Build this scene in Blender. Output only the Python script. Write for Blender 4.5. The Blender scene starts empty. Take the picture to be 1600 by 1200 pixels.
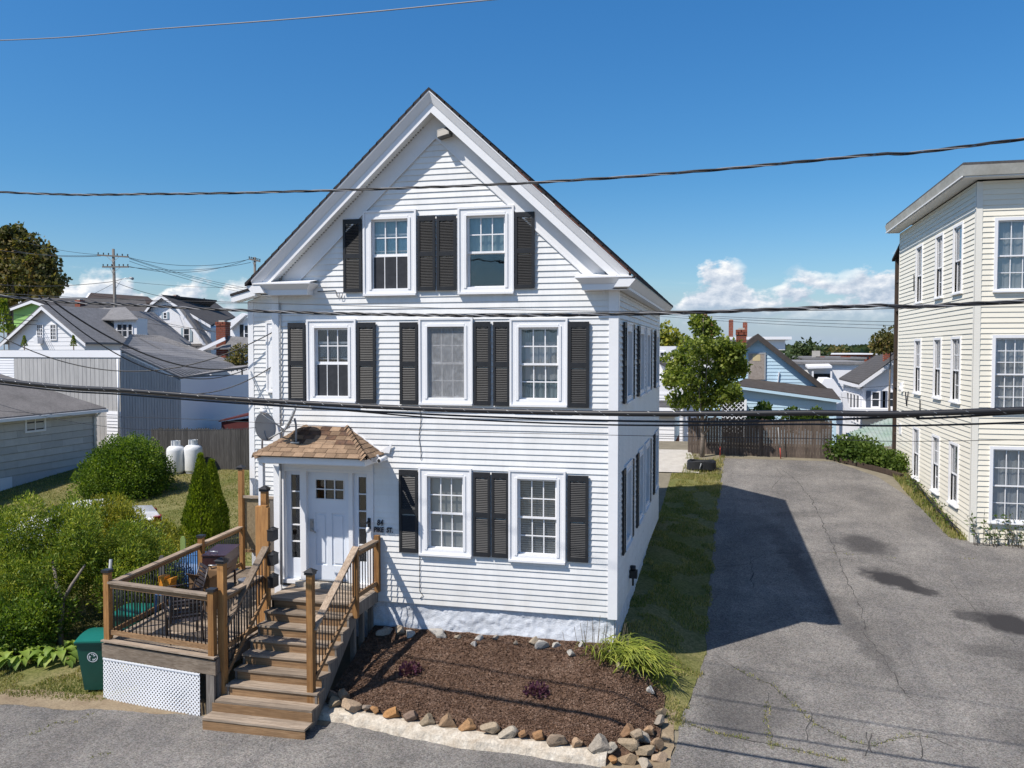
import bpy, bmesh, math, random
import numpy as np
from mathutils import Vector, noise
random.seed(7); RNG = np.random.default_rng(11)
S = bpy.context.scene
COL = S.collection
# ------------------------------------------------------------------ camera, sky, sun, exposure
F_PX = 1357.0                       # focal length in pixels of a 1600 px wide frame
PITCH = math.atan(52.0 / F_PX); YAW = math.radians(13.8585)
CAM = np.array([2.0373, -16.5, 6.5])
cd = bpy.data.cameras.new('camera'); cam = bpy.data.objects.new('camera', cd); COL.objects.link(cam)
cam.location = CAM; cam.rotation_euler = (math.pi / 2 - PITCH, 0, YAW)
cd.sensor_fit = 'HORIZONTAL'; cd.sensor_width = 36; cd.lens = 36 * F_PX / 1600
cd.clip_start = .1; cd.clip_end = 20000
S.camera = cam
SUN = Vector((.558, .528, -1.0)).normalized()      # direction the light travels
sl = bpy.data.lights.new('sun', 'SUN'); so = bpy.data.objects.new('sun', sl); COL.objects.link(so)
sl.energy = 4.6; sl.angle = math.radians(.53); sl.color = (1, .94, .86)
so.rotation_euler = SUN.to_track_quat('-Z', 'Y').to_euler(); so.location = (-30, -30, 60)
S.view_settings.view_transform = 'Standard'; S.view_settings.look = 'None'
S.view_settings.gamma = 1; S.view_settings.use_curve_mapping = False
S.view_settings.exposure = .35
S.render.engine = 'CYCLES'
S.cycles.max_bounces = 6; S.cycles.diffuse_bounces = 3; S.cycles.glossy_bounces = 3
S.cycles.transparent_max_bounces = 10; S.cycles.transmission_bounces = 3
S.cycles.caustics_reflective = False; S.cycles.caustics_refractive = False
try:
    S.cycles.use_denoising = True
except Exception:
    pass
W = bpy.data.worlds.new('World'); S.world = W; W.use_nodes = True

class NT:                                            # short-hand for wiring nodes
    def __init__(s, tree): s.t = tree; s.n = tree.nodes; s.l = tree.links
    def add(s, typ, ins=None, **kw):
        n = s.n.new(typ)
        for k, v in kw.items(): setattr(n, k, v)
        for k, v in (ins or {}).items(): s.set(n, k, v)
        return n
    def set(s, n, k, v):
        sock = n.inputs[k]
        if isinstance(v, bpy.types.NodeSocket): s.l.new(v, sock)
        elif isinstance(v, bpy.types.Node): s.l.new(v.outputs[0], sock)
        else:
            if sock.type == 'RGBA' and len(v) == 3: v = (*v, 1)
            sock.default_value = v
    def math(s, op, a, b=None, c=None, clamp=False):
        n = s.add('ShaderNodeMath', operation=op, use_clamp=clamp)
        for i, v in enumerate((a, b, c)):
            if v is not None: s.set(n, i, v)
        return n.outputs[0]
    def mix(s, fac, a, b, mode='MIX'):
        n = s.add('ShaderNodeMix', data_type='RGBA', blend_type=mode)
        s.set(n, 0, fac); s.set(n, 6, a); s.set(n, 7, b)
        return n.outputs[2]
    def ramp(s, fac, stops, interp='LINEAR'):
        n = s.add('ShaderNodeValToRGB'); cr = n.color_ramp; cr.interpolation = interp
        while len(cr.elements) < len(stops): cr.elements.new(.5)
        for e, (p, c) in zip(cr.elements, stops):
            e.position = p; e.color = (*c, 1) if len(c) == 3 else c
        s.set(n, 0, fac); return n.outputs[0]
    def noise(s, vec, scale, detail=3, rough=.55, dist=0, out=0):
        n = s.add('ShaderNodeTexNoise', {'Scale': scale, 'Detail': detail, 'Roughness': rough, 'Distortion': dist})
        if vec is not None: s.set(n, 'Vector', vec)
        return n.outputs[out]
    def maprange(s, v, a, b, c=0., d=1.):
        n = s.add('ShaderNodeMapRange'); n.clamp = True
        s.set(n, 0, v); s.set(n, 1, a); s.set(n, 2, b); s.set(n, 3, c); s.set(n, 4, d)
        return n.outputs[0]

def build_sky():
    W.node_tree.nodes.clear(); n = NT(W.node_tree)
    sky = n.add('ShaderNodeTexSky', sky_type='NISHITA', sun_disc=False)
    sky.sun_elevation = math.asin(-SUN.z); sky.sun_rotation = math.atan2(-SUN.x, -SUN.y)
    sky.altitude = 20; sky.air_density = 1.0; sky.dust_density = .7; sky.ozone_density = 3.2
    hs = n.add('ShaderNodeHueSaturation', {'Saturation': 1.28, 'Value': 1.0, 'Color': sky.outputs[0]})
    tc = n.add('ShaderNodeTexCoord'); d = tc.outputs['Generated']
    sx = n.add('ShaderNodeSeparateXYZ', {0: d})
    az = n.math('ARCTAN2', sx.outputs[0], sx.outputs[1])
    el = n.math('ARCSINE', sx.outputs[2])
    def field(du, dv):
        v = n.add('ShaderNodeCombineXYZ', {0: n.math('MULTIPLY_ADD', az, 9.0, 3.1 + du), 1: n.math('MULTIPLY_ADD', el, 15.0, dv), 2: 4.37})
        return n.noise(v.outputs[0], 2.1, 9, .56)
    f1 = field(0, 0); f2 = field(-.035, .05)
    # cumulus bank along the horizon: its top rises and sinks with azimuth
    v = n.add('ShaderNodeCombineXYZ', {0: az, 1: 0.0, 2: 0.0})
    top = n.math('MULTIPLY_ADD', n.noise(v.outputs[0], 5.0, 2, .5), .11, -.005)
    def bump(c, w, hgt_):
        q = n.math('DIVIDE', n.math('SUBTRACT', az, c), w)
        return n.math('MULTIPLY', n.math('EXPONENT', n.math('MULTIPLY', n.math('MULTIPLY', q, q), -1.0)), hgt_)
    for c, w, hh in ((-.012, .044, .054), (.082, .034, .033), (.17, .06, .044), (-.67, .07, .030), (-.56, .06, .022)):
        top = n.math('ADD', top, bump(c, w, hh))
    prof = n.math('SUBTRACT', top, el)                          # >0 inside the bank
    dens = n.math('ADD', n.math('MULTIPLY', prof, 15.0), n.math('MULTIPLY_ADD', f1, 3.6, -1.78))
    low = n.maprange(el, .022, .052)
    mask = n.math('MULTIPLY', n.math('MULTIPLY', n.maprange(dens, .0, .30), n.maprange(prof, -.016, .006)), low, clamp=True)
    # a few thin streaks lower down
    v2 = n.add('ShaderNodeCombineXYZ', {0: n.math('MULTIPLY', az, 3.0), 1: n.math('MULTIPLY', el, 40.0), 2: 9.1})
    st = n.math('MULTIPLY', n.maprange(n.noise(v2.outputs[0], 2.2, 5, .6), .5, .8), n.math('MULTIPLY', n.maprange(el, .09, .03), n.maprange(el, .0, .02)))
    mask = n.math('MAXIMUM', mask, n.math('MULTIPLY', st, .55))
    lit = n.maprange(n.math('MULTIPLY_ADD', n.math('SUBTRACT', f1, f2), 3.4, n.math('MULTIPLY_ADD', n.maprange(prof, .055, -.01), .55, .08)), .05, .85)
    ccol = n.ramp(lit, [(0, (3.3, 4.1, 5.2)), (.5, (5.6, 6.1, 6.8)), (1, (8.8, 8.7, 8.5))])
    # deepen the blue upwards as the clear, dry air of the day does
    blue = n.mix(1.0, hs.outputs[0], n.ramp(n.maprange(el, 0., .62), [(0, (.92, .93, 1.06)), (.1, (.80, .90, 1.0)), (.3, (.63, .89, 1.0)), (.6, (.68, .98, 1.10)), (1, (.92, .95, 1.0))]), 'MULTIPLY')
    blue = n.mix(n.maprange(el, .075, -.01), blue, (3.0, 4.0, 5.3))
    out = n.mix(mask, blue, ccol)
    bg = n.add('ShaderNodeBackground', {'Color': out, 'Strength': .1})
    n.l.new(bg.outputs[0], n.add('ShaderNodeOutputWorld').inputs[0])
build_sky()

# ------------------------------------------------------------------ where a point of the site lies
def _ray(px, py):
    fwd = np.array([-math.sin(YAW) * math.cos(PITCH), math.cos(YAW) * math.cos(PITCH), -math.sin(PITCH)])
    rt = np.array([math.cos(YAW), math.sin(YAW), 0.]); up = np.cross(rt, fwd)
    return rt * (px - 800) / F_PX + up * (600 - py) / F_PX + fwd
def at(px, py, Y):
    r = _ray(px, py); p = CAM + (Y - CAM[1]) / r[1] * r; return tuple(float(q) for q in p)
def atX(px, py, X):
    r = _ray(px, py); p = CAM + (X - CAM[0]) / r[0] * r; return tuple(float(q) for q in p)
def atW(px, py, c, k=.125):                          # on a vertical plane along the street
    r = _ray(px, py); q = np.array([k, 1., 0.]); p = CAM + (c - q @ CAM) / (q @ r) * r; return tuple(float(v) for v in p)
def sstep(t): t = min(1., max(0., t)); return t * t * (3 - 2 * t)
def hgt(x, y):
    if y < -3: z = -.052 + .012 * (y + 3)
    elif y < 22: z = .2 + .084 * y
    elif y < 60: z = 2.048 - 4.4 * sstep((y - 22) / 38) + .06 * (y - 22) * (1 - sstep((y - 22) / 12))
    elif y < 400: z = -2.352 - 3.6 * sstep((y - 60) / 340)
    else: z = -5.95
    d = math.hypot(x, y)
    if d > 700: z += 15.5 * sstep((d - 700) / 1900) + 1.6 * noise.noise((x * .0011, y * .0011, 3.)) * sstep((d - 700) / 900)
    if x < 0: z += .012 * max(x, -40.)
    hd = math.hypot(max(-7.1 - x, 0, x - .0), max(-y, 0, y - 10.4))
    if hd < 1.8: z += (.47 - .022 * min(max(y, 0), 10)) * sstep(1 - hd / 1.75)
    return z

# ------------------------------------------------------------------ object helpers
ORG = {}                                             # object name -> world origin of its mesh coordinates
def tag(o, label=None, cat=None, group=None, kind=None):
    for k, v in (('label', label), ('category', cat), ('group', group), ('kind', kind)):
        if v: o[k] = v
    return o
def thing(name, label, cat, loc=(0, 0, 0), group=None):
    o = bpy.data.objects.new(name, None); COL.objects.link(o); o.location = loc
    o.empty_display_size = .2
    ORG[o.name] = Vector(loc); return tag(o, label, cat, group)
def link(name, me, mat=None, parent=None, loc=None):
    """loc None: mesh is in world coordinates and gets shifted; else mesh is local and stands at world loc"""
    o = bpy.data.objects.new(name, me); COL.objects.link(o)
    if mat and not me.materials: me.materials.append(mat)
    po = ORG[parent.name] if parent is not None else Vector((0, 0, 0))
    if parent is not None: o.parent = parent
    if loc is None:
        if parent is not None: o.location = -po if parent.type == 'EMPTY' else Vector((0, 0, 0))
        if parent is not None and parent.type != 'EMPTY':
            o.location = -po
        ORG[o.name] = Vector((0, 0, 0))
    else:
        o.location = Vector(loc) - po; ORG[o.name] = Vector(loc)
    return o
BOXF = [(0, 3, 2, 1), (4, 5, 6, 7), (0, 1, 5, 4), (1, 2, 6, 5), (2, 3, 7, 6), (3, 0, 4, 7)]
class MB:
    def __init__(s, f=None): s.v = []; s.fc = []; s.f = f or (lambda u, v, w: (u, v, w)); s.sm = []
    def pts(s, ps):
        b = len(s.v); s.v += [tuple(s.f(*p)) for p in ps]; return b
    def hexa(s, p8):
        b = s.pts(p8); s.fc += [tuple(b + i for i in q) for q in BOXF]; return s
    def box(s, x0, x1, y0, y1, z0, z1):
        return s.hexa([(x0, y0, z0), (x1, y0, z0), (x1, y1, z0), (x0, y1, z0), (x0, y0, z1), (x1, y0, z1), (x1, y1, z1), (x0, y1, z1)])
    def poly(s, ps): b = s.pts(ps); s.fc.append(tuple(range(b, b + len(ps)))); return s
    def slab(s, ps, off):
        """closed slab: polygon ps and the same polygon moved by off"""
        n = len(ps); b = s.pts(list(ps) + [tuple(p[i] + off[i] for i in range(3)) for p in ps])
        s.fc.append(tuple(range(b, b + n))); s.fc.append(tuple(range(b + 2 * n - 1, b + n - 1, -1)))
        for i in range(n): j = (i + 1) % n; s.fc.append((b + i, b + j, b + n + j, b + n + i))
        return s
    def bar(s, p, q, w, h, up=(0, 0, 1)):
        """rectangular bar from p to q, w wide sideways, h tall along up"""
        p = Vector(p); q = Vector(q); d = (q - p).normalized(); u = Vector(up)
        sd = d.cross(u)
        if sd.length < 1e-4: sd = d.cross(Vector((0, 1, 0)))
        sd.normalize(); u = sd.cross(d).normalized()
        P = []
        for c in (p, q):
            for a, b_ in ((-1, -1), (1, -1), (1, 1), (-1, 1)): P.append(tuple(c + sd * a * w / 2 + u * b_ * h / 2))
        b = s.pts(P); s.fc += [tuple(b + i for i in t) for t in ((0, 3, 2, 1), (4, 5, 6, 7), (0, 1, 5, 4), (1, 2, 6, 5), (2, 3, 7, 6), (3, 0, 4, 7))]
        return s
    def tube(s, path, r, n=8, caps=True):
        path = [Vector(p) for p in path]; m = len(path)
        rs = list(r) if isinstance(r, (list, tuple)) else [r] * m
        d0 = (path[1] - path[0]).normalized(); u = d0.orthogonal().normalized(); rings = []
        for i, p in enumerate(path):
            d = (path[min(i + 1, m - 1)] - path[max(i - 1, 0)]).normalized()
            u = (u - d * u.dot(d)).normalized(); w = d.cross(u)
            rings.append(s.pts([tuple(p + (u * math.cos(t) + w * math.sin(t)) * rs[i]) for t in [2 * math.pi * k / n for k in range(n)]]))
        for a, b in zip(rings, rings[1:]):
            for k in range(n):
                s.sm.append(len(s.fc)); s.fc.append((a + k, a + (k + 1) % n, b + (k + 1) % n, b + k))
        if caps: s.fc.append(tuple(rings[0] + k for k in reversed(range(n)))); s.fc.append(tuple(rings[-1] + k for k in range(n)))
        return s
    def lathe(s, prof, c=(0, 0, 0), n=20, axis='z'):
        rings = []
        for r, z in prof:
            P = []
            for k in range(n):
                t = 2 * math.pi * k / n; a, b_ = r * math.cos(t), r * math.sin(t)
                P.append((c[0] + a, c[1] + b_, c[2] + z) if axis == 'z' else ((c[0] + z, c[1] + a, c[2] + b_) if axis == 'x' else (c[0] + a, c[1] + z, c[2] + b_)))
            rings.append(s.pts(P))
        for a, b in zip(rings, rings[1:]):
            for k in range(n): s.sm.append(len(s.fc)); s.fc.append((a + k, a + (k + 1) % n, b + (k + 1) % n, b + k))
        if prof[0][0] > 1e-4: s.fc.append(tuple(rings[0] + k for k in reversed(range(n))))
        if prof[-1][0] > 1e-4: s.fc.append(tuple(rings[-1] + k for k in range(n)))
        return s
    def mesh(s, name):
        me = bpy.data.meshes.new(name); me.from_pydata(s.v, [], s.fc); me.update()
        bm = bmesh.new(); bm.from_mesh(me)
        bmesh.ops.recalc_face_normals(bm, faces=bm.faces[:]); bm.to_mesh(me); bm.free()
        if s.sm:
            fl = np.zeros(len(me.polygons), bool); ii = [i for i in s.sm if i < len(fl)]; fl[ii] = True
            me.polygons.foreach_set('use_smooth', fl)
        return me
    def build(s, name, mat, parent=None, loc=None, label=None):
        o = link(name, s.mesh(name), mat, parent, loc)
        if label: o['label'] = label
        return o
def npmesh(name, V, Fq, mat, parent=None, loc=None, smooth=False):
    """mesh from numpy arrays; Fq has a fixed number of corners per face"""
    me = bpy.data.meshes.new(name); k = Fq.shape[1]
    me.vertices.add(len(V)); me.vertices.foreach_set('co', np.ascontiguousarray(V, dtype=np.float32).ravel())
    me.loops.add(Fq.size); me.loops.foreach_set('vertex_index', np.ascontiguousarray(Fq, dtype=np.int32).ravel())
    me.polygons.add(len(Fq)); me.polygons.foreach_set('loop_start', np.arange(0, Fq.size, k, dtype=np.int32))
    me.polygons.foreach_set('loop_total', np.full(len(Fq), k, dtype=np.int32))
    if smooth: me.polygons.foreach_set('use_smooth', np.ones(len(Fq), bool))
    me.update(calc_edges=True); me.validate()
    return link(name, me, mat, parent, loc)
def kids(o): return [c for c in bpy.data.objects if c.parent == o]
def copy_tree(o, parent=None):
    c = o.copy(); COL.objects.link(c); c.parent = parent
    ORG[c.name] = ORG.get(o.name, Vector((0, 0, 0)))
    for ch in kids(o): copy_tree(ch, c)
    return c
def clip_poly(P, Q):
    """convex clip of 2-D polygon P by convex polygon Q (counter-clockwise)"""
    out = list(P)
    for i in range(len(Q)):
        a, b = Q[i], Q[(i + 1) % len(Q)]; src, out = out, []
        if not src: break
        side = lambda p: (b[0] - a[0]) * (p[1] - a[1]) - (b[1] - a[1]) * (p[0] - a[0])
        for j in range(len(src)):
            p, q = src[j], src[(j + 1) % len(src)]; sp, sq = side(p), side(q)
            if sp >= 0: out.append(p)
            if (sp >= 0) != (sq >= 0):
                t = sp / (sp - sq); out.append((p[0] + (q[0] - p[0]) * t, p[1] + (q[1] - p[1]) * t))
    return out
# ------------------------------------------------------------------ materials
MATS = {}
def mat(name, col, rough=.6, spec=.3, var=.0, vscale=3., fine=0., fscale=40., rnd=0., bump=0., bscale=60., stretch=None, col2=None, metal=0., coat=0.):
    """painted / plain surface: two-tone patches (var, col2), fine speckle, random tint per object, bump"""
    m = bpy.data.materials.new(name); m.use_nodes = True; n = NT(m.node_tree); n.n.clear()
    p = n.add('ShaderNodeBsdfPrincipled', {'Roughness': rough, 'Specular IOR Level': spec, 'Metallic': metal})
    tc = n.add('ShaderNodeTexCoord'); vec = tc.outputs['Object']
    if stretch:
        mp = n.add('ShaderNodeMapping', {'Vector': vec, 'Scale': stretch}); vec = mp.outputs[0]
    c = n.add('ShaderNodeRGB').outputs[0]; c.default_value = (*col, 1)
    if var or col2:
        c2 = col2 or tuple(x * (1 - var) for x in col)
        c = n.mix(n.maprange(n.noise(vec, vscale, 5, .6, .3), .3, .72), c, c2)
    if fine:
        f = n.maprange(n.noise(vec, fscale, 3, .7), .25, .75, 1 - fine, 1 + fine)
        c = n.mix(1.0, c, n.add('ShaderNodeCombineColor', {0: f, 1: f, 2: f}).outputs[0], 'MULTIPLY')
    if rnd:
        r = n.add('ShaderNodeObjectInfo').outputs['Random']; f = n.maprange(r, 0, 1, 1 - rnd, 1 + rnd)
        c = n.mix(1.0, c, n.add('ShaderNodeCombineColor', {0: f, 1: f, 2: f}).outputs[0], 'MULTIPLY')
    n.set(p, 'Base Color', c)
    if bump:
        b = n.add('ShaderNodeBump', {'Strength': bump, 'Distance': .02, 'Height': n.noise(vec, bscale, 4, .6)}); n.set(p, 'Normal', b)
    n.l.new(p.outputs[0], n.add('ShaderNodeOutputMaterial').inputs[0])
    MATS[name] = m; return m
def courses(m, per=.13, depth=.35):
    """darker butt line at every shingle course"""
    n = NT(m.node_tree); p = [x for x in n.n if x.type == 'BSDF_PRINCIPLED'][0]; src = p.inputs['Base Color'].links[0].from_socket
    z = n.add('ShaderNodeSeparateXYZ', {0: n.add('ShaderNodeTexCoord').outputs['Object']}).outputs[2]
    f = n.maprange(n.math('FRACT', n.math('DIVIDE', z, per)), .0, .3, 1 - depth, 1.); n.set(p, 'Base Color', n.mix(1., src, n.add('ShaderNodeCombineColor', {0: f, 1: f, 2: f}).outputs[0], 'MULTIPLY'))
def wood(name, light, dark, axis, rough=.75, rnd=.16, knots=True, ring=26.):
    """boards with the grain along one axis, tint differing from board to board"""
    m = bpy.data.materials.new(name); m.use_nodes = True; n = NT(m.node_tree); n.n.clear()
    p = n.add('ShaderNodeBsdfPrincipled', {'Roughness': rough, 'Specular IOR Level': .2})
    tc = n.add('ShaderNodeTexCoord'); oi = n.add('ShaderNodeObjectInfo')
    off = n.add('ShaderNodeVectorMath', {0: tc.outputs['Object']}, operation='ADD')
    k = n.math('MULTIPLY', oi.outputs['Random'], 37.0); n.set(off, 1, n.add('ShaderNodeCombineXYZ', {0: k, 1: k, 2: k}).outputs[0])
    sc = [ring, ring, ring]; sc[axis] = ring * .055
    mp = n.add('ShaderNodeMapping', {'Vector': off.outputs[0], 'Scale': sc}); vec = mp.outputs[0]
    g = n.noise(vec, 1.0, 5, .65, 1.2)
    c = n.mix(n.maprange(g, .32, .68), dark, light)
    blot = n.maprange(n.noise(off.outputs[0], 2.6, 4, .6), .35, .75)
    c = n.mix(n.math('MULTIPLY', blot, .45), c, tuple(x * .55 + .02 for x in dark))
    f = n.maprange(oi.outputs['Random'], 0, 1, 1 - rnd, 1 + rnd)
    c = n.mix(1.0, c, n.add('ShaderNodeCombineColor', {0: f, 1: f, 2: f}).outputs[0], 'MULTIPLY')
    n.set(p, 'Base Color', c)
    b = n.add('ShaderNodeBump', {'Strength': .35, 'Distance': .01, 'Height': g}); n.set(p, 'Normal', b)
    n.l.new(p.outputs[0], n.add('ShaderNodeOutputMaterial').inputs[0]); MATS[name] = m; return m
def leafmat(name, stops, trans=.35, clump=1.3):
    """foliage: every leaf its own tint, bigger drifts of tone through the crown"""
    m = bpy.data.materials.new(name); m.use_nodes = True; n = NT(m.node_tree); n.n.clear()
    g = n.add('ShaderNodeNewGeometry'); tc = n.add('ShaderNodeTexCoord')
    t = n.math('ADD', n.math('MULTIPLY', g.outputs['Random Per Island'], .55), n.math('MULTIPLY', n.maprange(n.noise(tc.outputs['Object'], clump, 3, .6), .3, .7), .45))
    c = n.ramp(t, stops)
    d = n.add('ShaderNodeBsdfPrincipled', {'Base Color': c, 'Roughness': .55, 'Specular IOR Level': .25})
    tr = n.add('ShaderNodeBsdfTranslucent', {'Color': n.mix(1., c, (1.25, 1.3, .6), 'MULTIPLY')})
    mx = n.add('ShaderNodeMixShader', {0: trans, 1: d.outputs[0], 2: tr.outputs[0]})
    n.l.new(mx.outputs[0], n.add('ShaderNodeOutputMaterial').inputs[0]); MATS[name] = m; return m
def glassmat(name, tint=(.95, .965, .97), refl=.75):
    m = bpy.data.materials.new(name); m.use_nodes = True; n = NT(m.node_tree); n.n.clear()
    tr = n.add('ShaderNodeBsdfTransparent', {'Color': tint})
    tc = n.add('ShaderNodeTexCoord')
    b = n.add('ShaderNodeBump', {'Strength': .05, 'Distance': .05, 'Height': n.noise(tc.outputs['Object'], 2.2, 2, .5)})
    gl = n.add('ShaderNodeBsdfGlossy', {'Color': (.95, .97, 1), 'Roughness': .02, 'Normal': b.outputs[0]})
    fr = n.add('ShaderNodeFresnel', {'IOR': 1.62})
    mx = n.add('ShaderNodeMixShader', {0: n.math('MULTIPLY_ADD', fr.outputs[0], refl, .02, clamp=True), 1: tr.outputs[0], 2: gl.outputs[0]})
    n.l.new(mx.outputs[0], n.add('ShaderNodeOutputMaterial').inputs[0]); MATS[name] = m; return m

M_VINYL = mat('white_vinyl', (.76, .758, .745), .5, .3, var=.13, vscale=1.1, rnd=.035, fine=.035, fscale=9, stretch=(2.2, 2.2, .6))
def splash(m):
    """rain splash and dust on the lowest courses"""
    n = NT(m.node_tree); p = [x for x in n.n if x.type == 'BSDF_PRINCIPLED'][0]; src = p.inputs['Base Color'].links[0].from_socket
    tc = n.add('ShaderNodeTexCoord').outputs['Object']; z = n.add('ShaderNodeSeparateXYZ', {0: tc}).outputs[2]
    k = n.math('MULTIPLY', n.maprange(z, 2.2, 1.35), n.maprange(n.noise(tc, 2.5, 5, .65), .3, .75), clamp=True)
    n.set(p, 'Base Color', n.mix(n.math('MULTIPLY', k, .45), src, (.46, .42, .35)))
splash(M_VINYL)
M_TRIM = mat('white_trim', (.79, .79, .80), .5, .3, var=.05, vscale=2., fine=.02, fscale=15)
M_SOFFIT = mat('white_soffit', (.76, .75, .72), .6, .2, var=.06, vscale=1.)
M_CREAM = mat('cream_vinyl', (.80, .752, .635), .5, .3, var=.05, vscale=.6, rnd=.025)
M_CREAMTRIM = mat('cream_trim', (.77, .74, .66), .55, .3, var=.06, vscale=1.)
M_BLACK = mat('black_shutter', (.025, .0265, .030), .5, .3, var=.3, vscale=5, fine=.25, fscale=30)
M_ROOFDK = mat('dark_roof_shingle', (.050, .045, .046), .9, .1, var=.4, vscale=8, fine=.35, fscale=60, rnd=.2)
M_ROOFRED = mat('worn_red_drip', (.16, .07, .05), .9, .1, var=.4, vscale=8)
M_ROOFGR = mat('grey_roof_shingle', (.225, .22, .222), .9, .1, var=.25, vscale=2.2, fine=.3, fscale=14, rnd=.12)
M_ROOFCH = mat('charcoal_roof_shingle', (.105, .10, .10), .9, .1, var=.25, vscale=2., fine=.25, fscale=12, rnd=.12)
courses(M_ROOFGR); courses(M_ROOFCH)
M_SHING = mat('brown_shingle', (.30, .208, .138), .95, .1, col2=(.20, .135, .09), vscale=5, fine=.3, fscale=90, rnd=.28, bump=.5, bscale=150)
M_SHINGW = mat('worn_shingle', (.06, .045, .04), .95, .1, col2=(.16, .09, .055), vscale=9, fine=.4, fscale=60, rnd=.3)
M_FOUND = mat('white_foundation', (.66, .69, .74), .85, .1, col2=(.50, .52, .55), vscale=3, fine=.12, fscale=30, bump=.6, bscale=40)
M_GLASS = glassmat('window_glass'); M_GLASSD = glassmat('screen_glass', (.55, .58, .6), .8)
def screenmat():
    m = bpy.data.materials.new('insect_screen'); m.use_nodes = True; n = NT(m.node_tree); n.n.clear(); tc = n.add('ShaderNodeTexCoord'); v = tc.outputs['Object']
    a = n.noise(n.add('ShaderNodeMapping', {'Vector': v, 'Scale': (60, 60, 9)}).outputs[0], 1., 3, .7); b = n.noise(n.add('ShaderNodeMapping', {'Vector': v, 'Scale': (6, 6, 70)}).outputs[0], 1., 3, .7); k = n.noise(v, 5., 4, .6, 1.5)
    c = n.ramp(n.math('MULTIPLY', n.math('ADD', n.math('ADD', a, b), k), .3333), [(.30, (.17, .175, .18)), (.5, (.36, .365, .375)), (.66, (.60, .61, .62))])
    d = n.add('ShaderNodeBsdfDiffuse', {'Color': c}); t = n.add('ShaderNodeBsdfTransparent')
    n.l.new(n.add('ShaderNodeMixShader', {0: .62, 1: d.outputs[0], 2: t.outputs[0]}).outputs[0], n.add('ShaderNodeOutputMaterial').inputs[0]); MATS['insect_screen'] = m; return m
M_SCREEN = screenmat()
M_DARKSHADE = mat('dark_shade', (.030, .032, .036), .9, .1)  # near-black colour in place of the shade in rooms, openings and siding gaps
M_CURT = mat('pale_curtain', (.74, .745, .75), .9, .05, var=.1, vscale=5)
M_TEAL = mat('pale_teal_curtain', (.48, .60, .62), .9, .05, var=.12, vscale=5)
M_BLIND = mat('cream_blind', (.60, .59, .56), .8, .1, var=.08, vscale=3)
M_SHADE = mat('pale_roller_shade', (.74, .73, .69), .85, .05, var=.05, vscale=3)
M_DKCURT = mat('charcoal_curtain', (.055, .058, .065), .9, .05, var=.3, vscale=8)
M_DOOR = mat('white_door', (.74, .78, .84), .4, .4, var=.05, vscale=3)
M_METAL = mat('grey_metal', (.42, .43, .44), .4, .5, metal=.7)
M_GREYPL = mat('grey_plastic', (.34, .35, .36), .5, .3, var=.15, vscale=6)
M_DISH = mat('grey_dish', (.36, .37, .37), .55, .3, var=.12, vscale=4)
M_BLKMET = mat('black_metal', (.02, .02, .022), .45, .4)
M_CABLE = mat('black_cable', (.018, .018, .021), .45, .4)
M_WIRE = mat('grey_wire', (.20, .20, .21), .5, .4)
M_POSTZ = wood('brown_post_wood', (.46, .245, .09), (.25, .115, .04), 2, rnd=.26)
M_RAILX = wood('brown_rail_wood', (.36, .225, .12), (.17, .095, .045), 0)
M_RAILY = wood('brown_rail_wood_deep', (.36, .225, .12), (.17, .095, .045), 1)
M_DECKX = wood('weathered_board_wood', (.385, .315, .245), (.175, .13, .092), 0, rnd=.30)
M_DECKY = wood('weathered_board_wood_deep', (.40, .315, .235), (.185, .13, .088), 1, rnd=.30)
M_GREYWZ = wood('grey_board_wood', (.26, .235, .205), (.12, .10, .085), 2)
M_FENCEL = wood('silvered_picket_wood', (.11, .103, .097), (.045, .042, .04), 2, rnd=.22)
M_FENCER = wood('brown_fence_wood', (.165, .128, .105), (.06, .046, .038), 2, rnd=.22)
M_LATT = mat('white_lattice', (.76, .77, .79), .5, .3, var=.06, vscale=4)
M_BRICK = mat('red_brick', (.30, .095, .06), .9, .1, var=.35, vscale=7, fine=.25, fscale=25, rnd=.2)
M_MORTAR = mat('mortar', (.36, .31, .27), .95, .1, var=.2, vscale=9)
M_GREEN = mat('lime_green_siding', (.30, .52, .16), .6, .2, var=.08)
M_BLUE = mat('light_blue_siding', (.47, .63, .74), .55, .25, var=.06, vscale=1.2, rnd=.03)
M_GREYSH = mat('grey_shingle_siding', (.52, .50, .47), .85, .1, var=.12, vscale=2.5, rnd=.08)
M_T111 = mat('pale_grey_board', (.47, .46, .445), .8, .15, col2=(.36, .355, .35), vscale=2.2, rnd=.07, stretch=(3, 3, .5))
M_T111SHADE = mat('shaded_grey_board', (.40, .41, .43), .8, .15, col2=(.33, .34, .36), vscale=2.2, rnd=.07, stretch=(3, 3, .5))  # same boards on the right face, its shade put into a darker, bluer tone
M_WHITEFAR = mat('far_white_siding', (.78, .78, .80), .6, .2, var=.04, vscale=.6)
M_PANEFAR = mat('far_dark_pane', (.03, .036, .045), .3, .25)
M_BLUESH = mat('blue_grey_shutter', (.30, .38, .43), .6, .2)
M_OSB = mat('raw_chipboard', (.36, .31, .27), .85, .1, col2=(.25, .21, .18), vscale=9, fine=.2, fscale=25)
M_TAN = mat('tan_panel', (.27, .21, .13), .85, .1, col2=(.18, .135, .08), vscale=14, fine=.2, fscale=40)
M_METROOF = mat('green_metal_roof', (.27, .36, .28), .45, .4, col2=(.36, .40, .36), vscale=.9)
M_CONC = mat('pale_concrete', (.50, .47, .42), .9, .1, col2=(.40, .37, .33), vscale=3, fine=.1, fscale=25)
M_KERB = mat('whitewashed_concrete', (.56, .51, .43), .95, .1, col2=(.36, .30, .23), vscale=6, fine=.25, fscale=22, bump=1., bscale=25)
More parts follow.
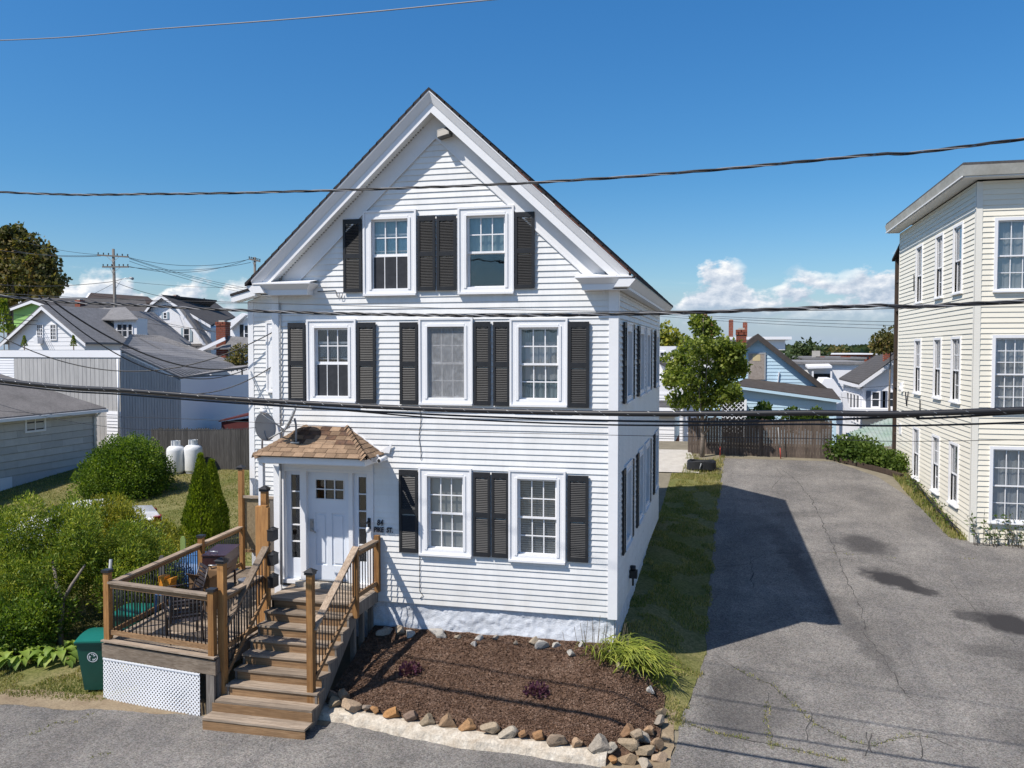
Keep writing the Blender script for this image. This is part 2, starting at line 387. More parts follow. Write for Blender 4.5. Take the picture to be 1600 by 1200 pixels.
def stonemat(name, stops):
    m = bpy.data.materials.new(name); m.use_nodes = True; n = NT(m.node_tree); n.n.clear()
    p = n.add('ShaderNodeBsdfPrincipled', {'Roughness': .9, 'Specular IOR Level': .15})
    oi = n.add('ShaderNodeObjectInfo'); tc = n.add('ShaderNodeTexCoord')
    c = n.ramp(oi.outputs['Random'], stops)
    f = n.maprange(n.noise(tc.outputs['Object'], 9., 6, .65, .6), .25, .75, .62, 1.35)
    c = n.mix(1., c, n.add('ShaderNodeCombineColor', {0: f, 1: f, 2: n.math('MULTIPLY', f, .97)}).outputs[0], 'MULTIPLY')
    n.set(p, 'Base Color', c)
    n.set(p, 'Normal', n.add('ShaderNodeBump', {'Strength': .6, 'Distance': .02, 'Height': n.noise(tc.outputs['Object'], 28., 5, .65)}))
    n.l.new(p.outputs[0], n.add('ShaderNodeOutputMaterial').inputs[0]); MATS[name] = m; return m
M_STONE = stonemat('field_stone', [(0, (.24, .19, .14)), (.2, (.36, .28, .19)), (.4, (.25, .15, .09)), (.52, (.38, .20, .085)), (.64, (.36, .33, .28)), (.8, (.20, .14, .11)), (1, (.36, .29, .21))])
M_STONEG = stonemat('pale_grey_stone', [(0, (.36, .34, .31)), (.4, (.44, .42, .40)), (.7, (.30, .25, .20)), (1, (.36, .30, .23))])
L_ARB = leafmat('arborvitae_leaf', [(0, (.028, .055, .008)), (.35, (.10, .165, .018)), (.65, (.25, .30, .035)), (1, (.48, .46, .06))], .28, 1.9)
L_ARBY = leafmat('yellow_arborvitae_leaf', [(0, (.035, .055, .008)), (.35, (.14, .17, .02)), (.65, (.31, .30, .035)), (1, (.50, .40, .06))], .28, 1.9)
L_BUSH = leafmat('round_bush_leaf', [(0, (.018, .042, .006)), (.4, (.07, .13, .016)), (.75, (.20, .28, .03)), (1, (.36, .40, .06))], .38, 1.3)
L_CONE = leafmat('cone_leaf', [(0, (.035, .062, .008)), (.4, (.14, .20, .018)), (.75, (.26, .32, .03)), (1, (.40, .42, .05))], .35, 2.)
L_MAPLE = leafmat('maple_leaf', [(0, (.035, .058, .012)), (.4, (.13, .18, .03)), (.72, (.29, .33, .07)), (1, (.50, .50, .18))], .45, .7)
L_OAK = leafmat('autumn_leaf', [(0, (.035, .042, .014)), (.4, (.10, .105, .032)), (.7, (.20, .16, .055)), (1, (.32, .20, .085))], .35, .35)
L_VINE = leafmat('vine_leaf', [(0, (.02, .04, .008)), (.5, (.07, .12, .02)), (1, (.20, .26, .06))], .35, .8)
L_HOSTA = leafmat('hosta_leaf', [(0, (.09, .16, .03)), (.5, (.24, .34, .06)), (1, (.42, .46, .12))], .35, 3.)
L_LILY = leafmat('daylily_leaf', [(0, (.10, .12, .025)), (.4, (.20, .25, .04)), (.8, (.38, .40, .07)), (1, (.50, .40, .14))], .35, 3.)
L_PURP = leafmat('purple_leaf', [(0, (.03, .01, .02)), (.6, (.085, .03, .055)), (1, (.15, .06, .09))], .3, 9.)
L_GRASS = leafmat('grass_blade', [(0, (.055, .085, .02)), (.25, (.13, .17, .035)), (.45, (.22, .23, .065)), (.68, (.36, .31, .125)), (1, (.50, .41, .22))], .3, .8)
L_FAR = leafmat('far_leaf', [(0, (.025, .045, .02)), (.5, (.055, .085, .03)), (1, (.11, .12, .045))], .2, .02)
M_BARK = mat('bark', (.20, .165, .13), .95, .1, var=.4, vscale=12, bump=.6, bscale=30)
M_BARKG = mat('grey_bark', (.26, .22, .185), .95, .1, var=.4, vscale=12, bump=.6, bscale=30)
def groundmats():
    # asphalt: worn aggregate, tonal drifts, oil stains, long wheel-wear bands
    m = bpy.data.materials.new('worn_asphalt'); m.use_nodes = True; n = NT(m.node_tree); n.n.clear()
    p = n.add('ShaderNodeBsdfPrincipled', {'Roughness': .9, 'Specular IOR Level': .15})
    tc = n.add('ShaderNodeTexCoord'); v = tc.outputs['Object']
    c = n.mix(n.maprange(n.noise(v, .55, 4, .6, .5), .32, .7), (.132, .123, .114), (.225, .209, .190))
    c = n.mix(n.math('MULTIPLY', n.maprange(n.noise(v, 2.6, 5, .65), .45, .75), .4), c, (.095, .094, .098))
    # wear running along the drive, then the loose look of exposed aggregate
    st = n.noise(n.add('ShaderNodeMapping', {'Vector': v, 'Scale': (1.5, .16, 1)}).outputs[0], 1.0, 4, .6, .6)
    c = n.mix(n.math('MULTIPLY', n.maprange(st, .50, .68), .38), c, (.105, .100, .098))
    vo = n.add('ShaderNodeTexVoronoi', {'Vector': v, 'Scale': 46., 'Randomness': 1.}); hv = n.add('ShaderNodeSeparateColor', {0: vo.outputs['Color']})
    g1 = n.maprange(hv.outputs[0], 0, 1, .60, 1.40)
    c = n.mix(1., c, n.add('ShaderNodeCombineColor', {0: n.math('MULTIPLY', g1, n.maprange(hv.outputs[1], 0, 1, .95, 1.05)), 1: g1, 2: n.math('MULTIPLY', g1, n.maprange(hv.outputs[2], 0, 1, .95, 1.05))}).outputs[0], 'MULTIPLY')
    sp = n.maprange(n.noise(v, 60., 2, .8), .25, .75, .7, 1.3)
    c = n.mix(1., c, n.add('ShaderNodeCombineColor', {0: sp, 1: sp, 2: sp}).outputs[0], 'MULTIPLY')
    wp = n.add('ShaderNodeVectorMath', {0: v, 1: n.add('ShaderNodeVectorMath', {0: n.noise(v, 1.6, 4, .6, out=1), 1: (.9, .9, 0)}, operation='MULTIPLY').outputs[0]}, operation='ADD').outputs[0]
    for (cx, cy, rx, ry, k, a) in STAINS:
        mp = n.add('ShaderNodeMapping', {'Vector': wp, 'Location': (-cx - .45, -cy - .45, 0)}); mp.vector_type = 'POINT'
        rt = n.add('ShaderNodeVectorRotate', {'Vector': mp.outputs[0], 'Angle': -a}, rotation_type='Z_AXIS')
        sc = n.add('ShaderNodeVectorMath', {0: rt.outputs[0], 1: (1 / rx, 1 / ry, 0)}, operation='MULTIPLY')
        ln = n.add('ShaderNodeVectorMath', {0: sc.outputs[0]}, operation='LENGTH')
        c = n.mix(n.math('MULTIPLY', n.maprange(ln.outputs['Value'], 1.1, .62), k), c, (.035, .033, .034))
    n.set(p, 'Base Color', c)
    n.set(p, 'Normal', n.add('ShaderNodeBump', {'Strength': .5, 'Distance': .012, 'Height': n.noise(v, 45., 3, .7)}))
    n.l.new(p.outputs[0], n.add('ShaderNodeOutputMaterial').inputs[0])
    # turf soil below the blades
    g = bpy.data.materials.new('turf_ground'); g.use_nodes = True; n = NT(g.node_tree); n.n.clear()
    p = n.add('ShaderNodeBsdfPrincipled', {'Roughness': .95, 'Specular IOR Level': .1})
    tc = n.add('ShaderNodeTexCoord'); v = tc.outputs['Object']
    c = n.mix(n.maprange(n.noise(v, .45, 5, .6, .4), .35, .68), (.17, .175, .055), (.33, .265, .14))
    c = n.mix(n.maprange(n.noise(v, 14., 3, .7), .3, .75), c, (.07, .085, .022))
    n.set(p, 'Base Color', c)
    n.set(p, 'Normal', n.add('ShaderNodeBump', {'Strength': .8, 'Distance': .03, 'Height': n.noise(v, 30., 3, .7)}))
    n.l.new(p.outputs[0], n.add('ShaderNodeOutputMaterial').inputs[0])
    # open town ground further off
    t = mat('terrain_ground', (.17, .155, .115), .95, .1, col2=(.22, .19, .14), vscale=.05, fine=.2, fscale=2.)
    d = mat('bare_soil', (.20, .15, .10), .95, .1, col2=(.30, .24, .16), vscale=2.5, fine=.25, fscale=25, bump=.8, bscale=25)
    u = mat('mulch_ground', (.115, .066, .042), .95, .1, col2=(.19, .122, .083), vscale=3., fine=.45, fscale=30, bump=1., bscale=30)
    return m, g, t, d, u
STAINS = [(5.9, 9.6, .75, 1.15, .7, .5), (6.15, 6.6, .5, 1.1, .97, .55), (6.7, 5.9, .3, .4, .8, .3), (8.05, 4.2, .6, .75, .97, .2), (7.4, 4.5, .35, .3, .7, 0), (6.9, -.6, .8, .7, .3, 0), (3.8, 8.4, .35, 3.2, .4, .12), (4.8, 3.2, .3, 3., .3, .2), (2.5, -.5, .9, 1.5, .45, 0), (9.4, 2.6, 1.3, .5, .5, -.3), (4.3, 12.5, 1.2, .5, .3, .2), (8.6, 1.6, 1.4, .5, .4, -.4), (7.3, 2.6, .9, .35, .3, -.2)]
M_ASPH, M_TURF, M_TERR, M_SOIL, M_MULCH = groundmats()
L_MCHIP = leafmat('mulch_chip', [(0, (.058, .032, .020)), (.5, (.130, .076, .050)), (.85, (.205, .132, .092)), (.97, (.34, .25, .185)), (1, (.55, .48, .40))], .0, 2.)
# ------------------------------------------------------------------ ground
def interp(x, pts):
    if x <= pts[0][0]: return pts[0][1]
    for (a, p), (b, q) in zip(pts, pts[1:]):
        if x <= b: return p + (q - p) * (x - a) / (b - a)
    return pts[-1][1]
def jig(x, k, a): return a * noise.noise((x * 1.3, k, .5)) + a * .6 * noise.noise((x * 4.1, k + 7, .5))
def sheet(name, mt, fn, nu, nv, off=.012, kind='structure', parent=None, zf=None):
    V = []
    for j in range(nv + 1):
        for i in range(nu + 1):
            x, y = fn(i / nu, j / nv); V.append((x, y, (zf or hgt)(x, y) + off))
    Fq = [(j * (nu + 1) + i, j * (nu + 1) + i + 1, (j + 1) * (nu + 1) + i + 1, (j + 1) * (nu + 1) + i) for j in range(nv) for i in range(nu)]
    o = npmesh(name, np.array(V), np.array(Fq), mt, parent, smooth=True)
    if kind: o['kind'] = kind
    return o
def axis(a, b, step, far):
    m = list(np.arange(a, b + .001, step)); s = step
    lo, hi = [], []
    x, d = a, step
    while x > -far: d *= 1.28; x -= d; lo.append(x)
    x, d = b, step
    while x < far: d *= 1.28; x += d; hi.append(x)
    return lo[::-1] + m + hi
ax = axis(-34, 14, .5, 7000); ay = axis(-12, 30, .5, 7000)
TV = np.array([(x, y, hgt(x, y)) for y in ay for x in ax]); nx = len(ax)
TF = np.array([(j * nx + i, j * nx + i + 1, (j + 1) * nx + i + 1, (j + 1) * nx + i) for j in range(len(ay) - 1) for i in range(nx - 1)])
o = npmesh('terrain', TV, TF, M_TERR, smooth=True); o['kind'] = 'structure'
DL = [(-3.4, 1.2), (-1.2, 1.36), (.4, 1.58), (1.55, 1.68), (6.2, 1.70), (14.1, 1.80), (20.8, 1.95)]
drive_l = lambda y: interp(y, DL) + jig(y, 1., .045) + jig(y * 4, 5., .03)
drive_r = lambda y: interp(y, [(-3.4, 26), (8.6, 26), (9.7, 14.), (10.1, 9.4), (10.6, 8.45), (14, 8.35), (18.4, 7.6), (20.9, 6.35)])
sheet('driveway', M_ASPH, lambda u, v: (lambda y: (drive_l(y) + (drive_r(y) - drive_l(y)) * u, y))(-3.4 + 24.35 * v), 60, 100, .022)
st_top = lambda x: interp(x, [(-60, -2.2), (-14, -2.75), (-11.4, -2.9), (-9.2, -2.72), (-6.9, -2.55), (-4.9, -2.5), (-2.4, -2.9), (.2, -3.08), (1.0, -2.9), (1.25, -3.2), (60, -3.4)]) + jig(x, 3., .06)
sheet('street', M_ASPH, lambda u, v: (lambda x: (x, -16 + (st_top(x) + 16) * v))(-60 + 120 * u), 240, 20, .016)
# turf
sheet('side_lawn', M_TURF, lambda u, v: (lambda y: ((-.0 if y > 0 else .35 + .5 * sstep(-y / 1.2)) + (drive_l(y) - (-.0 if y > 0 else .35 + .5 * sstep(-y / 1.2)) - .01) * u, y))(-1.75 + 19.6 * v), 10, 60, .02)
sheet('back_lawn', M_TURF, lambda u, v: (-34 + 26.5 * u, -.6 + 19 * v), 60, 50, .02)
sheet('front_lawn', M_TURF, lambda u, v: (lambda x: (x, st_top(x) + .05 + (-.6 - st_top(x) - .05) * v))(-34 + 25.2 * u), 60, 10, .02)
sheet('concrete_path', M_CONC, lambda u, v: (lambda y: (-3.2 + (4.25 - .12 * (y - 18)) * u, y))(17.9 + 4.6 * v), 6, 6, .045)
sheet('bare_edge', M_SOIL, lambda u, v: (lambda x: (x, st_top(x) - .28 + jig(x, 8., .12) + .62 * v))(-11.6 + 6.9 * u), 40, 4, .026)
sheet('bare_corner', M_SOIL, lambda u, v: (.2 + 1.05 * u + jig(v * 3, 2., .06), -3.2 + 2.1 * v), 8, 14, .024)
# grass blades: a tuft of thin tapering blades per point
def blades(name, pts, h0, h1, w, lean=.5):
    n = len(pts); P = np.array(pts)
    a = RNG.uniform(0, 2 * np.pi, n); hh = RNG.uniform(h0, h1, n); le = RNG.uniform(.1, lean, n) * hh
    b = RNG.uniform(0, 2 * np.pi, n); ww = w * RNG.uniform(.6, 1.4, n)
    dx, dy = np.cos(a) * ww, np.sin(a) * ww
    V = np.empty((n, 3, 3)); V[:, 0] = P; V[:, 1] = P; V[:, 2] = P
    V[:, 0, 0] -= dx; V[:, 0, 1] -= dy; V[:, 1, 0] += dx; V[:, 1, 1] += dy
    V[:, 2, 0] += np.cos(b) * le; V[:, 2, 1] += np.sin(b) * le; V[:, 2, 2] += hh
    o = npmesh(name, V.reshape(-1, 3), np.arange(3 * n).reshape(-1, 3), L_GRASS); o['kind'] = 'stuff'; return o
def scatter(n, x0, x1, y0, y1, ok, off=.015, zf=hgt):
    out = []
    xs = RNG.uniform(x0, x1, n); ys = RNG.uniform(y0, y1, n)
    for x, y in zip(xs, ys):
        if ok(x, y): out.append((x, y, zf(x, y) + off))
    return out
def patchy(x, y, s, t): return noise.noise((x * s, y * s, 1.7)) + .4 * noise.noise((x * s * 3, y * s * 3, 4.)) > t
blades('side_grass', scatter(52000, 0, 2.0, -1.8, 18, lambda x, y: x < drive_l(y) + .03 + .05 * random.random() and (y > 0 or x > .5 - .3 * y * 0 + .35 * sstep(-y)) and patchy(x, y, 1.3, -.10)), .03, .085, .010)
blades('back_grass', scatter(120000, -27, -7.2, -.6, 17, lambda x, y: patchy(x, y, .6, -.35) and not (x > -9.9 and y < 3.3)), .03, .075, .013)
blades('front_grass', scatter(24000, -14, -8.9, -2.95, -.3, lambda x, y: y > st_top(x) + .02 + .25 * random.random() * (noise.noise((x * 2, 3, 1)) + .6) and patchy(x, y, .8, -.12)), .02, .07, .011)
blades('path_edge_weeds', scatter(5000, .4, 2.1, 15.5, 21.4, lambda x, y: patchy(x, y, 1.5, .0) and x < drive_l(y) + .05), .04, .16, .012)
# asphalt cracks: filled seams and weedy seams
def seam(name, pts, w, seed=0., weeds=0):
    P = []
    for (a, b) in zip(pts, pts[1:]):
        k = max(2, int(math.dist(a, b) / .12))
        for i in range(k): P.append((a[0] + (b[0] - a[0]) * i / k, a[1] + (b[1] - a[1]) * i / k))
    P.append(pts[-1]); m = MB(); rows = []
    for i, (x, y) in enumerate(P):
        x += .09 * noise.noise((x * 2.2, y * 2.2, seed)) + .04 * noise.noise((x * 9, y * 9, seed)); y += .09 * noise.noise((x * 2.2, y * 2.2, seed + 5)) + .04 * noise.noise((x * 9, y * 9, seed + 5))
        q = P[min(i + 1, len(P) - 1)]; r = P[max(i - 1, 0)]; d = Vector((q[0] - r[0], q[1] - r[1], 0)); d = d.normalized() if d.length else Vector((1, 0, 0))
        ww = w * .5 * (.25 + 1.9 * abs(noise.noise((x * 5, y * 5, seed + 9)))); nn = Vector((-d.y, d.x, 0)) * ww
        z = hgt(x, y) + .027; rows.append(m.pts([(x + nn.x, y + nn.y, z), (x - nn.x, y - nn.y, z)]))
    for a, b in zip(rows, rows[1:]): m.fc.append((a, a + 1, b + 1, b))
    o = m.build(name, M_SEAM); o['kind'] = 'structure'
    if weeds:
        pp = []
        for _ in range(weeds):
            i = random.randrange(len(P)); x, y = P[i]
            if noise.noise((x * 1.2, y * 1.2, seed + 2)) > -.12: pp.append((x + random.gauss(0, .035), y + random.gauss(0, .035), hgt(x, y) + .02))
        if pp: blades('crack_weeds', pp, .015, .05, .010, 1.2)
M_SEAM = mat('dark_seam', (.08, .077, .075), .95, .1, var=.4, vscale=8)
def g2(px, py):
    z = .4
    for _ in range(40):
        r = _ray(px, py); t = (z - CAM[2]) / r[2]; x, y = CAM[0] + t * r[0], CAM[1] + t * r[1]; z = .6 * z + .4 * hgt(x, y)
    return (x, y)
for k, (pp, w, wd) in enumerate([
    ([(1222, 735), (1245, 752), (1270, 785), (1290, 830), (1305, 862), (1322, 905), (1345, 950), (1352, 985)], .028, 0),
    ([(1108, 888), (1165, 884), (1190, 868), (1225, 866), (1290, 864), (1330, 862)], .022, 0),
    ([(1172, 872), (1178, 920)], .02, 0),
    ([(1300, 865), (1380, 872), (1440, 876), (1520, 874)], .012, 60),
    ([(1122, 1030), (1160, 1052), (1210, 1075), (1245, 1105), (1275, 1135), (1330, 1160), (1365, 1166), (1420, 1150), (1460, 1155), (1500, 1172)], .02, 380),
    ([(1070, 1132), (1120, 1148), (1190, 1160), (1250, 1176), (1320, 1190)], .02, 380),
    ([(1200, 1085), (1198, 1130), (1205, 1168)], .014, 160),
    ([(1265, 1112), (1264, 1160)], .02, 0), ([(1353, 1145), (1353, 1185)], .022, 0), ([(1361, 1148), (1361, 1180)], .022, 0), ([(1440, 1148), (1442, 1190)], .02, 0),
    ([(1345, 985), (1390, 1045), (1420, 1090)], .02, 0), ([(1480, 900), (1510, 940), (1545, 980), (1590, 1010)], .016, 0), ([(1210, 730), (1222, 744), (1206, 765)], .016, 0),
    ([(0, 1152), (48, 1150), (85, 1132), (120, 1130), (150, 1113), (172, 1110)], .005, 120), ([(95, 1200), (128, 1188), (170, 1180)], .004, 30)]):
    seam('asphalt_crack', [g2(*p) for p in pp], w, seed=k * 3.7, weeds=wd)
# ------------------------------------------------------------------ planting bed
def bed_front(x): return interp(x, [(-5, -2.28), (-2.4, -2.68), (.1, -2.88), (.9, -2.7)])
def bed_z(x, y):
    f = bed_front(x); t = min(1, max(0, (y - f) / (-f)))
    z = .13 + .74 * t ** .85 + .035 * noise.noise((x * 1.4, y * 1.4, 6.)) + .02 * noise.noise((x * 6, y * 6, 2.))
    e = sstep((x - .1) / .95); return z * (1 - e) + (hgt(x, y) + .05) * e
sheet('mulch_bed', M_MULCH, lambda u, v: (lambda x: (x, bed_front(x) + (-.03 - bed_front(x)) * v if x < 0 else bed_front(x) + (-.03 - .75 * sstep(x / .9) - bed_front(x)) * v))(-4.93 + 5.95 * u), 120, 60, 0., zf=lambda x, y: hgt(x, y) - .12 if y < bed_front(x) + .002 else bed_z(x, y))
def chips(name, n):
    pts = scatter(n, -4.92, 1.0, -2.85, -.05, lambda x, y: y > bed_front(x) + .03 and y < (-.03 if x < 0 else -.03 - .7 * sstep(x / .9)), .008, bed_z)
    P = np.array(pts); m = len(P); a = RNG.uniform(0, 6.28, m); L = RNG.uniform(.005, .02, m); w = L * RNG.uniform(.18, .5, m)
    tl = RNG.uniform(-.5, .5, m) * L
    e1 = np.stack([np.cos(a) * L, np.sin(a) * L, tl], 1); e2 = np.stack([-np.sin(a) * w, np.cos(a) * w, RNG.uniform(-.4, .4, m) * L], 1)
    V = np.stack([P - e1 - e2, P + e1 - e2, P + e1 + e2, P - e1 + e2], 1).reshape(-1, 3)
    o = npmesh(name, V, np.arange(4 * m).reshape(-1, 4), L_MCHIP); o['kind'] = 'stuff'
chips('mulch_chips', 110000)
# a stone as an irregular faceted lump
def stone_mesh(seed, sx, sy, sz):
    bm = bmesh.new(); bmesh.ops.create_icosphere(bm, subdivisions=3, radius=1.)
    rr = random.Random(seed)
    pl = [(Vector((rr.gauss(0, 1), rr.gauss(0, 1), rr.gauss(0, 1))).normalized(), rr.uniform(.42, .74)) for _ in range(12)]
    for v in bm.verts:
        p = v.co.copy()
        for nrm, dd in pl:
            k = p.dot(nrm)
            if k > dd: p -= nrm * (k - dd)
        p += p.normalized() * .06 * noise.noise(p * 2.5 + Vector((seed, 0, 0)))
        v.co = (p.x * sx, p.y * sy, p.z * sz)
    me = bpy.data.meshes.new('stone'); bm.to_mesh(me); bm.free(); return me
STM = [stone_mesh(s, 1, .8, .72) for s in range(9)]
def stone(parent, x, y, z, w, rz, mt=M_STONE, flat=1.):
    me = STM[random.randrange(9)]
    o = link('stone', me, None, parent, (x, y, z))
    if not me.materials: me.materials.append(mt)
    if me.materials[0] != mt: o.material_slots[0].link = 'OBJECT'; o.material_slots[0].material = mt
    o.rotation_euler = (random.uniform(-.35, .35), random.uniform(-.35, .35), rz); s = w / 2; o.scale = (s, s * random.uniform(.8, 1.1), s * random.uniform(.8, 1.15) * flat)
    return o
wallt = thing('garden_edging', 'low row of loose field stones on a whitewashed kerb in front of the mulch bed', 'stone edging', (-2.4, -2.9, -.05))
m = MB(); K = 44; rows = []
for i in range(K + 1):
    x = -5.0 + 5.25 * i / K; f = bed_front(x); b = st_top(x); j1 = .05 * noise.noise((x * 3, 1, 1)); j2 = .05 * noise.noise((x * 4, 5, 1))
    rows.append(m.pts([(x, b - .10 + j1, hgt(x, b) - .03), (x, b - .02 + j2, .06 + j1 * .6), (x, f - .08 + j1, .12 + j2 * .5), (x, f + .1, .10), (x, f + .1, -.1)]))
for a, b in zip(rows, rows[1:]):
    for k in range(4): m.fc.append((a + k, b + k, b + k + 1, a + k + 1))
m.fc += [tuple(rows[0] + k for k in range(5)), tuple(rows[-1] + k for k in range(5))]
m.build('kerb', M_KERB, wallt)
x = -4.9
while x < .2:
    w = random.choice((.2, .26, .3, .36, .42)); x += w * .5
    stone(wallt, x, bed_front(x) - .02 + random.uniform(-.04, .04), .17 + random.uniform(0, .04), w * 1.08, random.uniform(-.4, .4)); x += w * .5 + random.uniform(-.05, .03)
for (x, y, z, w) in ((-4.86, -2.15, .22, .32), (-4.62, -2.2, .26, .34), (.30, -2.82, .12, .40), (.55, -2.66, .16, .46), (.76, -2.42, .18, .44), (.84, -2.72, .10, .42), (.62, -2.95, .04, .36), (.98, -2.45, .08, .38), (.36, -3.02, .04, .3), (.86, -2.98, .0, .34), (1.08, -2.75, .02, .32), (.18, -2.9, .1, .28), (1.12, -2.1, .06, .3), (.52, -2.42, .26, .36), (.70, -2.62, .32, .34), (.98, -1.75, .18, .30), (1.0, -1.4, .2, .26), (.86, -2.1, .16, .3)):
    stone(wallt, x, y, z, w * .95, random.uniform(-1, 1))
backst = thing('stone_row', 'scattered row of rough stones along the foot of the white foundation', 'stones', (-2.4, -.2, .85))
x = -4.75
while x < .1:
    w = random.choice((.12, .16, .2, .26, .34)); x += w * .6
    y = -.16 - random.uniform(0, .16); stone(backst, x, y, bed_z(x, y) + .03, w, random.uniform(-1, 1), M_STONEG); x += w * .5 + random.uniform(.05, .34)
for (x, y, w) in ((-3.55, -.2, .42), (-1.35, -.3, .36), (-2.7, -.42, .24), (-.75, -.55, .22), (.0, -.5, .26), (.2, -.75, .26), (.75, -.95, .3), (-4.6, -.3, .4), (-4.3, -.25, .34)):
    stone(backst, x, y, bed_z(x, y) + .04, w, random.uniform(-1, 1), M_STONEG)
# ------------------------------------------------------------------ siding and windows (shared by both houses)
def course_pieces(x0, x1, zb, zt, holes):
    """rectangles of one siding course left over round the window holes"""
    segs = [(x0, x1)]; out = []
    for (a, b, c, d) in sorted(holes):
        if d <= zb or c >= zt: continue
        ns = []
        for (p, q) in segs:
            if b <= p or a >= q: ns.append((p, q)); continue
            if a > p: ns.append((p, a))
            if b < q: ns.append((b, q))
            lo, hi = max(a, p), min(b, q)
            if c > zb: out.append((lo, hi, zb, min(c, zt)))
            if d < zt: out.append((lo, hi, max(d, zb), zt))
        segs = ns
    return out + [(p, q, zb, zt) for p, q in segs]
BUDGET = {}
def siding(root, f, x0, x1, z0, z1, pitch, holes, mt, clip=None, butt=.027, joints=True, stuff=False):
    """courses of lapped boards; every length of board is a part until the root has 300 of them"""
    over = BUDGET.setdefault(root.name, [0, MB()]); z = z0; PC = []
    while z < z1 - .01:
        zt = min(z + pitch, z1); a, b = x0, x1
        if clip: a, b = clip(z + .4 * pitch)
        if b - a > .05:
            for (p, q, c, d) in course_pieces(a, b, z, zt, holes):
                cuts = [p]
                if joints and q - p > 5.: cuts.append(p + (q - p) * random.uniform(.25, .75))
                cuts.append(q)
                for s, (u, v) in enumerate(zip(cuts, cuts[1:])):
                    vb = butt * (1 - .8 * (c - z) / pitch) + .0015 * (s % 2) + random.uniform(-.002, .002); vt = butt * (1 - .8 * (d - z) / pitch)
                    e = .012 if d >= zt - 1e-6 else 0
                    PC.append([(u, -.02, c), (v, -.02, c), (v, vb, c), (u, vb, c), (u, -.02, d + e), (v, -.02, d + e), (v, vt + .001, d + e), (u, vt + .001, d + e)])
        z = zt
    for P in PC:
        small = (P[1][0] - P[0][0]) * (P[4][2] - P[0][2]) < .035
        if stuff or small or over[0] >= 298: over[1].pts([f(*q) for q in P]); k = len(over[1].v) - 8; over[1].fc += [tuple(k + i for i in q) for q in BOXF]; over.append(mt)
        else: MB(f).hexa(P).build('clapboard', mt, root); over[0] += 1
def siding_rest(root):
    over = BUDGET[root.name]
    if over[1].v: o = over[1].build('clapboards', over[-1], root); o['kind'] = 'stuff'
def curtain_mesh(f, u0, u1, w0, w1, v, amp, waves):
    m = MB(f); n = 40; rows = []
    for i in range(n + 1):
        u = u0 + (u1 - u0) * i / n; d = amp * math.sin(waves * 6.283 * i / n + .6 * math.sin(i * .7))
        rows.append(m.pts([(u, v + d, w0), (u, v + d * 1.0, w1)]))
    for a, b in zip(rows, rows[1:]): m.fc.append((a, b, b + 1, a + 1))
    return m
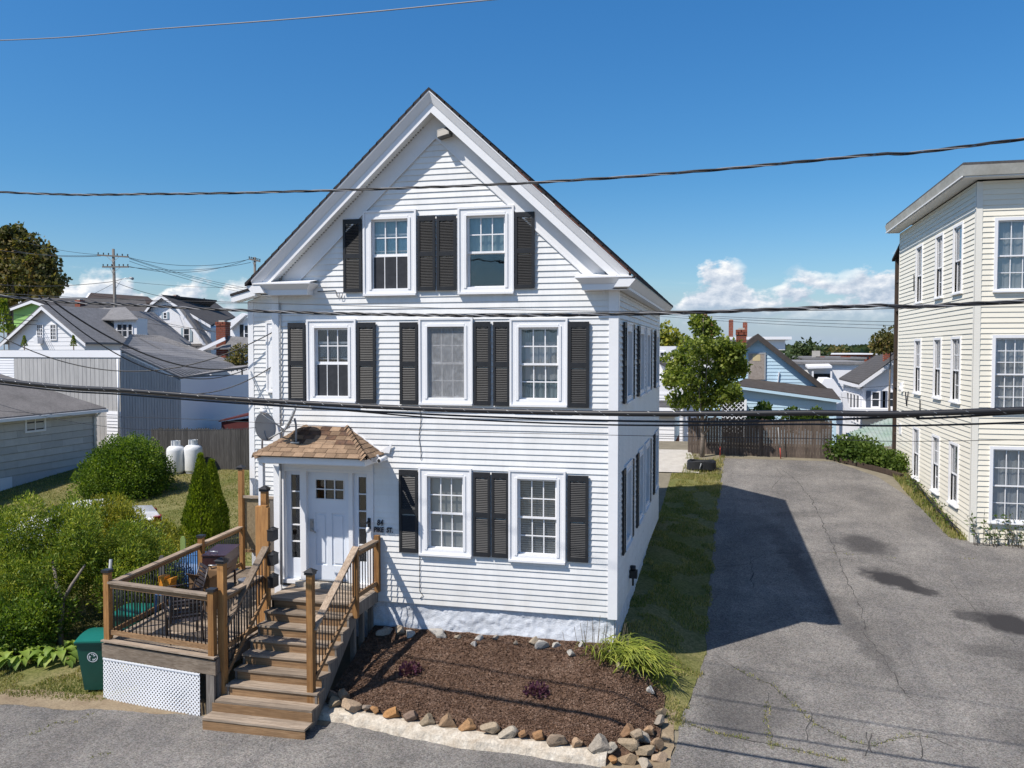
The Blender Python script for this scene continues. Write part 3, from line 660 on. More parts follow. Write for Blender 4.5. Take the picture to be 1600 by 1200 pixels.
def window(root, f, u0, u1, w0, w1, fill='dark', grille=(3, 2), lower_grille=True, cw=.15, casing_mat=None, deep=True, raised=0., screen=False, head=True, cover=1., mt=None, inner=True):
    """double-hung window: casing > sill, sash, pane, grille, curtain and the recess of the room behind"""
    mt = mt or M_TRIM; cm = casing_mat or mt; f0 = f; f = lambda u, v, w: f0(u, v + .022, w)
    m = MB(f)
    for (a, b, c, d) in ((u0, u0 + cw, w0, w1), (u1 - cw, u1, w0, w1), (u0 + cw, u1 - cw, w1 - cw, w1), (u0 + cw, u1 - cw, w0, w0 + cw * .75)): m.box(a, b, -.02, .036, c, d)
    if inner:
        # raised back band and inner stop
        t = .035
        for (a, b, c, d) in ((u0 - .004, u0 + t, w0 - .004, w1 + .004), (u1 - t, u1 + .004, w0 - .004, w1 + .004), (u0 + t, u1 - t, w1 - t, w1 + .004)): m.box(a, b, .03, .056, c, d)
        a0, a1, c0, c1 = u0 + cw, u1 - cw, w0 + cw * .75, w1 - cw
        for (a, b, c, d) in ((a0 - .03, a0 + .022, c0, c1), (a1 - .022, a1 + .03, c0, c1), (a0 + .022, a1 - .022, c1 - .022, c1 + .03)): m.box(a, b, -.075, .05, c, d)
    win = m.build('window', cm, root)
    u0 += cw + (.022 if inner else 0); u1 -= cw + (.022 if inner else 0); w0 += cw * .75; w1 -= cw + (.022 if inner else 0)
    if head:
        s = MB(f); s.box(u0 - cw - .02, u1 + cw + .02, -.02, .082, w0 - cw * .75 - .012, w0 - cw * .75 + .03); s.box(u0 - .02, u1 + .02, -.07, .03, w0 - .012, w0 + .02); s.build('sill', mt, win)
    mid = w0 + (w1 - w0) * (.48 + 0 * raised); sw = .042
    def sash(a, b, c, d, v0, v1):
        s = MB(f)
        for q in ((a, a + sw, c, d), (b - sw, b, c, d), (a + sw, b - sw, c, c + sw), (a + sw, b - sw, d - sw, d)): s.box(q[0], q[1], v0, v1, q[2], q[3])
        s.build('sash', mt, win)
    def pane(a, b, c, d, v): MB(f).box(a + sw * .8, b - sw * .8, v - .004, v + .004, c + sw * .8, d - sw * .8).build('pane', M_GLASS, win)
    def grid(a, b, c, d, v, nx_, nz_):
        g = MB(f); t = .011; a += sw; b -= sw; c += sw; d -= sw
        for i in range(1, nx_): x_ = a + (b - a) * i / nx_; g.box(x_ - t, x_ + t, v - .006, v + .012, c, d)
        for j in range(1, nz_):
            z_ = c + (d - c) * j / nz_
            for i in range(nx_): g.box(a + (b - a) * i / nx_ + (t if i else 0), a + (b - a) * (i + 1) / nx_ - (t if i < nx_ - 1 else 0), v - .006, v + .012, z_ - t, z_ + t)
        g.build('grille', mt, win)
    sash(u0, u1, mid, w1, -.07, -.035); pane(u0, u1, mid, w1, -.055)
    if grille: grid(u0, u1, mid, w1, -.05, *grille)
    lo = w0 + (w1 - w0) * raised
    sash(u0, u1, lo, mid + .03 + (w1 - w0) * raised, -.112, -.077); pane(u0, u1, lo, mid + .03 + (w1 - w0) * raised, -.096)
    if grille and lower_grille: grid(u0, u1, lo, mid + .03 + (w1 - w0) * raised, -.091, *grille)
    if raised:  # half screen below the raised sash
        s = MB(f)
        for q in ((u0 + .01, u0 + .03, w0, mid), (u1 - .03, u1 - .01, w0, mid), (u0 + .03, u1 - .03, mid - .02, mid), (u0 + .03, u1 - .03, w0, w0 + .02)): s.box(q[0], q[1], -.03, -.018, q[2], q[3])
        s.build('screen_frame', mt, win)
        MB(f).box(u0 + .03, u1 - .03, -.0265, -.0235, w0 + .02, mid - .02).build('insect_screen', M_DKCURT, win)
        for t in (.34, .67): MB(f).box(u0 + (u1 - u0) * t - .008, u0 + (u1 - u0) * t + .008, -.023, -.018, w0 + .02, mid - .02).build('grille', mt, win)
    if screen: MB(f).box(u0 + .002, u1 - .002, -.026, -.02, w0 + .002, w1 - .002).build('insect_screen', M_SCREEN, win)
    H = w1 - w0
    if fill == 'white': curtain_mesh(f, u0 - .02, u1 + .02, w0 + H * (1 - cover), w1, -.135, .010, 7).build('curtain', M_CURT, win)
    if fill == 'teal':
        curtain_mesh(f, u0 - .02, u1 + .02, w0, w1, -.145, .012, 8).build('curtain', M_TEAL, win)
        curtain_mesh(f, u0 + .1, u1 - .02, w0 + H * .28, w0 + H * .8, -.128, .008, 5).build('cafe_curtain', M_CURT, win)
    if fill == 'grey': curtain_mesh(f, u0 - .02, u1 + .02, w0, w1, -.17, .016, 6).build('curtain', M_DKCURT, win)
    if fill == 'half': curtain_mesh(f, u0 - .02, u1 + .02, w0 + H * .5, w1, -.135, .010, 6).build('curtain', M_TEAL, win)
    if fill in ('blind', 'shade'):
        s = MB(f); z = w0 + H * (1 - cover); p = .045 if fill == 'blind' else 3.
        while z < w1:
            s.hexa([(u0, -.140, z), (u1, -.140, z), (u1, -.134, z), (u0, -.134, z), (u0, -.128, min(z + p * .86, w1)), (u1, -.128, min(z + p * .86, w1)), (u1, -.123, min(z + p * .86, w1)), (u0, -.123, min(z + p * .86, w1))]); z += p
        s.build('blind', M_SHADE if fill == 'shade' else M_BLIND, win)
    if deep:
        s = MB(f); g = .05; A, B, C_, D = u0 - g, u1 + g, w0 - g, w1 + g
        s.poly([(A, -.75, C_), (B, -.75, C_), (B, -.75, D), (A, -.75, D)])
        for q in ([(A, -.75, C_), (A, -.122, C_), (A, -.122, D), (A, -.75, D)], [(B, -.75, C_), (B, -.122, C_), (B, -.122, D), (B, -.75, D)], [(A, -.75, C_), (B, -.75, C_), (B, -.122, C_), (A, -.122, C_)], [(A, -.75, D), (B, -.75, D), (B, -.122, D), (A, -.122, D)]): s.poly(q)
        s.build('room_recess', M_DARKSHADE, win)
    return win
def shutter_mesh(w=.37, h=1.65):
    m = MB(); st = .05
    m.box(0, st, .0, .035, 0, h); m.box(w - st, w, 0, .035, 0, h)
    for a, b in ((0, .085), (h * .5 - .06, h * .5 + .04), (h - .10, h)): m.box(st, w - st, 0, .033, a, b)
    # arched upper rail
    m.slab([(st, .002, h - .10), (w - st, .002, h - .10), (w * .72, .002, h - .125), (w * .5, .002, h - .105), (w * .28, .002, h - .125)], (0, .028, 0))
    for a, b in ((.085, h * .5 - .06), (h * .5 + .04, h - .105)):
        z = a + .006
        while z < b - .02:
            m.hexa([(st, .012, z), (w - st, .012, z), (w - st, .03, z), (st, .03, z), (st, .0, z + .028), (w - st, .0, z + .028), (w - st, .008, z + .03), (st, .008, z + .03)]); z += .0345
    m.v = [(x, .035 - y, z) for x, y, z in m.v]
    return m.mesh('shutter')
SHM = shutter_mesh(); SHM.materials.append(M_BLACK)
def shutter(root, x, z, w, h, rz=0., y=0.):
    o = bpy.data.objects.new('shutter', SHM); COL.objects.link(o); o.parent = root
    o.location = Vector((x, y, z)) - ORG[root.name]; o.rotation_euler = (0, 0, rz); o.scale = (w / .37, 1, h / 1.65); ORG[o.name] = Vector((x, y, z)); return o

# ------------------------------------------------------------------ the white house
XL, XR, YB, ZS = -7.20, .02, 10.45, 1.37
house = thing('white_house', 'white clapboard gable house with black shutters and brown hooded front door', 'house', (-3.58, 0, .8))
FF = lambda u, v, w: (u, -v, w)                       # front wall
FR = lambda u, v, w: (XR + v, u, w)                   # right-hand wall
PX, PZ, SL = -3.575, 11.574, .925                     # ridge and roof slope
roof_z = lambda x: PZ - SL * abs(x - PX)
WIN_A = [(-5.12, -3.99, 7.62, 9.315), (-3.115, -1.985, 7.62, 9.315)]
WIN_2 = [(-6.39, -5.30, 5.44, 7.14), (-3.935, -2.82, 5.43, 7.15), (-2.06, -.926, 5.425, 7.125)]
WIN_1 = [(-3.95, -2.85, 2.39, 4.16), (-2.085, -.957, 2.375, 4.17)]
hole = lambda w, e=.07: (w[0] + e, w[1] - e, w[2] + e, w[3] - e)
DOORH = (-7.02, -4.97, 1.55, 4.22)
siding(house, FF, XL + .15, XR - .15, ZS, ZS + 58 * .115, .115, [hole(w) for w in WIN_A + WIN_2 + WIN_1] + [DOORH], M_VINYL)
siding(house, FF, XL + .15, XR - .15, ZS + 58 * .115, PZ - .75, .115, [hole(w) for w in WIN_A], M_VINYL,
       clip=lambda z: (max(XL + .15, PX - (PZ - .62 - z) / SL), min(XR - .15, PX + (PZ - .62 - z) / SL)))
SIDE2 = [(1.06, 2.24), (3.87, 5.05), (5.62, 6.76), (8.66, 9.8)]
SIDE1 = [(1.03, 2.24), (3.78, 4.95), (5.4, 6.75), (8.56, 9.7)]
SW = [(a, b, 5.43, 7.08) for a, b in SIDE2] + [(a, b, 2.42, 4.17) for a, b in SIDE1]
siding(house, FR, .15, YB - .15, ZS, 7.62, .115, [hole(w) for w in SW], M_VINYL, butt=.045)
for w in WIN_A[:1]: window(house, FF, *w, fill='half', raised=.30)
window(house, FF, *WIN_A[1], fill='half', lower_grille=False)
window(house, FF, *WIN_2[0], fill='grey', raised=.30)
window(house, FF, *WIN_2[1], fill='white', screen=True, grille=(3, 2))
window(house, FF, *WIN_2[2], fill='teal')
window(house, FF, *WIN_1[0], fill='shade', screen=False, grille=(3, 2))
window(house, FF, *WIN_1[1], fill='blind')
for i, w in enumerate(SW): window(house, FR, *w, fill=('white', 'teal', 'dark', 'white')[i % 4], grille=None, cw=.16)
for (a, b, w, h) in ((-5.558, 7.69, .40, 1.475), (-3.955, 7.695, .367, 1.475), (-3.551, 7.695, .40, 1.465), (-1.963, 7.705, .39, 1.47),
                     (-6.815, 5.43, .39, 1.65), (-5.268, 5.43, .40, 1.645), (-4.346, 5.42, .385, 1.65), (-2.79, 5.425, .335, 1.645), (-2.395, 5.42, .325, 1.645), (-.905, 5.41, .40, 1.645),
                     (-4.375, 2.417, .40, 1.68), (-2.81, 2.42, .345, 1.68), (-2.43, 2.42, .338, 1.68), (-.917, 2.424, .408, 1.675)):
    shutter(house, a, b, w, h, 0, -.078)
for a in (.66, 2.26, 3.47, 6.78, 8.26): shutter(house, XR + .078, 5.45, .37, 1.62, math.pi / 2, a)
for a in (.64, 2.26, 3.39, 6.77, 8.16): shutter(house, XR + .078, 2.43, .37, 1.70, math.pi / 2, a)
# corner boards, water table
for (a, b) in ((XL, XL + .155), (XR - .155, XR + .03)):
    MB(FF).box(a, b, -.02, .034, ZS - .03, 7.68).build('corner_board', M_TRIM, house)
MB(FR).box(-.0, .15, -.02, .034, ZS - .03, 7.68).build('corner_board', M_TRIM, house)
MB(FR).box(YB - .15, YB, -.02, .03, ZS - .03, 7.6).build('corner_board', M_TRIM, house)
MB().box(XL, XR, .0, .012, ZS - .02, ZS + .02).build('starter_strip', M_TRIM, house)
# unseen walls
m = MB(); m.box(XL, XR - .05, YB - .1, YB, ZS, 7.8); m.slab([(XL + .05, YB - .1, 7.7), (XR - .05, YB - .1, 7.7), (PX, YB - .1, PZ - .2)], (0, .1, 0)); m.build('rear_wall', M_VINYL, house)
MB().box(XL, XL + .1, .03, YB - .1, ZS, 7.75).build('side_wall', M_VINYL, house)
# foundation: lumpy painted masonry
def found(name, f, u0, u1, zf, zt, flare):
    nu, nw = 220, 24; V = []; 
    for j in range(nw + 1):
        for i in range(nu + 1):
            u = u0 + (u1 - u0) * i / nu; b = zf(u); w = b + (zt - b) * j / nw; t = 1 - j / nw
            V.append(f(u, -.03 + flare * t ** 2 + .03 * noise.noise((u * 1.6, w * 3, 1)) + .022 * noise.noise((u * 7, w * 11, 4)) + .018 * noise.noise((u * 17, w * 21, 4)), w))
    Fq = [(j * (nu + 1) + i, j * (nu + 1) + i + 1, (j + 1) * (nu + 1) + i + 1, (j + 1) * (nu + 1) + i) for j in range(nw) for i in range(nu)]
    return npmesh(name, np.array(V), np.array(Fq), M_FOUND, house, smooth=True)
found('foundation', FF, XL, XR, lambda u: .45, ZS + .01, .10)
found('foundation', FR, 0, YB, lambda u: .3 + .06 * u, ZS + .01, .05)
# roof: two slabs, worn drip edge, shingle butts showing at the rakes
RY0, RY1 = -.45, YB + .42
def roof_side(sg):
    m = MB(); xe = PX + sg * 3.98; n = 26
    for i in range(n):
        a = i / n; b = (i + 1) / n
        xa, xb = PX + (xe - PX) * a, PX + (xe - PX) * b; za, zb = PZ - SL * 3.98 * a, PZ - SL * 3.98 * b
        k = .018
        m.hexa([(xa, RY0, za - .05), (xb + sg * .02, RY0, zb - .05 - SL * .02), (xb + sg * .02, RY1, zb - .05 - SL * .02), (xa, RY1, za - .05), (xa, RY0, za), (xb + sg * .02, RY0, zb + k - SL * .02), (xb + sg * .02, RY1, zb + k - SL * .02), (xa, RY1, za)])
    return m.build('roof', M_ROOFDK, house)
rl, rr_ = roof_side(-1), roof_side(1)
for t0, t1 in ((.44, .56), (.62, .74), (.80, .98)):
    xa, xb = PX + 3.98 * t0, PX + 3.98 * t1
    m = MB(); m.hexa([(xa, RY0 - .004, roof_z(xa) - .06), (xb, RY0 - .004, roof_z(xb) - .06), (xb, RY0 + .05, roof_z(xb) - .06), (xa, RY0 + .05, roof_z(xa) - .06), (xa, RY0 - .004, roof_z(xa) - .03), (xb, RY0 - .004, roof_z(xb) - .03), (xb, RY0 + .05, roof_z(xb) - .03), (xa, RY0 + .05, roof_z(xa) - .03)])
    m.build('drip_edge', M_ROOFRED, rr_)
# rake: sloping crown, vertical fascia, soffit with vent slots, wide frieze
def rake(sg, prof, name, mt, x_in=0., x_out=3.80, close=True):
    """prof: (y, drop below the roof line) polygon carried down one slope"""
    m = MB(); P = []
    for t in (x_in, x_out):
        x = PX + sg * t; P.append([(x, y, PZ - SL * t - d) for y, d in prof])
    b = m.pts(P[0] + P[1]); n = len(prof)
    for i in range(n): j = (i + 1) % n; m.fc.append((b + i, b + j, b + n + j, b + n + i))
    m.fc += [tuple(b + i for i in range(n)), tuple(b + n + i for i in reversed(range(n)))]
    return m.build(name, mt, house)
for sg in (-1, 1):
    rake(sg, [(-.44, .052), (-.44, .085), (-.425, .10), (-.36, .235), (-.345, .262), (-.03, .262), (-.03, .052)], 'rake_crown', M_TRIM, x_out=3.86)
    rake(sg, [(-.335, .264), (-.335, .45), (-.30, .45), (-.30, .264)], 'rake_fascia', M_TRIM, x_out=3.72)
    so_ = rake(sg, [(-.298, .405), (-.298, .43), (-.052, .43), (-.052, .405)], 'rake_soffit', M_SOFFIT, x_out=3.55)
    rake(sg, [(-.050, .25), (-.050, .875), (.02, .875), (.02, .25)], 'frieze', M_TRIM, x_out=3.36)
    rake(sg, [(-.060, .85), (-.060, .89), (-.0502, .89), (-.0502, .85)], 'frieze_bead', M_TRIM, x_out=3.36)
    m = MB()
    for i in range(64):
        x = PX + sg * (.25 + 3.2 * i / 64); z = roof_z(x) - .4305
        m.box(x - .011, x + .011, -.105, -.065, z - .012, z - .003)
    m.build('vent_slot', M_BLKMET, so_)
# right eave and left eave: crown, fascia, soffit
def eave(sg):
    xo = PX + sg * 3.98; zt = roof_z(xo)
    def run(name, prof, mt, y0_=-.30):
        m = MB(); n = len(prof); b = m.pts([(xo - sg * x, y, zt - d) for y in (y0_, RY1 - .02) for x, d in prof])
        for i in range(n): j = (i + 1) % n; m.fc.append((b + i, b + j, b + n + j, b + n + i))
        m.fc += [tuple(b + i for i in range(n)), tuple(b + n + i for i in reversed(range(n)))]
        m.build(name, mt, house)
    run('eave_crown', [(.0, .055), (.0, .075), (.10, .19), (.12, .21), (.40, .21), (.3, .06)], M_TRIM, -.41)
    run('eave_fascia', [(.125, .212), (.125, .262), (.16, .262), (.16, .212)], M_TRIM)
    run('eave_soffit', [(.162, .225), (.162, .243), (.43, .243), (.43, .225)], M_SOFFIT)
eave(1); eave(-1)
# cornice returns
def cornice(sg):
    xa, xb = (-7.40, -6.14) if sg < 0 else (-.72, .35)
    m = MB(); z1, z0 = 7.89, 7.64; fl = .11; yb = -.30; yt = -.415
    xi = xb - fl if sg < 0 else xa + fl; xo = xa + fl if sg < 0 else xb - fl
    lo, hi = min(xi, xo), max(xi, xo)
    m.box(lo, hi, yb, -.025, z0, 7.745)
    b = m.pts([(lo, yb, 7.747), (hi, yb, 7.747), (hi, -.025, 7.747), (lo, -.025, 7.747), (xa, yt, 7.855), (xb, yt, 7.855), (xb, -.025, 7.855), (xa, -.025, 7.855)])
    m.fc += [tuple(b + i for i in q) for q in BOXF]
    m.box(xa - .012, xb + .012, yt - .012, -.025, 7.857, 7.88)
    # little sloping cap
    m.slab([(xa + (.0 if sg < 0 else .0), yt, 7.882), (xb - (.0 if sg < 0 else .30), yt, 7.882), (xb - (.0 if sg < 0 else .30), -.03, 7.95), (xa, -.03, 7.95)], (0, .0, .008))
    m.build('cornice_return', M_TRIM, house)
cornice(-1); cornice(1)
# left side bay with its own low roof
BX, BY = -9.72, 3.3
FB = lambda u, v, w: (u, BY - v, w)
bay_win = [(-9.20, -8.05, 5.46, 7.22)]
siding(house, FB, BX + .14, XL, ZS, 7.75, .115, [hole(w) for w in bay_win], M_VINYL, stuff=True)
MB(FB).box(BX, BX + .145, -.02, .034, ZS, 7.75).build('corner_board', M_TRIM, house)
siding_rest(house)
window(house, FB, *bay_win[0], fill='white', grille=(3, 2))
MB().box(BX, BX + .1, BY + .03, 9.6, ZS, 7.5).build('side_wall', M_VINYL, house)
m = MB(); m.slab([(BX - .3, BY - .35, 7.86), (XL + .1, BY - .35, 8.62), (XL + .1, 9.9, 8.62), (BX - .3, 9.9, 7.86)], (0, 0, .06)); m.build('bay_roof', M_ROOFDK, house)
m = MB(); m.slab([(BX - .28, BY - .33, 7.70), (XL, BY - .33, 8.43), (XL, BY - .33, 8.59), (BX - .28, BY - .33, 7.855)], (0, .03, 0)); m.slab([(BX - .26, BY - .30, 7.71), (XL, BY - .30, 8.43), (XL, BY, 8.43), (BX - .26, BY, 7.71)], (0, 0, .02)); m.build('bay_fascia', M_TRIM, house)
m = MB(FB); m.slab([(BX, -.02, 7.74), (XL, -.02, 7.74), (XL, -.02, 8.45), (BX, -.02, 7.76)], (0, .025, 0)); m.build('bay_gable', M_VINYL, house)
m = MB(); m.box(BX, XL, BY + .03, 9.6, .4, ZS); m.build('foundation', M_FOUND, house)
# front door with sidelights
def entry():
    m = MB(FF); zb, zt = 1.70, 4.16
    # casing and frame
    for (a, b) in ((-7.06, -6.93), (-6.58, -6.44), (-5.49, -5.40), (-5.08, -4.945)): m.box(a, b, -.08, .05, zb, 4.02)
    m.box(-7.06, -4.945, -.08, .06, 4.02, 4.30); m.box(-7.075, -4.93, .0, .075, 3.99, 4.03)
    m.box(-7.06, -4.945, -.08, .07, 1.62, zb)
    m.build('door_frame', M_TRIM, house)
    MB(FF).box(-7.06, -4.95, -.5, -.42, 1.55, 4.3).build('hall_wall', M_DARKSHADE, house)
    d = MB(FF); a, b = -6.44, -5.49; v0, v1 = -.09, -.045
    # stiles and rails round six lites and two sunk panels
    lx0, lx1, lz0, lz1 = -6.28, -5.62, 3.40, 3.83
    d.box(a, lx0, v0, v1, zb + .02, 4.02); d.box(lx1, b, v0, v1, zb + .02, 4.02); d.box(lx0, lx1, v0, v1, lz1, 4.02); d.box(lx0, lx1, v0, v1, 3.12, lz0)
    d.box(lx0, lx1, v0, v1, zb + .02, 2.02); d.box(-6.02, -5.91, v0, v1, 2.02, 3.12)
    for (p, q) in ((lx0, -6.02), (-5.91, lx1)):
        d.box(p, q, v0, v1 - .022, 2.02, 3.12)
        d.box(p + .05, q - .05, v0, v1 - .006, 2.07, 3.07)
    door = d.build('door', M_DOOR, house)
    g = MB(FF)
    g.box(lx0, lx0 + .018, v1 - .02, v1 + .012, lz0, lz1); g.box(lx1 - .018, lx1, v1 - .02, v1 + .012, lz0, lz1)
    g.box(lx0 + .018, lx1 - .018, v1 - .02, v1 + .012, lz0, lz0 + .018); g.box(lx0 + .018, lx1 - .018, v1 - .02, v1 + .012, lz1 - .018, lz1)
    for i in (1, 2): x = lx0 + (lx1 - lx0) * i / 3; g.box(x - .011, x + .011, v1 - .02, v1 + .008, lz0 + .018, lz1 - .018)
    g.build('muntin', M_TRIM, door)
    g = MB(FF); z = (lz0 + lz1) / 2
    for i in range(3):
        g.box(lx0 + .018 + (lx1 - lx0 - .03) * i / 3, lx0 + .018 + (lx1 - lx0 - .045) * (i + 1) / 3, v1 - .02, v1 + .006, z - .011, z + .011)
    g.build('muntin', M_TRIM, door)
    MB(FF).box(lx0, lx1, -.075, -.068, lz0, lz1).build('pane', M_GLASS, door)
    k = MB(FF); k.box(-6.40, -6.32, v1, v1 + .022, 2.72, 2.98);
    k.box(-6.385, -6.335, v1 + .022, v1 + .05, 2.90, 2.95); k.bar((-6.36, v1 + .05, 2.78), (-6.25, v1 + .05, 2.70), .025, .02)
    k.build('door_handle', M_METAL, door)
    MB(FF).box(a, b, -.09, .02, zb - .0, zb + .018).build('threshold', M_METAL, door)
    for (p, q) in ((-6.93, -6.58), (-5.40, -5.08)):
        s = MB(FF); w = .10; zl = 2.14 if p < -6 else 2.14
        s.box(p, p + w, -.08, -.03, zb, 4.02); s.box(q - .05, q, -.08, -.03, zb, 4.02); s.box(p + w, q - .05, -.08, -.03, 3.90, 4.02); s.box(p + w, q - .05, -.08, -.03, zb, zl)
        sd = s.build('sidelight', M_DOOR, house)
        for i in range(5):
            za = zl + (3.90 - zl) * i / 5; zc = zl + (3.90 - zl) * (i + 1) / 5
            if i: MB(FF).box(p + w, q - .05, -.07, -.025, za - .012, za + .012).build('muntin', M_TRIM, sd)
            MB(FF).box(p + w, q - .05, -.062, -.056, za + .012, zc - .012).build('pane', M_GLASS, sd)
    MB().box(-6.62, -5.35, -.22, -.002, 1.60, 1.70).build('door_step', M_KERB, house)
entry()
# hipped hood over the door
EZ, EX0, EX1, EY = 4.40, -7.17, -4.74, -.86
RX0, RX1, RZ = -6.42, -5.52, 4.93
hood = MB(); 
hood.box(EX0 + .05, EX1 - .05, EY + .05, -.03, 4.25, 4.375)
hood.build('hood_fascia', M_TRIM, house)
MB().box(EX0 + .07, EX1 - .07, EY + .07, -.03, 4.235, 4.248).build('hood_soffit', M_SOFFIT, house)
m = MB()
A, B_, C1, D1, R0, R1 = (EX0, EY, EZ - .02), (EX1, EY, EZ - .02), (EX1, -.025, EZ - .02), (EX0, -.025, EZ - .02), (RX0, -.025, RZ - .02), (RX1, -.025, RZ - .02)
m.poly([A, B_, R1, R0]); m.poly([B_, C1, R1]); m.poly([D1, A, R0]); m.poly([A, D1, C1, B_]); m.poly([D1, R0, R1, C1])
hr = m.build('hood_roof', M_ROOFDK, house)
def shingles(o3, ex, ey, Q, courses, wid, lx, up, seed):
    """tabs laid on a plane: o3 origin, ex along the eave, ey up the slope; Q polygon in that plane"""
    rr = random.Random(seed); nrm = ex.cross(ey).normalized()
    if nrm.z < 0: nrm = -nrm
    for c in range(courses):
        x = -rr.uniform(0, wid)
        while x < lx:
            w = wid * rr.uniform(.9, 1.1)
            P = clip_poly([(x + .004, c * up - .012), (x + w - .004, c * up - .012), (x + w - .004, (c + 1) * up + .01), (x + .004, (c + 1) * up + .01)], Q)
            if len(P) >= 3:
                worn = c >= courses - 4 and rr.random() < .42
                dz = rr.uniform(0, .004); base = []
                bot, topp = [], []
                for (px_, py_) in P:
                    t = (py_ - (c * up - .012)) / (up + .022); hh = .014 - .010 * t + dz
                    q = o3 + ex * px_ + ey * py_; bot.append(tuple(q + nrm * .001)); topp.append(tuple(q + nrm * hh))
                mm = MB(); n = len(P); b = mm.pts(bot + topp); mm.fc.append(tuple(b + i for i in reversed(range(n)))); mm.fc.append(tuple(b + n + i for i in range(n)))
                for i in range(n): j = (i + 1) % n; mm.fc.append((b + i, b + j, b + n + j, b + n + i))
                mm.build('shingle', M_SHINGW if worn else M_SHING, hr)
            x += w
A = Vector((EX0 - .02, EY - .02, EZ)); ex = Vector((1, 0, 0)); ey = Vector((0, -.025 - EY, RZ - EZ)); Ls = ey.length; ey.normalize(); L0 = EX1 - EX0 + .04
shingles(A, ex, ey, [(0, -.03), (L0, -.03), (L0 - (EX1 - RX1) - .02, Ls + .02), (RX0 - EX0 + .02, Ls + .02)], 7, .235, L0, Ls / 7, 3)
for (o3, ex, rx, sd) in ((Vector((EX1 + .02, EY - .02, EZ)), Vector((0, 1, 0)), RX1 - EX1, 5), (Vector((EX0 - .02, -.03, EZ)), Vector((0, -1, 0)), RX0 - EX0, 6)):
    ey = Vector((rx, 0, RZ - EZ)); Lq = ey.length; ey.normalize(); L1 = -EY
    Q = [(0, -.03), (L1, -.03), (L1, Lq)] if sd == 5 else [(0, -.03), (L1, -.03), (0, Lq)]
    shingles(o3, ex, ey, Q, 7, .235, L1, Lq / 7, sd)
for (p0, p1, n, sd) in (((EX1 + .01, EY - .01, EZ + .01), (RX1, -.03, RZ + .02), 11, 1), ((EX0 - .01, EY - .01, EZ + .01), (RX0, -.03, RZ + .02), 11, -1)):
    p0 = Vector(p0); p1 = Vector(p1); d = (p1 - p0) / n; dn = d.normalized(); side = Vector((dn.y, -dn.x, 0)).normalized()
    for i in range(n):
        q = p0 + d * i; lift = random.uniform(.028, .055) if sd > 0 else random.uniform(.012, .025)
        m = MB(); e = d * 1.25; w = .105; dr = .085
        P = [q - side * w + Vector((0, 0, -dr + lift)), q + Vector((0, 0, lift + .02)), q + side * w + Vector((0, 0, -dr + lift)), q + e + side * w + Vector((0, 0, -dr)), q + e + Vector((0, 0, .02)), q + e - side * w + Vector((0, 0, -dr))]
        m.slab([tuple(P[0]), tuple(P[1]), tuple(P[4]), tuple(P[5])], (0, 0, -.014)); m.slab([tuple(P[1]), tuple(P[2]), tuple(P[3]), tuple(P[4])], (0, 0, -.014))
        m.build('hip_cap', M_SHING, hr)
m = MB(); m.bar((RX0, -.03, RZ + .02), (RX1, -.03, RZ + .02), .03, .05); m.bar((RX1, -.03, RZ + .02), (EX1, -.03, EZ + .04), .02, .06, (0, 1, 0)); m.bar((RX0, -.03, RZ + .02), (EX0, -.03, EZ + .04), .02, .06, (0, 1, 0)); m.build('flashing', M_TRIM, hr)
m = MB(); m.box(-7.12, -7.02, -.78, -.68, .98, 4.25); m.build('hood_post', M_TRIM, house)
# street number lettering
def text(body, size, loc, rot, mt, parent, name, ext=.006, spacing=1.0, shear=0., sx=1.):
    c = bpy.data.curves.new(name, 'FONT'); c.body = body; c.size = size; c.extrude = ext; c.space_character = spacing; c.shear = shear; c.resolution_u = 3; c.offset = .0045
    t = bpy.data.objects.new('lettering', c); COL.objects.link(t)
    bpy.context.view_layer.update(); me = bpy.data.meshes.new_from_object(t.evaluated_get(bpy.context.evaluated_depsgraph_get())); bpy.data.objects.remove(t)
    o = link(name, me, mt, parent, loc); o.rotation_euler = rot; o.scale = (sx, 1, 1); return o
M_INK = mat('dark_lettering', (.012, .02, .035), .4, .4)
text('84', .17, (-4.865, -.047, 2.935), (math.pi / 2, 0, 0), M_INK, house, 'house_number', spacing=1.12, shear=.12, sx=.72)
text('PIKE  ST.', .145, (-4.935, -.047, 2.80), (math.pi / 2, 0, 0), M_INK, house, 'street_name', spacing=1.06, shear=.1, sx=.72)
# lantern, camera, doorbell post boxes
m = MB(FF); m.box(-5.06, -5.0, .05, .07, 2.85, 3.08); m.bar((-5.03, .07, 3.02), (-5.03, .15, 3.02), .02, .02); m.box(-5.07, -4.99, .09, .17, 2.98, 3.0)
lan = m.build('wall_lantern', M_BLKMET, house)
MB(FF).lathe([(.0, 2.78), (.035, 2.80), (.04, 2.86), (.03, 2.9), (0, 2.9)], (-5.03, .13, 0), 12).build('lantern_glass', M_CURT, lan)
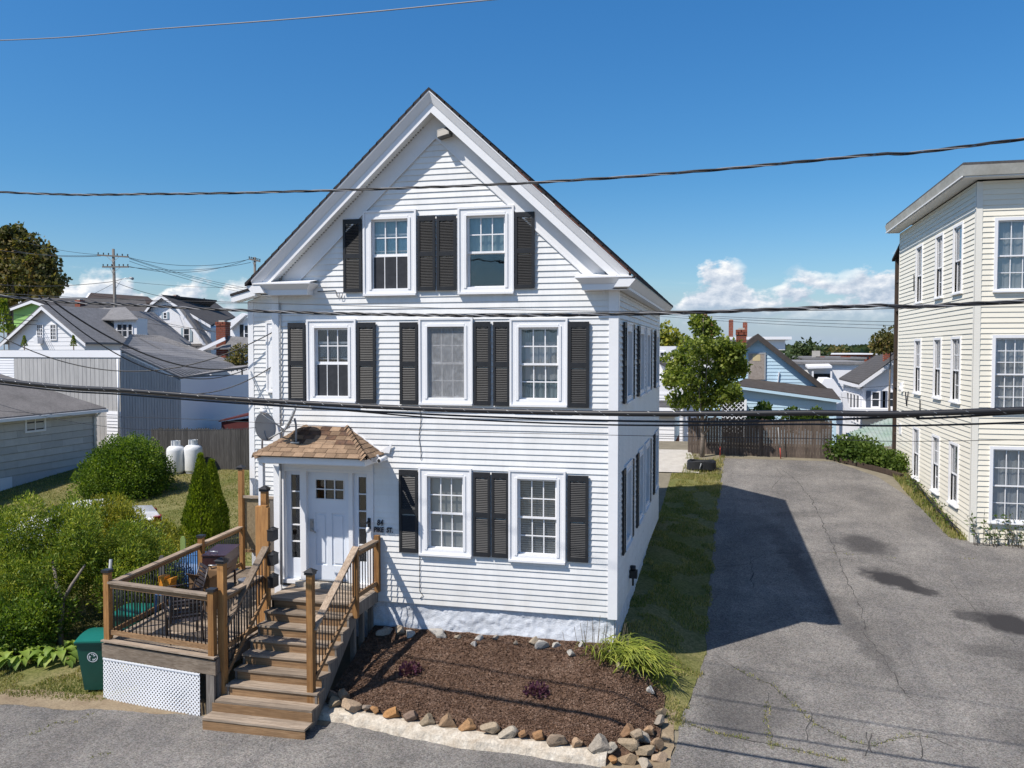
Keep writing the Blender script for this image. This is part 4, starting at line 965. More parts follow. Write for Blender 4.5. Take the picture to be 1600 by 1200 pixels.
# gas pipe and tap on the right-hand wall, conduit on the front
m = MB(); m.tube([(.09, 2.1, 1.72), (.13, 2.1, 1.6), (.13, 2.1, 1.45)], .022); m.box(.06, .22, 2.02, 2.2, 1.62, 1.78); m.lathe([(0, 0), (.06, 0), (.06, .1), (0, .1)], (.13, 2.1, 1.78), 12); m.build('gas_meter_pipe', M_BLKMET, house)
m = MB(); m.tube([(-3.93 + .02 * math.sin(i * .8), -.035, 5.3 - i * .09) for i in range(12)], .006, 5); m.tube([(-3.95, -.036, 2.35 - .18 * i + .0) for i in range(5)] + [(-3.88, -.036, 1.55), (-3.95, -.036, 1.48)], .006, 5); m.build('phone_cable', M_CABLE, house)
m = MB(); m.tube([(-7.00, -.05, 7.5), (-7.0, -.05, 4.6)], .014, 6); m.tube([(-6.99, -.12, 4.3), (-6.99, -.12, 1.6)], .03, 8); m.build('conduit', M_GREYPL, house)
m = MB(); m.tube([(-6.15, -.03, 7.72), (-5.75, -.03, 7.735), (-5.72, -.05, 7.66), (-5.70, -.05, 7.6)], .008, 5); m.tube([(-5.66, -.05, 7.68), (-5.64, -.06, 7.58), (-5.6, -.06, 7.58), (-5.58, -.05, 7.68)], .007, 5); m.build('cable_hook', M_BLKMET, house)
# floodlight under the gable peak
fl = thing('floodlight', 'small grey floodlight high under the white gable peak', 'lamp', (-3.33, -.1, 10.72))
m = MB(); b = m.pts([(-3.46, -.30, 10.64), (-3.22, -.30, 10.70), (-3.22, -.06, 10.70), (-3.46, -.06, 10.64), (-3.48, -.24, 10.80), (-3.24, -.24, 10.86), (-3.24, -.06, 10.86), (-3.48, -.06, 10.80)]); m.fc += [tuple(b + i for i in q) for q in BOXF]; m.build('housing', mat('dark_grey_housing', (.12, .12, .115), .5, .3), fl)
MB().hexa([(-3.44, -.302, 10.652), (-3.24, -.302, 10.70), (-3.24, -.30, 10.70), (-3.44, -.30, 10.652), (-3.455, -.256, 10.77), (-3.25, -.256, 10.82), (-3.25, -.25, 10.82), (-3.455, -.25, 10.77)]).build('lens', M_BLKMET, fl)
sc_ = thing('security_camera', 'white bullet camera on the right end of the brown door hood', 'camera', (-4.6, -.3, 4.4))
m = MB(); m.box(-4.79, -4.70, -.40, -.32, 4.28, 4.42); m.bar((-4.72, -.36, 4.36), (-4.60, -.44, 4.36), .035, .035); m.build('bracket', M_TRIM, sc_)
m = MB(); m.tube([(-4.56, -.30, 4.36), (-4.60, -.56, 4.33)], .05, 14); m.build('body', M_TRIM, sc_)
MB().tube([(-4.60, -.561, 4.33), (-4.602, -.57, 4.329)], .036, 14).build('lens', M_BLKMET, sc_)
MB().slab([(-4.78, -.05, 4.45), (-4.52, -.05, 4.62), (-4.58, -.05, 4.42)], (0, -.02, 0)).build('wall_bracket', M_TRIM, sc_)
# ------------------------------------------------------------------ wooden porch: landing, stair, deck, rails
porch = thing('wooden_porch', 'stained wooden porch with stairs and a railed deck before the white front door', 'porch', (-6.8, -1.8, 0))
def post(x, y, z0, z1, s=.115, cap=True, mt=None, pyramid=True):
    o = MB().box(x - s / 2, x + s / 2, y - s / 2, y + s / 2, z0, z1).build('post', mt or M_POSTZ, porch)
    if cap:
        m = MB(); e = s / 2 + .022
        m.box(x - e, x + e, y - e, y + e, z1 + .001, z1 + .05)
        if pyramid:
            f = e + .022; b = m.pts([(x - f, y - f, z1 + .052), (x + f, y - f, z1 + .052), (x + f, y + f, z1 + .052), (x - f, y + f, z1 + .052), (x, y, z1 + .12)])
            m.fc += [(b, b + 3, b + 2, b + 1), (b, b + 1, b + 4), (b + 1, b + 2, b + 4), (b + 2, b + 3, b + 4), (b + 3, b, b + 4)]
        m.build('post_cap', M_BLKMET, o)
    return o
def baluster(p, q): MB().tube([p, q], .0105, 6).build('baluster', M_BLKMET, porch)
def rail(p, q, zc, hgt_=.94, bottom=.10, n=None, mt=None, cap_w=.14, mc=None, balu=True):
    """level rail run: flat cap, sub-rail, bottom rail, black metal balusters"""
    p = Vector((p[0], p[1], 0)); q = Vector((q[0], q[1], 0)); L = (q - p).length; mt = mt or (M_RAILX if abs(q.x - p.x) > abs(q.y - p.y) else M_RAILY); mc = mc or (M_DECKX if mt is M_RAILX else M_DECKY)
    z = lambda v, zz: (v.x, v.y, zz)
    MB().bar(z(p, zc + hgt_ - .02), z(q, zc + hgt_ - .02), cap_w, .038).build('top_rail', mc, porch)
    MB().bar(z(p, zc + hgt_ - .085), z(q, zc + hgt_ - .085), .04, .088).build('sub_rail', mt, porch)
    MB().bar(z(p, zc + bottom), z(q, zc + bottom), .042, .09).build('bottom_rail', mt, porch)
    n = n or int(L / .105)
    for i in range(1, n):
        v = p.lerp(q, i / n); baluster(z(v, zc + bottom + .03), z(v, zc + hgt_ - .05))
# --- stair
SXL, SXR = -6.70, -4.90
RISE, RUN, LZ, LY = .189, .27, 1.60, -1.07
def board(m, x0, x1, y0, y1, z0, z1): return m.box(x0, x1, y0, y1, z0, z1)
for k in range(3):                                        # landing boards
    y1 = -.002 - .36 * k if k else -.23; 
ly = [-.225, -.365, -.505, -.645, -.785, -.925]
MB().box(-6.62, SXR, -.222, -.14, LZ - .03, LZ - .004)
for i, y in enumerate(ly):
    MB().box(-6.78, SXR - .0, y - .134, y, LZ - .036, LZ + .002 * (i % 2)).build('landing_board', M_DECKX, porch)
MB().box(-6.78, SXR, LY - .03, -1.062, LZ - .036, LZ).build('landing_board', M_DECKX, porch)
MB().box(-6.78, -6.65, -.222, -.005, LZ - .034, LZ).build('landing_board', M_DECKX, porch)
MB().box(-5.33, SXR, -.222, -.005, LZ - .034, LZ).build('landing_board', M_DECKX, porch)
MB().box(SXR + .002, SXR + .042, LY, -.02, LZ - .25, LZ - .002).build('rim_board', M_GREYWZ, porch)
for k in range(1, 9):
    z = LZ - RISE * k; yf = LY - RUN * k; xl = SXL - (.0 if k < 7 else .05 * (k - 6)); xr = SXR + (0 if k < 7 else .03 * (k - 6)); d = RUN + .03
    if k == 8: d += .06; yf -= .05
    for a, b in ((yf - .012, yf + d * .5 - .012), (yf + d * .5 - .006, yf + d - .008)):
        MB().box(xl, xr, a, b, z - .038, z).build('tread', M_DECKX, porch)
    MB().box(xl + .01, xr - .01, yf + RUN + .012, yf + RUN + .03, z + .001, z + RISE - .039).build('riser', M_RAILX, porch)
MB().box(SXL - .1, SXR + .06, LY - RUN * 8 - .05, LY - RUN * 8 - .03, -.2, LZ - RISE * 8 - .039).build('riser', M_RAILX, porch)
# saw-tooth stringers
for x in (SXR - .05, SXL + .02):
    P = [(x, LY, LZ - .04)]
    for k in range(1, 8):
        z = LZ - RISE * k - .039; yf = LY - RUN * k
        P += [(x, yf + RUN, z), (x, yf, z)]
    P += [(x, LY - RUN * 7, -.1), (x, LY - RUN * 6.4, -.12), (x, LY + .0, LZ - .42)]
    m = MB(); n = len(P); b = m.pts(P + [(a + .042, c, d) for a, c, d in P])
    m.fc += [tuple(b + i for i in range(n)), tuple(b + n + i for i in reversed(range(n)))] + [(b + i, b + (i + 1) % n, b + n + (i + 1) % n, b + n + i) for i in range(n)]
    m.build('stringer', M_GREYWZ, porch)
for y in (-.15, -.6, -1.0): MB().box(SXR - .12, SXR - .03, y - .045, y + .045, .3, LZ - .26).build('post', M_GREYWZ, porch)
# right-hand rail: wall post, corner post, newel, sloping rail
post(-4.84, -.10, LZ - .02, 2.74, .10, False); post(-4.86, -1.12, LZ - .25, 2.66, .10, False)
rail((-4.85, -.16), (-4.86, -1.06), LZ, 1.06, .16, 7)
NR = (-5.05, -2.62); post(NR[0], NR[1], .14, 2.56, .118)
def slope_rail(p, q, drop, n):
    """p, q: ends of the sloping cap; balusters hang to a bottom rail"""
    p = Vector(p); q = Vector(q); dz = Vector((0, 0, -drop))
    MB().bar(p, q, .14, .038).build('top_rail', M_DECKY, porch); MB().bar(p + Vector((0, 0, -.066)), q + Vector((0, 0, -.066)), .04, .088).build('sub_rail', M_RAILY, porch)
    MB().bar(p + dz, q + dz, .045, .075).build('bottom_rail', M_RAILY, porch)
    for i in range(1, n):
        v = p.lerp(q, i / n); baluster(v + dz + Vector((0, 0, .02)), v + Vector((0, 0, -.1)))
slope_rail((-4.86, -1.10, 2.72), (-5.02, -2.60, 1.56), .93, 15)
NL = (-6.80, -2.62); post(NL[0], NL[1], .0, 2.66, .125)
slope_rail((-6.72, -1.14, 2.70), (-6.78, -2.58, 1.50), .93, 14)
# tall clustered posts at the corner of the landing, with the mail boxes' post
post(-6.88, -1.16, .98, 3.44, .118, False); post(-6.76, -1.16, .98, 3.46, .118, False, )
post(-6.82, -1.06, .98, 3.72, .118)
MB().box(-6.72, -6.66, -1.22, -1.14, 1.2, 3.42).build('post', M_POSTZ, porch)
# --- deck
DZ = .985
DA, DB, DC, DD = Vector((-9.40, -2.50, 0)), Vector((-6.84, -2.83, 0)), Vector((-6.84, -1.12, 0)), Vector((-9.86, 3.0, 0))
Q = [(DA.x, DA.y), (DB.x, DB.y), (-6.84, -.03), (-7.22, -.03), (-7.22, 3.22), (DD.x, 3.22)]
y = -2.85; i = 0
while y < 3.2:
    # left and right ends of the board on the deck outline
    def left(yy): return DA.x + (DD.x - DA.x) * (yy - DA.y) / (DD.y - DA.y)
    def right(yy): return -6.84 if yy < -.05 else -7.23
    ya, yb = y, y + .134
    def fr(x): return DA.y + (DB.y - DA.y) * (x - DA.x) / (DB.x - DA.x)
    xl, xr = left(max(yb, DA.y)), right(yb)
    P = [(xl, ya), (xr, ya), (xr, yb), (xl, yb)]
    P = clip_poly(P, [(DA.x, DA.y), (DB.x, DB.y), (-6.7, 4), (-10.2, 4)])
    if len(P) > 2: MB().slab([(a, b, DZ - .034) for a, b in P], (0, 0, .034 + .002 * (i % 3))).build('deck_board', M_DECKX, porch)
    y += .140; i += 1
nf = Vector((-.128, -.992, 0))
MB().bar((DA.x - .03, DA.y - .02, DZ - .17), (DB.x + .05, DB.y - .025, DZ - .17), .045, .26).build('rim_board', M_DECKX, porch)
MB().bar((DA.x, DA.y, DZ - .17), (DD.x, DD.y, DZ - .17), .045, .26).build('rim_board', M_DECKY, porch)
MB().bar((DB.x, DB.y, DZ - .17), (DB.x, -1.1, DZ - .17), .045, .26).build('rim_board', M_GREYWZ, porch)
MB().bar((DA.x - .02, DA.y - .01, DZ + .018), (DB.x + .05, DB.y - .015, DZ + .018), .14, .03).build('deck_board', M_DECKX, porch)
p0 = DA.lerp(DB, .935); p1 = DA.lerp(DB, 1.0)
MB().bar((p0.x + .09, p0.y - .02, -.35), (p0.x + .09, p0.y - .02, DZ - .305), .16, .06, (0, 1, 0)).build('post', M_GREYWZ, porch)
MB().box(-6.9, -6.8, -2.75, -2.65, -.2, DZ - .3).build('post', M_GREYWZ, porch)
fa = DA + Vector((.06, .03, 0)); fb = DB + Vector((-.08, .04, 0))
post(fa.x, fa.y, DZ + .034, 2.30, .115, True, None, False); post(fb.x + .02, fb.y, DZ - .2, 2.18, .115, True, None, False)
rail((fa.x + .06, fa.y - .01), (fb.x - .04, fb.y), DZ + .05, 1.10, .12, 26)
md = DA.lerp(DD, .64) + Vector((.05, 0, 0)); dd = DD + Vector((.06, 0, 0))
post(md.x, md.y, DZ, 2.22, .115, True, None, False); post(dd.x, dd.y, DZ, 3.52, .115)
rail((fa.x, fa.y + .06), (md.x, md.y - .06), DZ, 1.10, .14, 34); rail((md.x, md.y + .06), (dd.x, dd.y - .06), DZ, 1.10, .14, 20)
rail((-6.78, -2.55), (-6.82, -1.24), DZ, 1.10, .12, 14)
# diagonal lattice skirt, slightly bowed outwards at its foot
def lattice():
    m = MB(); n = Vector((-.128, -.992, 0)); A = DA + n * .035; L = (DB - DA).length * .885; H = 1.0; ez = (DB - DA).normalized()
    zt = DZ - .31; w = .026; st = .078
    def P(u, t, k): 
        bow = .07 * math.sin(u / L * 2.6 + .3) * (1 - t / H) * .6
        q = A + ez * u + n * (k + bow); return (q.x, q.y, zt - H + t)
    for sgn, k in ((1, .0), (-1, .007)):
        c = -H
        while c < L + H:
            a = [(c, 0), (c + w * 1.414, 0), (c + w * 1.414 + sgn * H, H), (c + sgn * H, H)]
            a = clip_poly(a if sgn > 0 else a[::1], [(0, 0), (L, 0), (L, H), (0, H)])
            if len(a) > 2: m.slab([P(u, t, k) for u, t in a], (n.x * .006, n.y * .006, 0))
            c += st
    for t in (0, H - .03): m.slab([P(0, t, .015), P(L, t, .015), P(L, t + .03, .015), P(0, t + .03, .015)], (n.x * .008, n.y * .008, 0))
    m.build('lattice_panel', M_LATT, porch)
lattice()
# tan privacy panel beside the tall post
m = MB(); m.box(-9.72, -8.95, 3.02, 3.05, 1.5, 2.78); pp = m.build('privacy_panel', M_TAN, porch)
MB().bar((-9.75, 3.0, 2.83), (-8.9, 3.0, 2.83), .08, .06).build('top_rail', M_DECKX, porch); MB().box(-9.0, -8.9, 2.98, 3.08, DZ, 2.8).build('post', M_GREYWZ, porch)
MB().bar((-9.70, 3.0, 1.46), (-8.95, 3.0, 1.46), .06, .07).build('bottom_rail', M_RAILX, porch)

# ------------------------------------------------------------------ things on and beside the porch
boxes = []
for i, (z, wh) in enumerate(((2.78, 'top'), (2.30, 'middle'), (1.86, 'lowest'))):
    t = thing('mailbox', f'{wh} of the three small black mailboxes on the tall wooden post', 'mailbox', (-6.60, -1.2, z), 'mailboxes on the porch post')
    m = MB(); m.box(-6.64, -6.52, -1.30, -1.08, z, z + .20); m.build('box', M_BLKMET, t)
    MB().slab([(-6.645, -1.31, z + .202), (-6.515, -1.31, z + .202), (-6.515, -1.07, z + .202), (-6.645, -1.07, z + .24)], (0, 0, .012)).build('lid', M_BLKMET, t)
# smoker grill
M_MAROON = mat('maroon_enamel', (.052, .020, .020), .38, .5, var=.3, vscale=5)
gx, gy, gz = -8.92, .75, DZ
gr = thing('barrel_grill', 'dark maroon box smoker grill on legs against the deck rail', 'grill', (gx, gy, gz))
GF = lambda u, v, w: (gx + .42 * 0 + u * .30 - v * .954 * 0 + v * .0 + (v * -.20), gy + v * .98 + u * .20, gz + w)
P8 = [(-.33, -.55, .55), (.20, -.55, .55), (.20, .55, .55), (-.33, .55, .55), (-.48, -.58, .78), (.30, -.58, .78), (.30, .58, .78), (-.48, .58, .78)]
GT = lambda u, v, w: (gx + u * .8 - v * .25, gy + u * .2 + v * .9, gz + w)
m = MB(GT); m.hexa([(-.20, -.55, .46), (.14, -.55, .46), (.14, .55, .46), (-.20, .55, .46), (-.34, -.58, .80), (.26, -.58, .80), (.26, .58, .80), (-.34, .58, .80)]); m.build('firebox', M_MAROON, gr)
m = MB(GT); m.hexa([(-.35, -.59, .81), (.27, -.59, .81), (.27, .59, .81), (-.35, .59, .81), (-.34, -.58, 1.02), (.24, -.58, 1.02), (.24, .58, 1.02), (-.34, .58, 1.02)]); m.box(-.36, .28, -.60, .60, 1.022, 1.045); ld = m.build('lid', M_MAROON, gr)
m = MB(GT); m.tube([(-.15, -.60, .84), (-.15, -.66, .84), (.07, -.66, .84), (.07, -.60, .84)], .014, 6); m.tube([(-.2, -.4, 1.05), (-.2, -.4, 1.09), (.0, -.4, 1.09), (.0, -.4, 1.05)], .012, 6); m.build('handle', M_METAL, ld)
for u, v in ((-.22, -.5), (.16, -.5), (.16, .5), (-.22, .5)): MB(GT).box(u - .025, u + .025, v - .025, v + .025, .0, .47).build('leg', M_MAROON, gr)
MB(GT).box(-.3, .22, -.5, .5, .16, .18).build('shelf', M_BLKMET, gr)
# white bucket under the grill, cardboard box before it
bk = thing('bucket', 'white plastic bucket standing under the maroon grill', 'bucket', (-8.45, .9, DZ))
MB().lathe([(0, .002), (.13, .002), (.155, .34), (.165, .345), (.165, .37), (.15, .37), (.125, .02), (0, .02)], (-8.45, .9, DZ), 20).build('pail', M_TRIM, bk)
m = MB(); m.tube([(-8.45 + .165 * math.cos(t), .9 - .1 * math.sin(t), DZ + .33 - .12 * math.sin(t)) for t in [math.pi * i / 10 for i in range(11)]], .006, 5); m.build('handle', M_METAL, bk)
M_CARD = mat('brown_cardboard', (.20, .125, .07), .85, .1, var=.2, vscale=5)
cb = thing('cardboard_box', 'open brown cardboard box beside the grill on the deck', 'box', (-8.75, -.15, DZ))
m = MB(); cx, cy = -8.72, -.15
for a, b, c, d in ((-.24, .24, -.3, -.285), (-.24, .24, .285, .3), (-.24, -.225, -.285, .285), (.225, .24, -.285, .285)): m.box(cx + a, cx + b, cy + c, cy + d, DZ + .002, DZ + .72)
m.box(cx - .225, cx + .225, cy - .285, cy + .285, DZ + .003, DZ + .02); m.build('carton', M_CARD, cb)
m = MB(); m.slab([(cx - .24, cy - .3, DZ + .722), (cx + .24, cy - .3, DZ + .722), (cx + .26, cy - .45, DZ + .80), (cx - .22, cy - .45, DZ + .84)], (0, .0, .008)); m.slab([(cx + .24, cy - .28, DZ + .722), (cx + .24, cy + .28, DZ + .722), (cx + .42, cy + .28, DZ + .86), (cx + .42, cy - .28, DZ + .83)], (0, 0, .008)); m.slab([(cx - .24, cy + .3, DZ + .722), (cx + .24, cy + .3, DZ + .722), (cx + .22, cy + .42, DZ + .93), (cx - .2, cy + .42, DZ + .9)], (0, 0, .008)); m.build('flap', M_CARD, cb)
# strap patio chairs
M_STRAP = mat('dark_strap', (.035, .03, .034), .5, .35, var=.2); M_FRAMEC = mat('bronze_tube', (.05, .036, .032), .4, .5)
def chair(x, y, rz, lab):
    c = math.cos(rz); s = math.sin(rz)
    f = lambda u, v, w: (x + u * c - v * s, y + u * s + v * c, DZ + w)
    t = thing('patio_chair', lab, 'chair', (x, y, DZ), 'patio chairs on the deck')
    for sd in (-1, 1):
        u = .27 * sd
        MB(f).tube([(u, .30, .01), (u, .27, .40), (u, -.22, .38), (u, -.30, .62), (u, -.42, 1.05)], .016, 7).build('side_frame', M_FRAMEC, t)
        MB(f).tube([(u * 1.08, -.34, .01), (u * 1.08, -.22, .37), (u * 1.12, -.28, .62), (u * 1.12, .25, .64), (u * 1.1, .32, .42), (u * 1.08, .29, .02)], .016, 7).build('arm', M_FRAMEC, t)
    for i in range(7): v = .24 - .072 * i; MB(f).box(-.27, .27, v - .027, v + .027, .40 - .004 * i, .406 - .004 * i).build('strap', M_STRAP, t)
    for i in range(8):
        w = .46 + .078 * i; v = -.245 - .155 * (w - .42) / .6 - .02
        MB(f).hexa([(-.27, v, w), (.27, v, w), (.27, v + .008, w), (-.27, v + .008, w), (-.27, v - .014, w + .05), (.27, v - .014, w + .05), (.27, v - .006, w + .05), (-.27, v - .006, w + .05)]).build('strap', M_STRAP, t)
    return t
chair(-8.75, -.95, 2.45, 'dark strap patio chair turned towards the maroon grill')
chair(-8.02, -2.0, .75, 'dark strap patio chair close behind the front deck railing')
# folded chair leaning, orange toy, blue tarp table, poles
M_ORANGE = mat('orange_plastic', (.60, .24, .025), .45, .4); M_BLUETARP = mat('blue_tarp', (.06, .16, .36), .5, .3, var=.3, vscale=6)
ty = thing('toy_truck', 'orange plastic toy truck behind the dark strap chair', 'toy', (-9.25, -.75, DZ))
m = MB(); x, y, z = -9.28, -.75, DZ + .55; m.box(x - .14, x + .14, y - .11, y + .11, z, z + .14); m.box(x - .14, x + .0, y - .10, y + .10, z + .142, z + .26); m.hexa([(x + .02, y - .1, z + .142), (x + .15, y - .1, z + .142), (x + .15, y + .1, z + .142), (x + .02, y + .1, z + .142), (x + .02, y - .11, z + .20), (x + .18, y - .11, z + .24), (x + .18, y + .11, z + .24), (x + .02, y + .11, z + .20)]); m.build('toy_body', M_ORANGE, ty)
for u in (-.09, .09):
    for v in (-.115, .115): MB().lathe([(0, -.02), (.055, -.02), (.055, .02), (0, .02)], (x + u, y + v, z), 14, 'y').build('wheel', M_BLKMET, ty)
st = thing('plastic_stool', 'small blue plastic stool under the orange toy truck', 'stool', (-9.28, -.75, DZ))
m = MB(); m.box(x - .2, x + .2, y - .18, y + .18, DZ + .44, DZ + .475)
m.build('seat', M_BLUETARP, st)
for u in (-.16, .16):
    for v in (-.14, .14): MB().bar((x + u * 1.15, y + v * 1.15, DZ + .005), (x + u, y + v, DZ + .44), .04, .04).build('leg', M_BLUETARP, st)
tb = thing('tarp_table', 'low table under a bright blue tarp outside the left deck rail', 'table', (-10.6, 2.3, hgt(-10.6, 2.3)))
zt = 1.42; V = []; n = 18
for j in range(n + 1):
    for i in range(n + 1):
        u, v = i / n * 2 - 1, j / n * 2 - 1; k = max(abs(u), abs(v)); d = sstep((k - .72) / .28)
        V.append((-10.6 + u * (.72 - .02 * d), 2.3 + v * (.8 - .02 * d), zt + .02 * noise.noise((u * 3, v * 3, 1)) - d * .55 + .05 * d * noise.noise((u * 5, v * 5, 2))))
npmesh('tarp', np.array(V), np.array([(j * (n + 1) + i, j * (n + 1) + i + 1, (j + 1) * (n + 1) + i + 1, (j + 1) * (n + 1) + i) for j in range(n) for i in range(n)]), M_BLUETARP, tb, smooth=True)
for u in (-.45, .45):
    for v in (-.5, .5): MB().box(-10.6 + u - .03, -10.6 + u + .03, 2.3 + v - .03, 2.3 + v + .03, hgt(-10.6, 2.3) - .1, zt - .03).build('leg', M_GREYWZ, tb)
def pole(name, lab, cat, p, q, r, mt, tip=None):
    t = thing(name, lab, cat, p); MB().tube([p, q], r, 8).build('shaft', mt, t)
    if tip: tip(t)
    return t
zb = hgt(-9.9, -1.6)
def broomtip(t):
    m = MB(); m.hexa([(-9.98, -2.08, zb + .0), (-9.72, -2.02, zb + .0), (-9.72, -1.98, zb), (-9.98, -2.04, zb), (-9.93, -2.05, zb + .25), (-9.80, -2.02, zb + .25), (-9.80, -1.99, zb + .25), (-9.93, -2.02, zb + .25)]); m.build('brush', M_GREYPL, t)
pole('broom', 'grey broom handle leaning at the front left deck corner', 'broom', (-9.86, -2.03, zb + .24), (-9.62, -2.02, 2.42), .03, M_GREYPL, broomtip)
def stake(x, y, z1, lab, mt):
    t = thing('fence_stake', lab, 'post', (x, y, hgt(x, y)), 'stakes beside the deck'); m = MB(); z0 = hgt(x, y) - .1; w = .07
    m.slab([(x - w, y - .02, z0), (x + w, y - .02, z0), (x + w, y - .02, z1 - .07), (x + w * .5, y - .02, z1), (x - w * .5, y - .02, z1), (x - w, y - .02, z1 - .07)], (0, .035, 0)); m.build('picket', mt, t)
p = at(253, 868, -.3); stake(p[0], p[1], p[2], 'round-topped grey fence picket standing behind the deck rail', M_FENCEL)
p = at(286, 838, 2.2); t = stake(p[0], p[1], p[2], 'pale green garden stake beside the pointed arborvitae', mat('pale_green_stake', (.22, .30, .10), .7, .2))
# wheeled bins
M_BIN = mat('green_bin', (.012, .085, .06), .42, .4, var=.2, vscale=3); M_BINLID = mat('green_bin_lid', (.008, .14, .105), .38, .45, var=.12, vscale=3)
def bin_(x, y, rz, lab, emblem):
    z0 = hgt(x, y) + .02; c = math.cos(rz); s = math.sin(rz); f = lambda u, v, w: (x + u * c - v * s, y + u * s + v * c, z0 + w)
    t = thing('wheeled_bin', lab, 'bin', (x, y, z0), 'green wheeled bins')
    m = MB(f); m.hexa([(-.22, -.26, .03), (.22, -.26, .03), (.22, .22, .03), (-.22, .22, .03), (-.31, -.38, .98), (.31, -.38, .98), (.31, .36, .98), (-.31, .36, .98)])
    m.box(-.33, .33, -.40, .38, .95, 1.0); m.build('body', M_BIN, t)
    m = MB(f); n = 8; rows = []
    for i in range(n + 1):
        v = -.42 + .86 * i / n; h = 1.0 + .07 * math.sin(math.pi * i / n) + .01; rows.append(m.pts([(-.345, v, h - .012), (-.30, v, h + .02), (.30, v, h + .02), (.345, v, h - .012)]))
    for a, b in zip(rows, rows[1:]):
        for k in range(3): m.fc.append((a + k, a + k + 1, b + k + 1, b + k))
    m.fc += [(rows[0], rows[0] + 1, rows[0] + 2, rows[0] + 3), (rows[-1] + 3, rows[-1] + 2, rows[-1] + 1, rows[-1])]
    m.build('lid', M_BINLID, t)
    MB(f).tube([(-.28, .40, .92), (-.28, .46, .95), (.28, .46, .95), (.28, .40, .92)], .018, 8).build('handle', M_BIN, t)
    for u in (-.27, .27):
        w_ = MB(f).lathe([(.0, -.03), (.1, -.03), (.12, -.015), (.12, .015), (.1, .03), (0, .03)], (u, .22, .12), 20, 'x').build('wheel', M_BLKMET, t)
        MB(f).lathe([(0, -.036), (.06, -.036), (.06, .036), (0, .036)], (u, .22, .12), 16, 'x').build('rim', M_GREYPL, w_)
    if emblem:
        m = MB(f); vv = lambda w: -.26 - .12 * (w - .03) / .95 - .006
        cu, cw = -.02, .70
        for k in range(24):
            a, b = 2 * math.pi * k / 24, 2 * math.pi * (k + 1) / 24
            for r0, r1 in ((.085, .10),): m.poly([(cu + r0 * math.cos(a), vv(cw + r0 * math.sin(a)), cw + r0 * math.sin(a)), (cu + r1 * math.cos(a), vv(cw + r1 * math.sin(a)), cw + r1 * math.sin(a)), (cu + r1 * math.cos(b), vv(cw + r1 * math.sin(b)), cw + r1 * math.sin(b)), (cu + r0 * math.cos(b), vv(cw + r0 * math.sin(b)), cw + r0 * math.sin(b))])
        for k in range(3):
            a = 2 * math.pi * k / 3 + .5
            for j in range(3):
                q = a + j * .5; r0, r1 = .03 + .012 * j, .07
                m.poly([(cu + r0 * math.cos(q), vv(cw + r0 * math.sin(q)), cw + r0 * math.sin(q)), (cu + r1 * math.cos(q), vv(cw + r1 * math.sin(q)), cw + r1 * math.sin(q)), (cu + r1 * math.cos(q + .35), vv(cw + r1 * math.sin(q + .35)), cw + r1 * math.sin(q + .35)), (cu + r0 * math.cos(q + .35), vv(cw + r0 * math.sin(q + .35)), cw + r0 * math.sin(q + .35))])
        m.build('emblem', M_LATT, t)
    return t
bin_(-9.80, -2.12, .3, 'dark green wheeled bin with a round white emblem beside the lattice', True)
bin_(-9.98, -.82, .15, 'second green wheeled bin standing further back behind the deck corner', False)
# satellite dishes on the hood's left end
def dish(name_lab, base, aim, R, el):
    """mast from base; reflector opening along aim (unit vector)"""
    t = thing('satellite_dish', name_lab, 'satellite dish', base, 'satellite dishes by the door hood')
    b = Vector(base); top = b + Vector((0, 0, .34)); aim = Vector(aim).normalized(); c = top + aim * .06 + Vector((0, 0, .12))
    u = aim.cross(Vector((0, 0, 1))).normalized(); w = u.cross(aim)
    m = MB(); n = 28; rings = []
    for k in range(6):
        r = R * k / 5; dd = .16 * (r / R) ** 2 * R
        if k == 0: rings.append(m.pts([tuple(c)])); continue
        rings.append(m.pts([tuple(c + u * r * math.cos(q) + w * r * 1.08 * math.sin(q) + aim * dd) for q in [2 * math.pi * i / n for i in range(n)]]))
    for i in range(n): m.sm.append(len(m.fc)); m.fc.append((rings[0], rings[1] + i, rings[1] + (i + 1) % n))
    for a, b2 in zip(rings[1:], rings[2:]):
        for i in range(n): m.sm.append(len(m.fc)); m.fc.append((a + i, b2 + i, b2 + (i + 1) % n, a + (i + 1) % n))
    # rolled rim gives the pressed sheet its thickness
    rim = [tuple(c + u * R * math.cos(q) + w * R * 1.08 * math.sin(q) + aim * .16 * R) for q in [2 * math.pi * i / n for i in range(n + 1)]]
    m.tube(rim, .010, 6, False)
    m.build('reflector', M_DISH, t)
    MB().tube([tuple(b + Vector((0, 0, -.04))), tuple(b + Vector((0, 0, .2))), tuple(top), tuple(c - aim * .03)], .022, 8).build('mast', M_GREYPL, t)
    tip = c + aim * .62 - w * .16
    m = MB(); m.tube([tuple(c - w * R * 1.0 + aim * .05), tuple(tip)], .017, 6); m.tube([tuple(c - w * R * .3), tuple(c - w * R + aim * .05)], .015, 6); arm = m.build('feed_arm', M_GREYPL, t)
    m = MB(); m.tube([tuple(tip - aim * .10 + w * .04), tuple(tip + aim * .04 + w * .04)], .045, 10); m.tube([tuple(tip - aim * .1 - u * .09 + w * .05), tuple(tip + aim * .02 - u * .09 + w * .05)], .034, 8); m.build('receiver', M_TRIM, arm)
    m = MB(); m.box(b.x - .09, b.x + .09, b.y - .07, b.y + .07, b.z - .03, b.z - .005); m.build('foot_plate', M_METAL, t)
    return t
dish('round grey satellite dish facing the street at the left end of the hood', (-7.30, -.30, 4.45), (.93, -.32, .22), .27, 0)
dish('second satellite dish seen edge-on above the brown hood', (-6.42, -.50, 4.66), (-.80, -.42, .42), .30, 0)
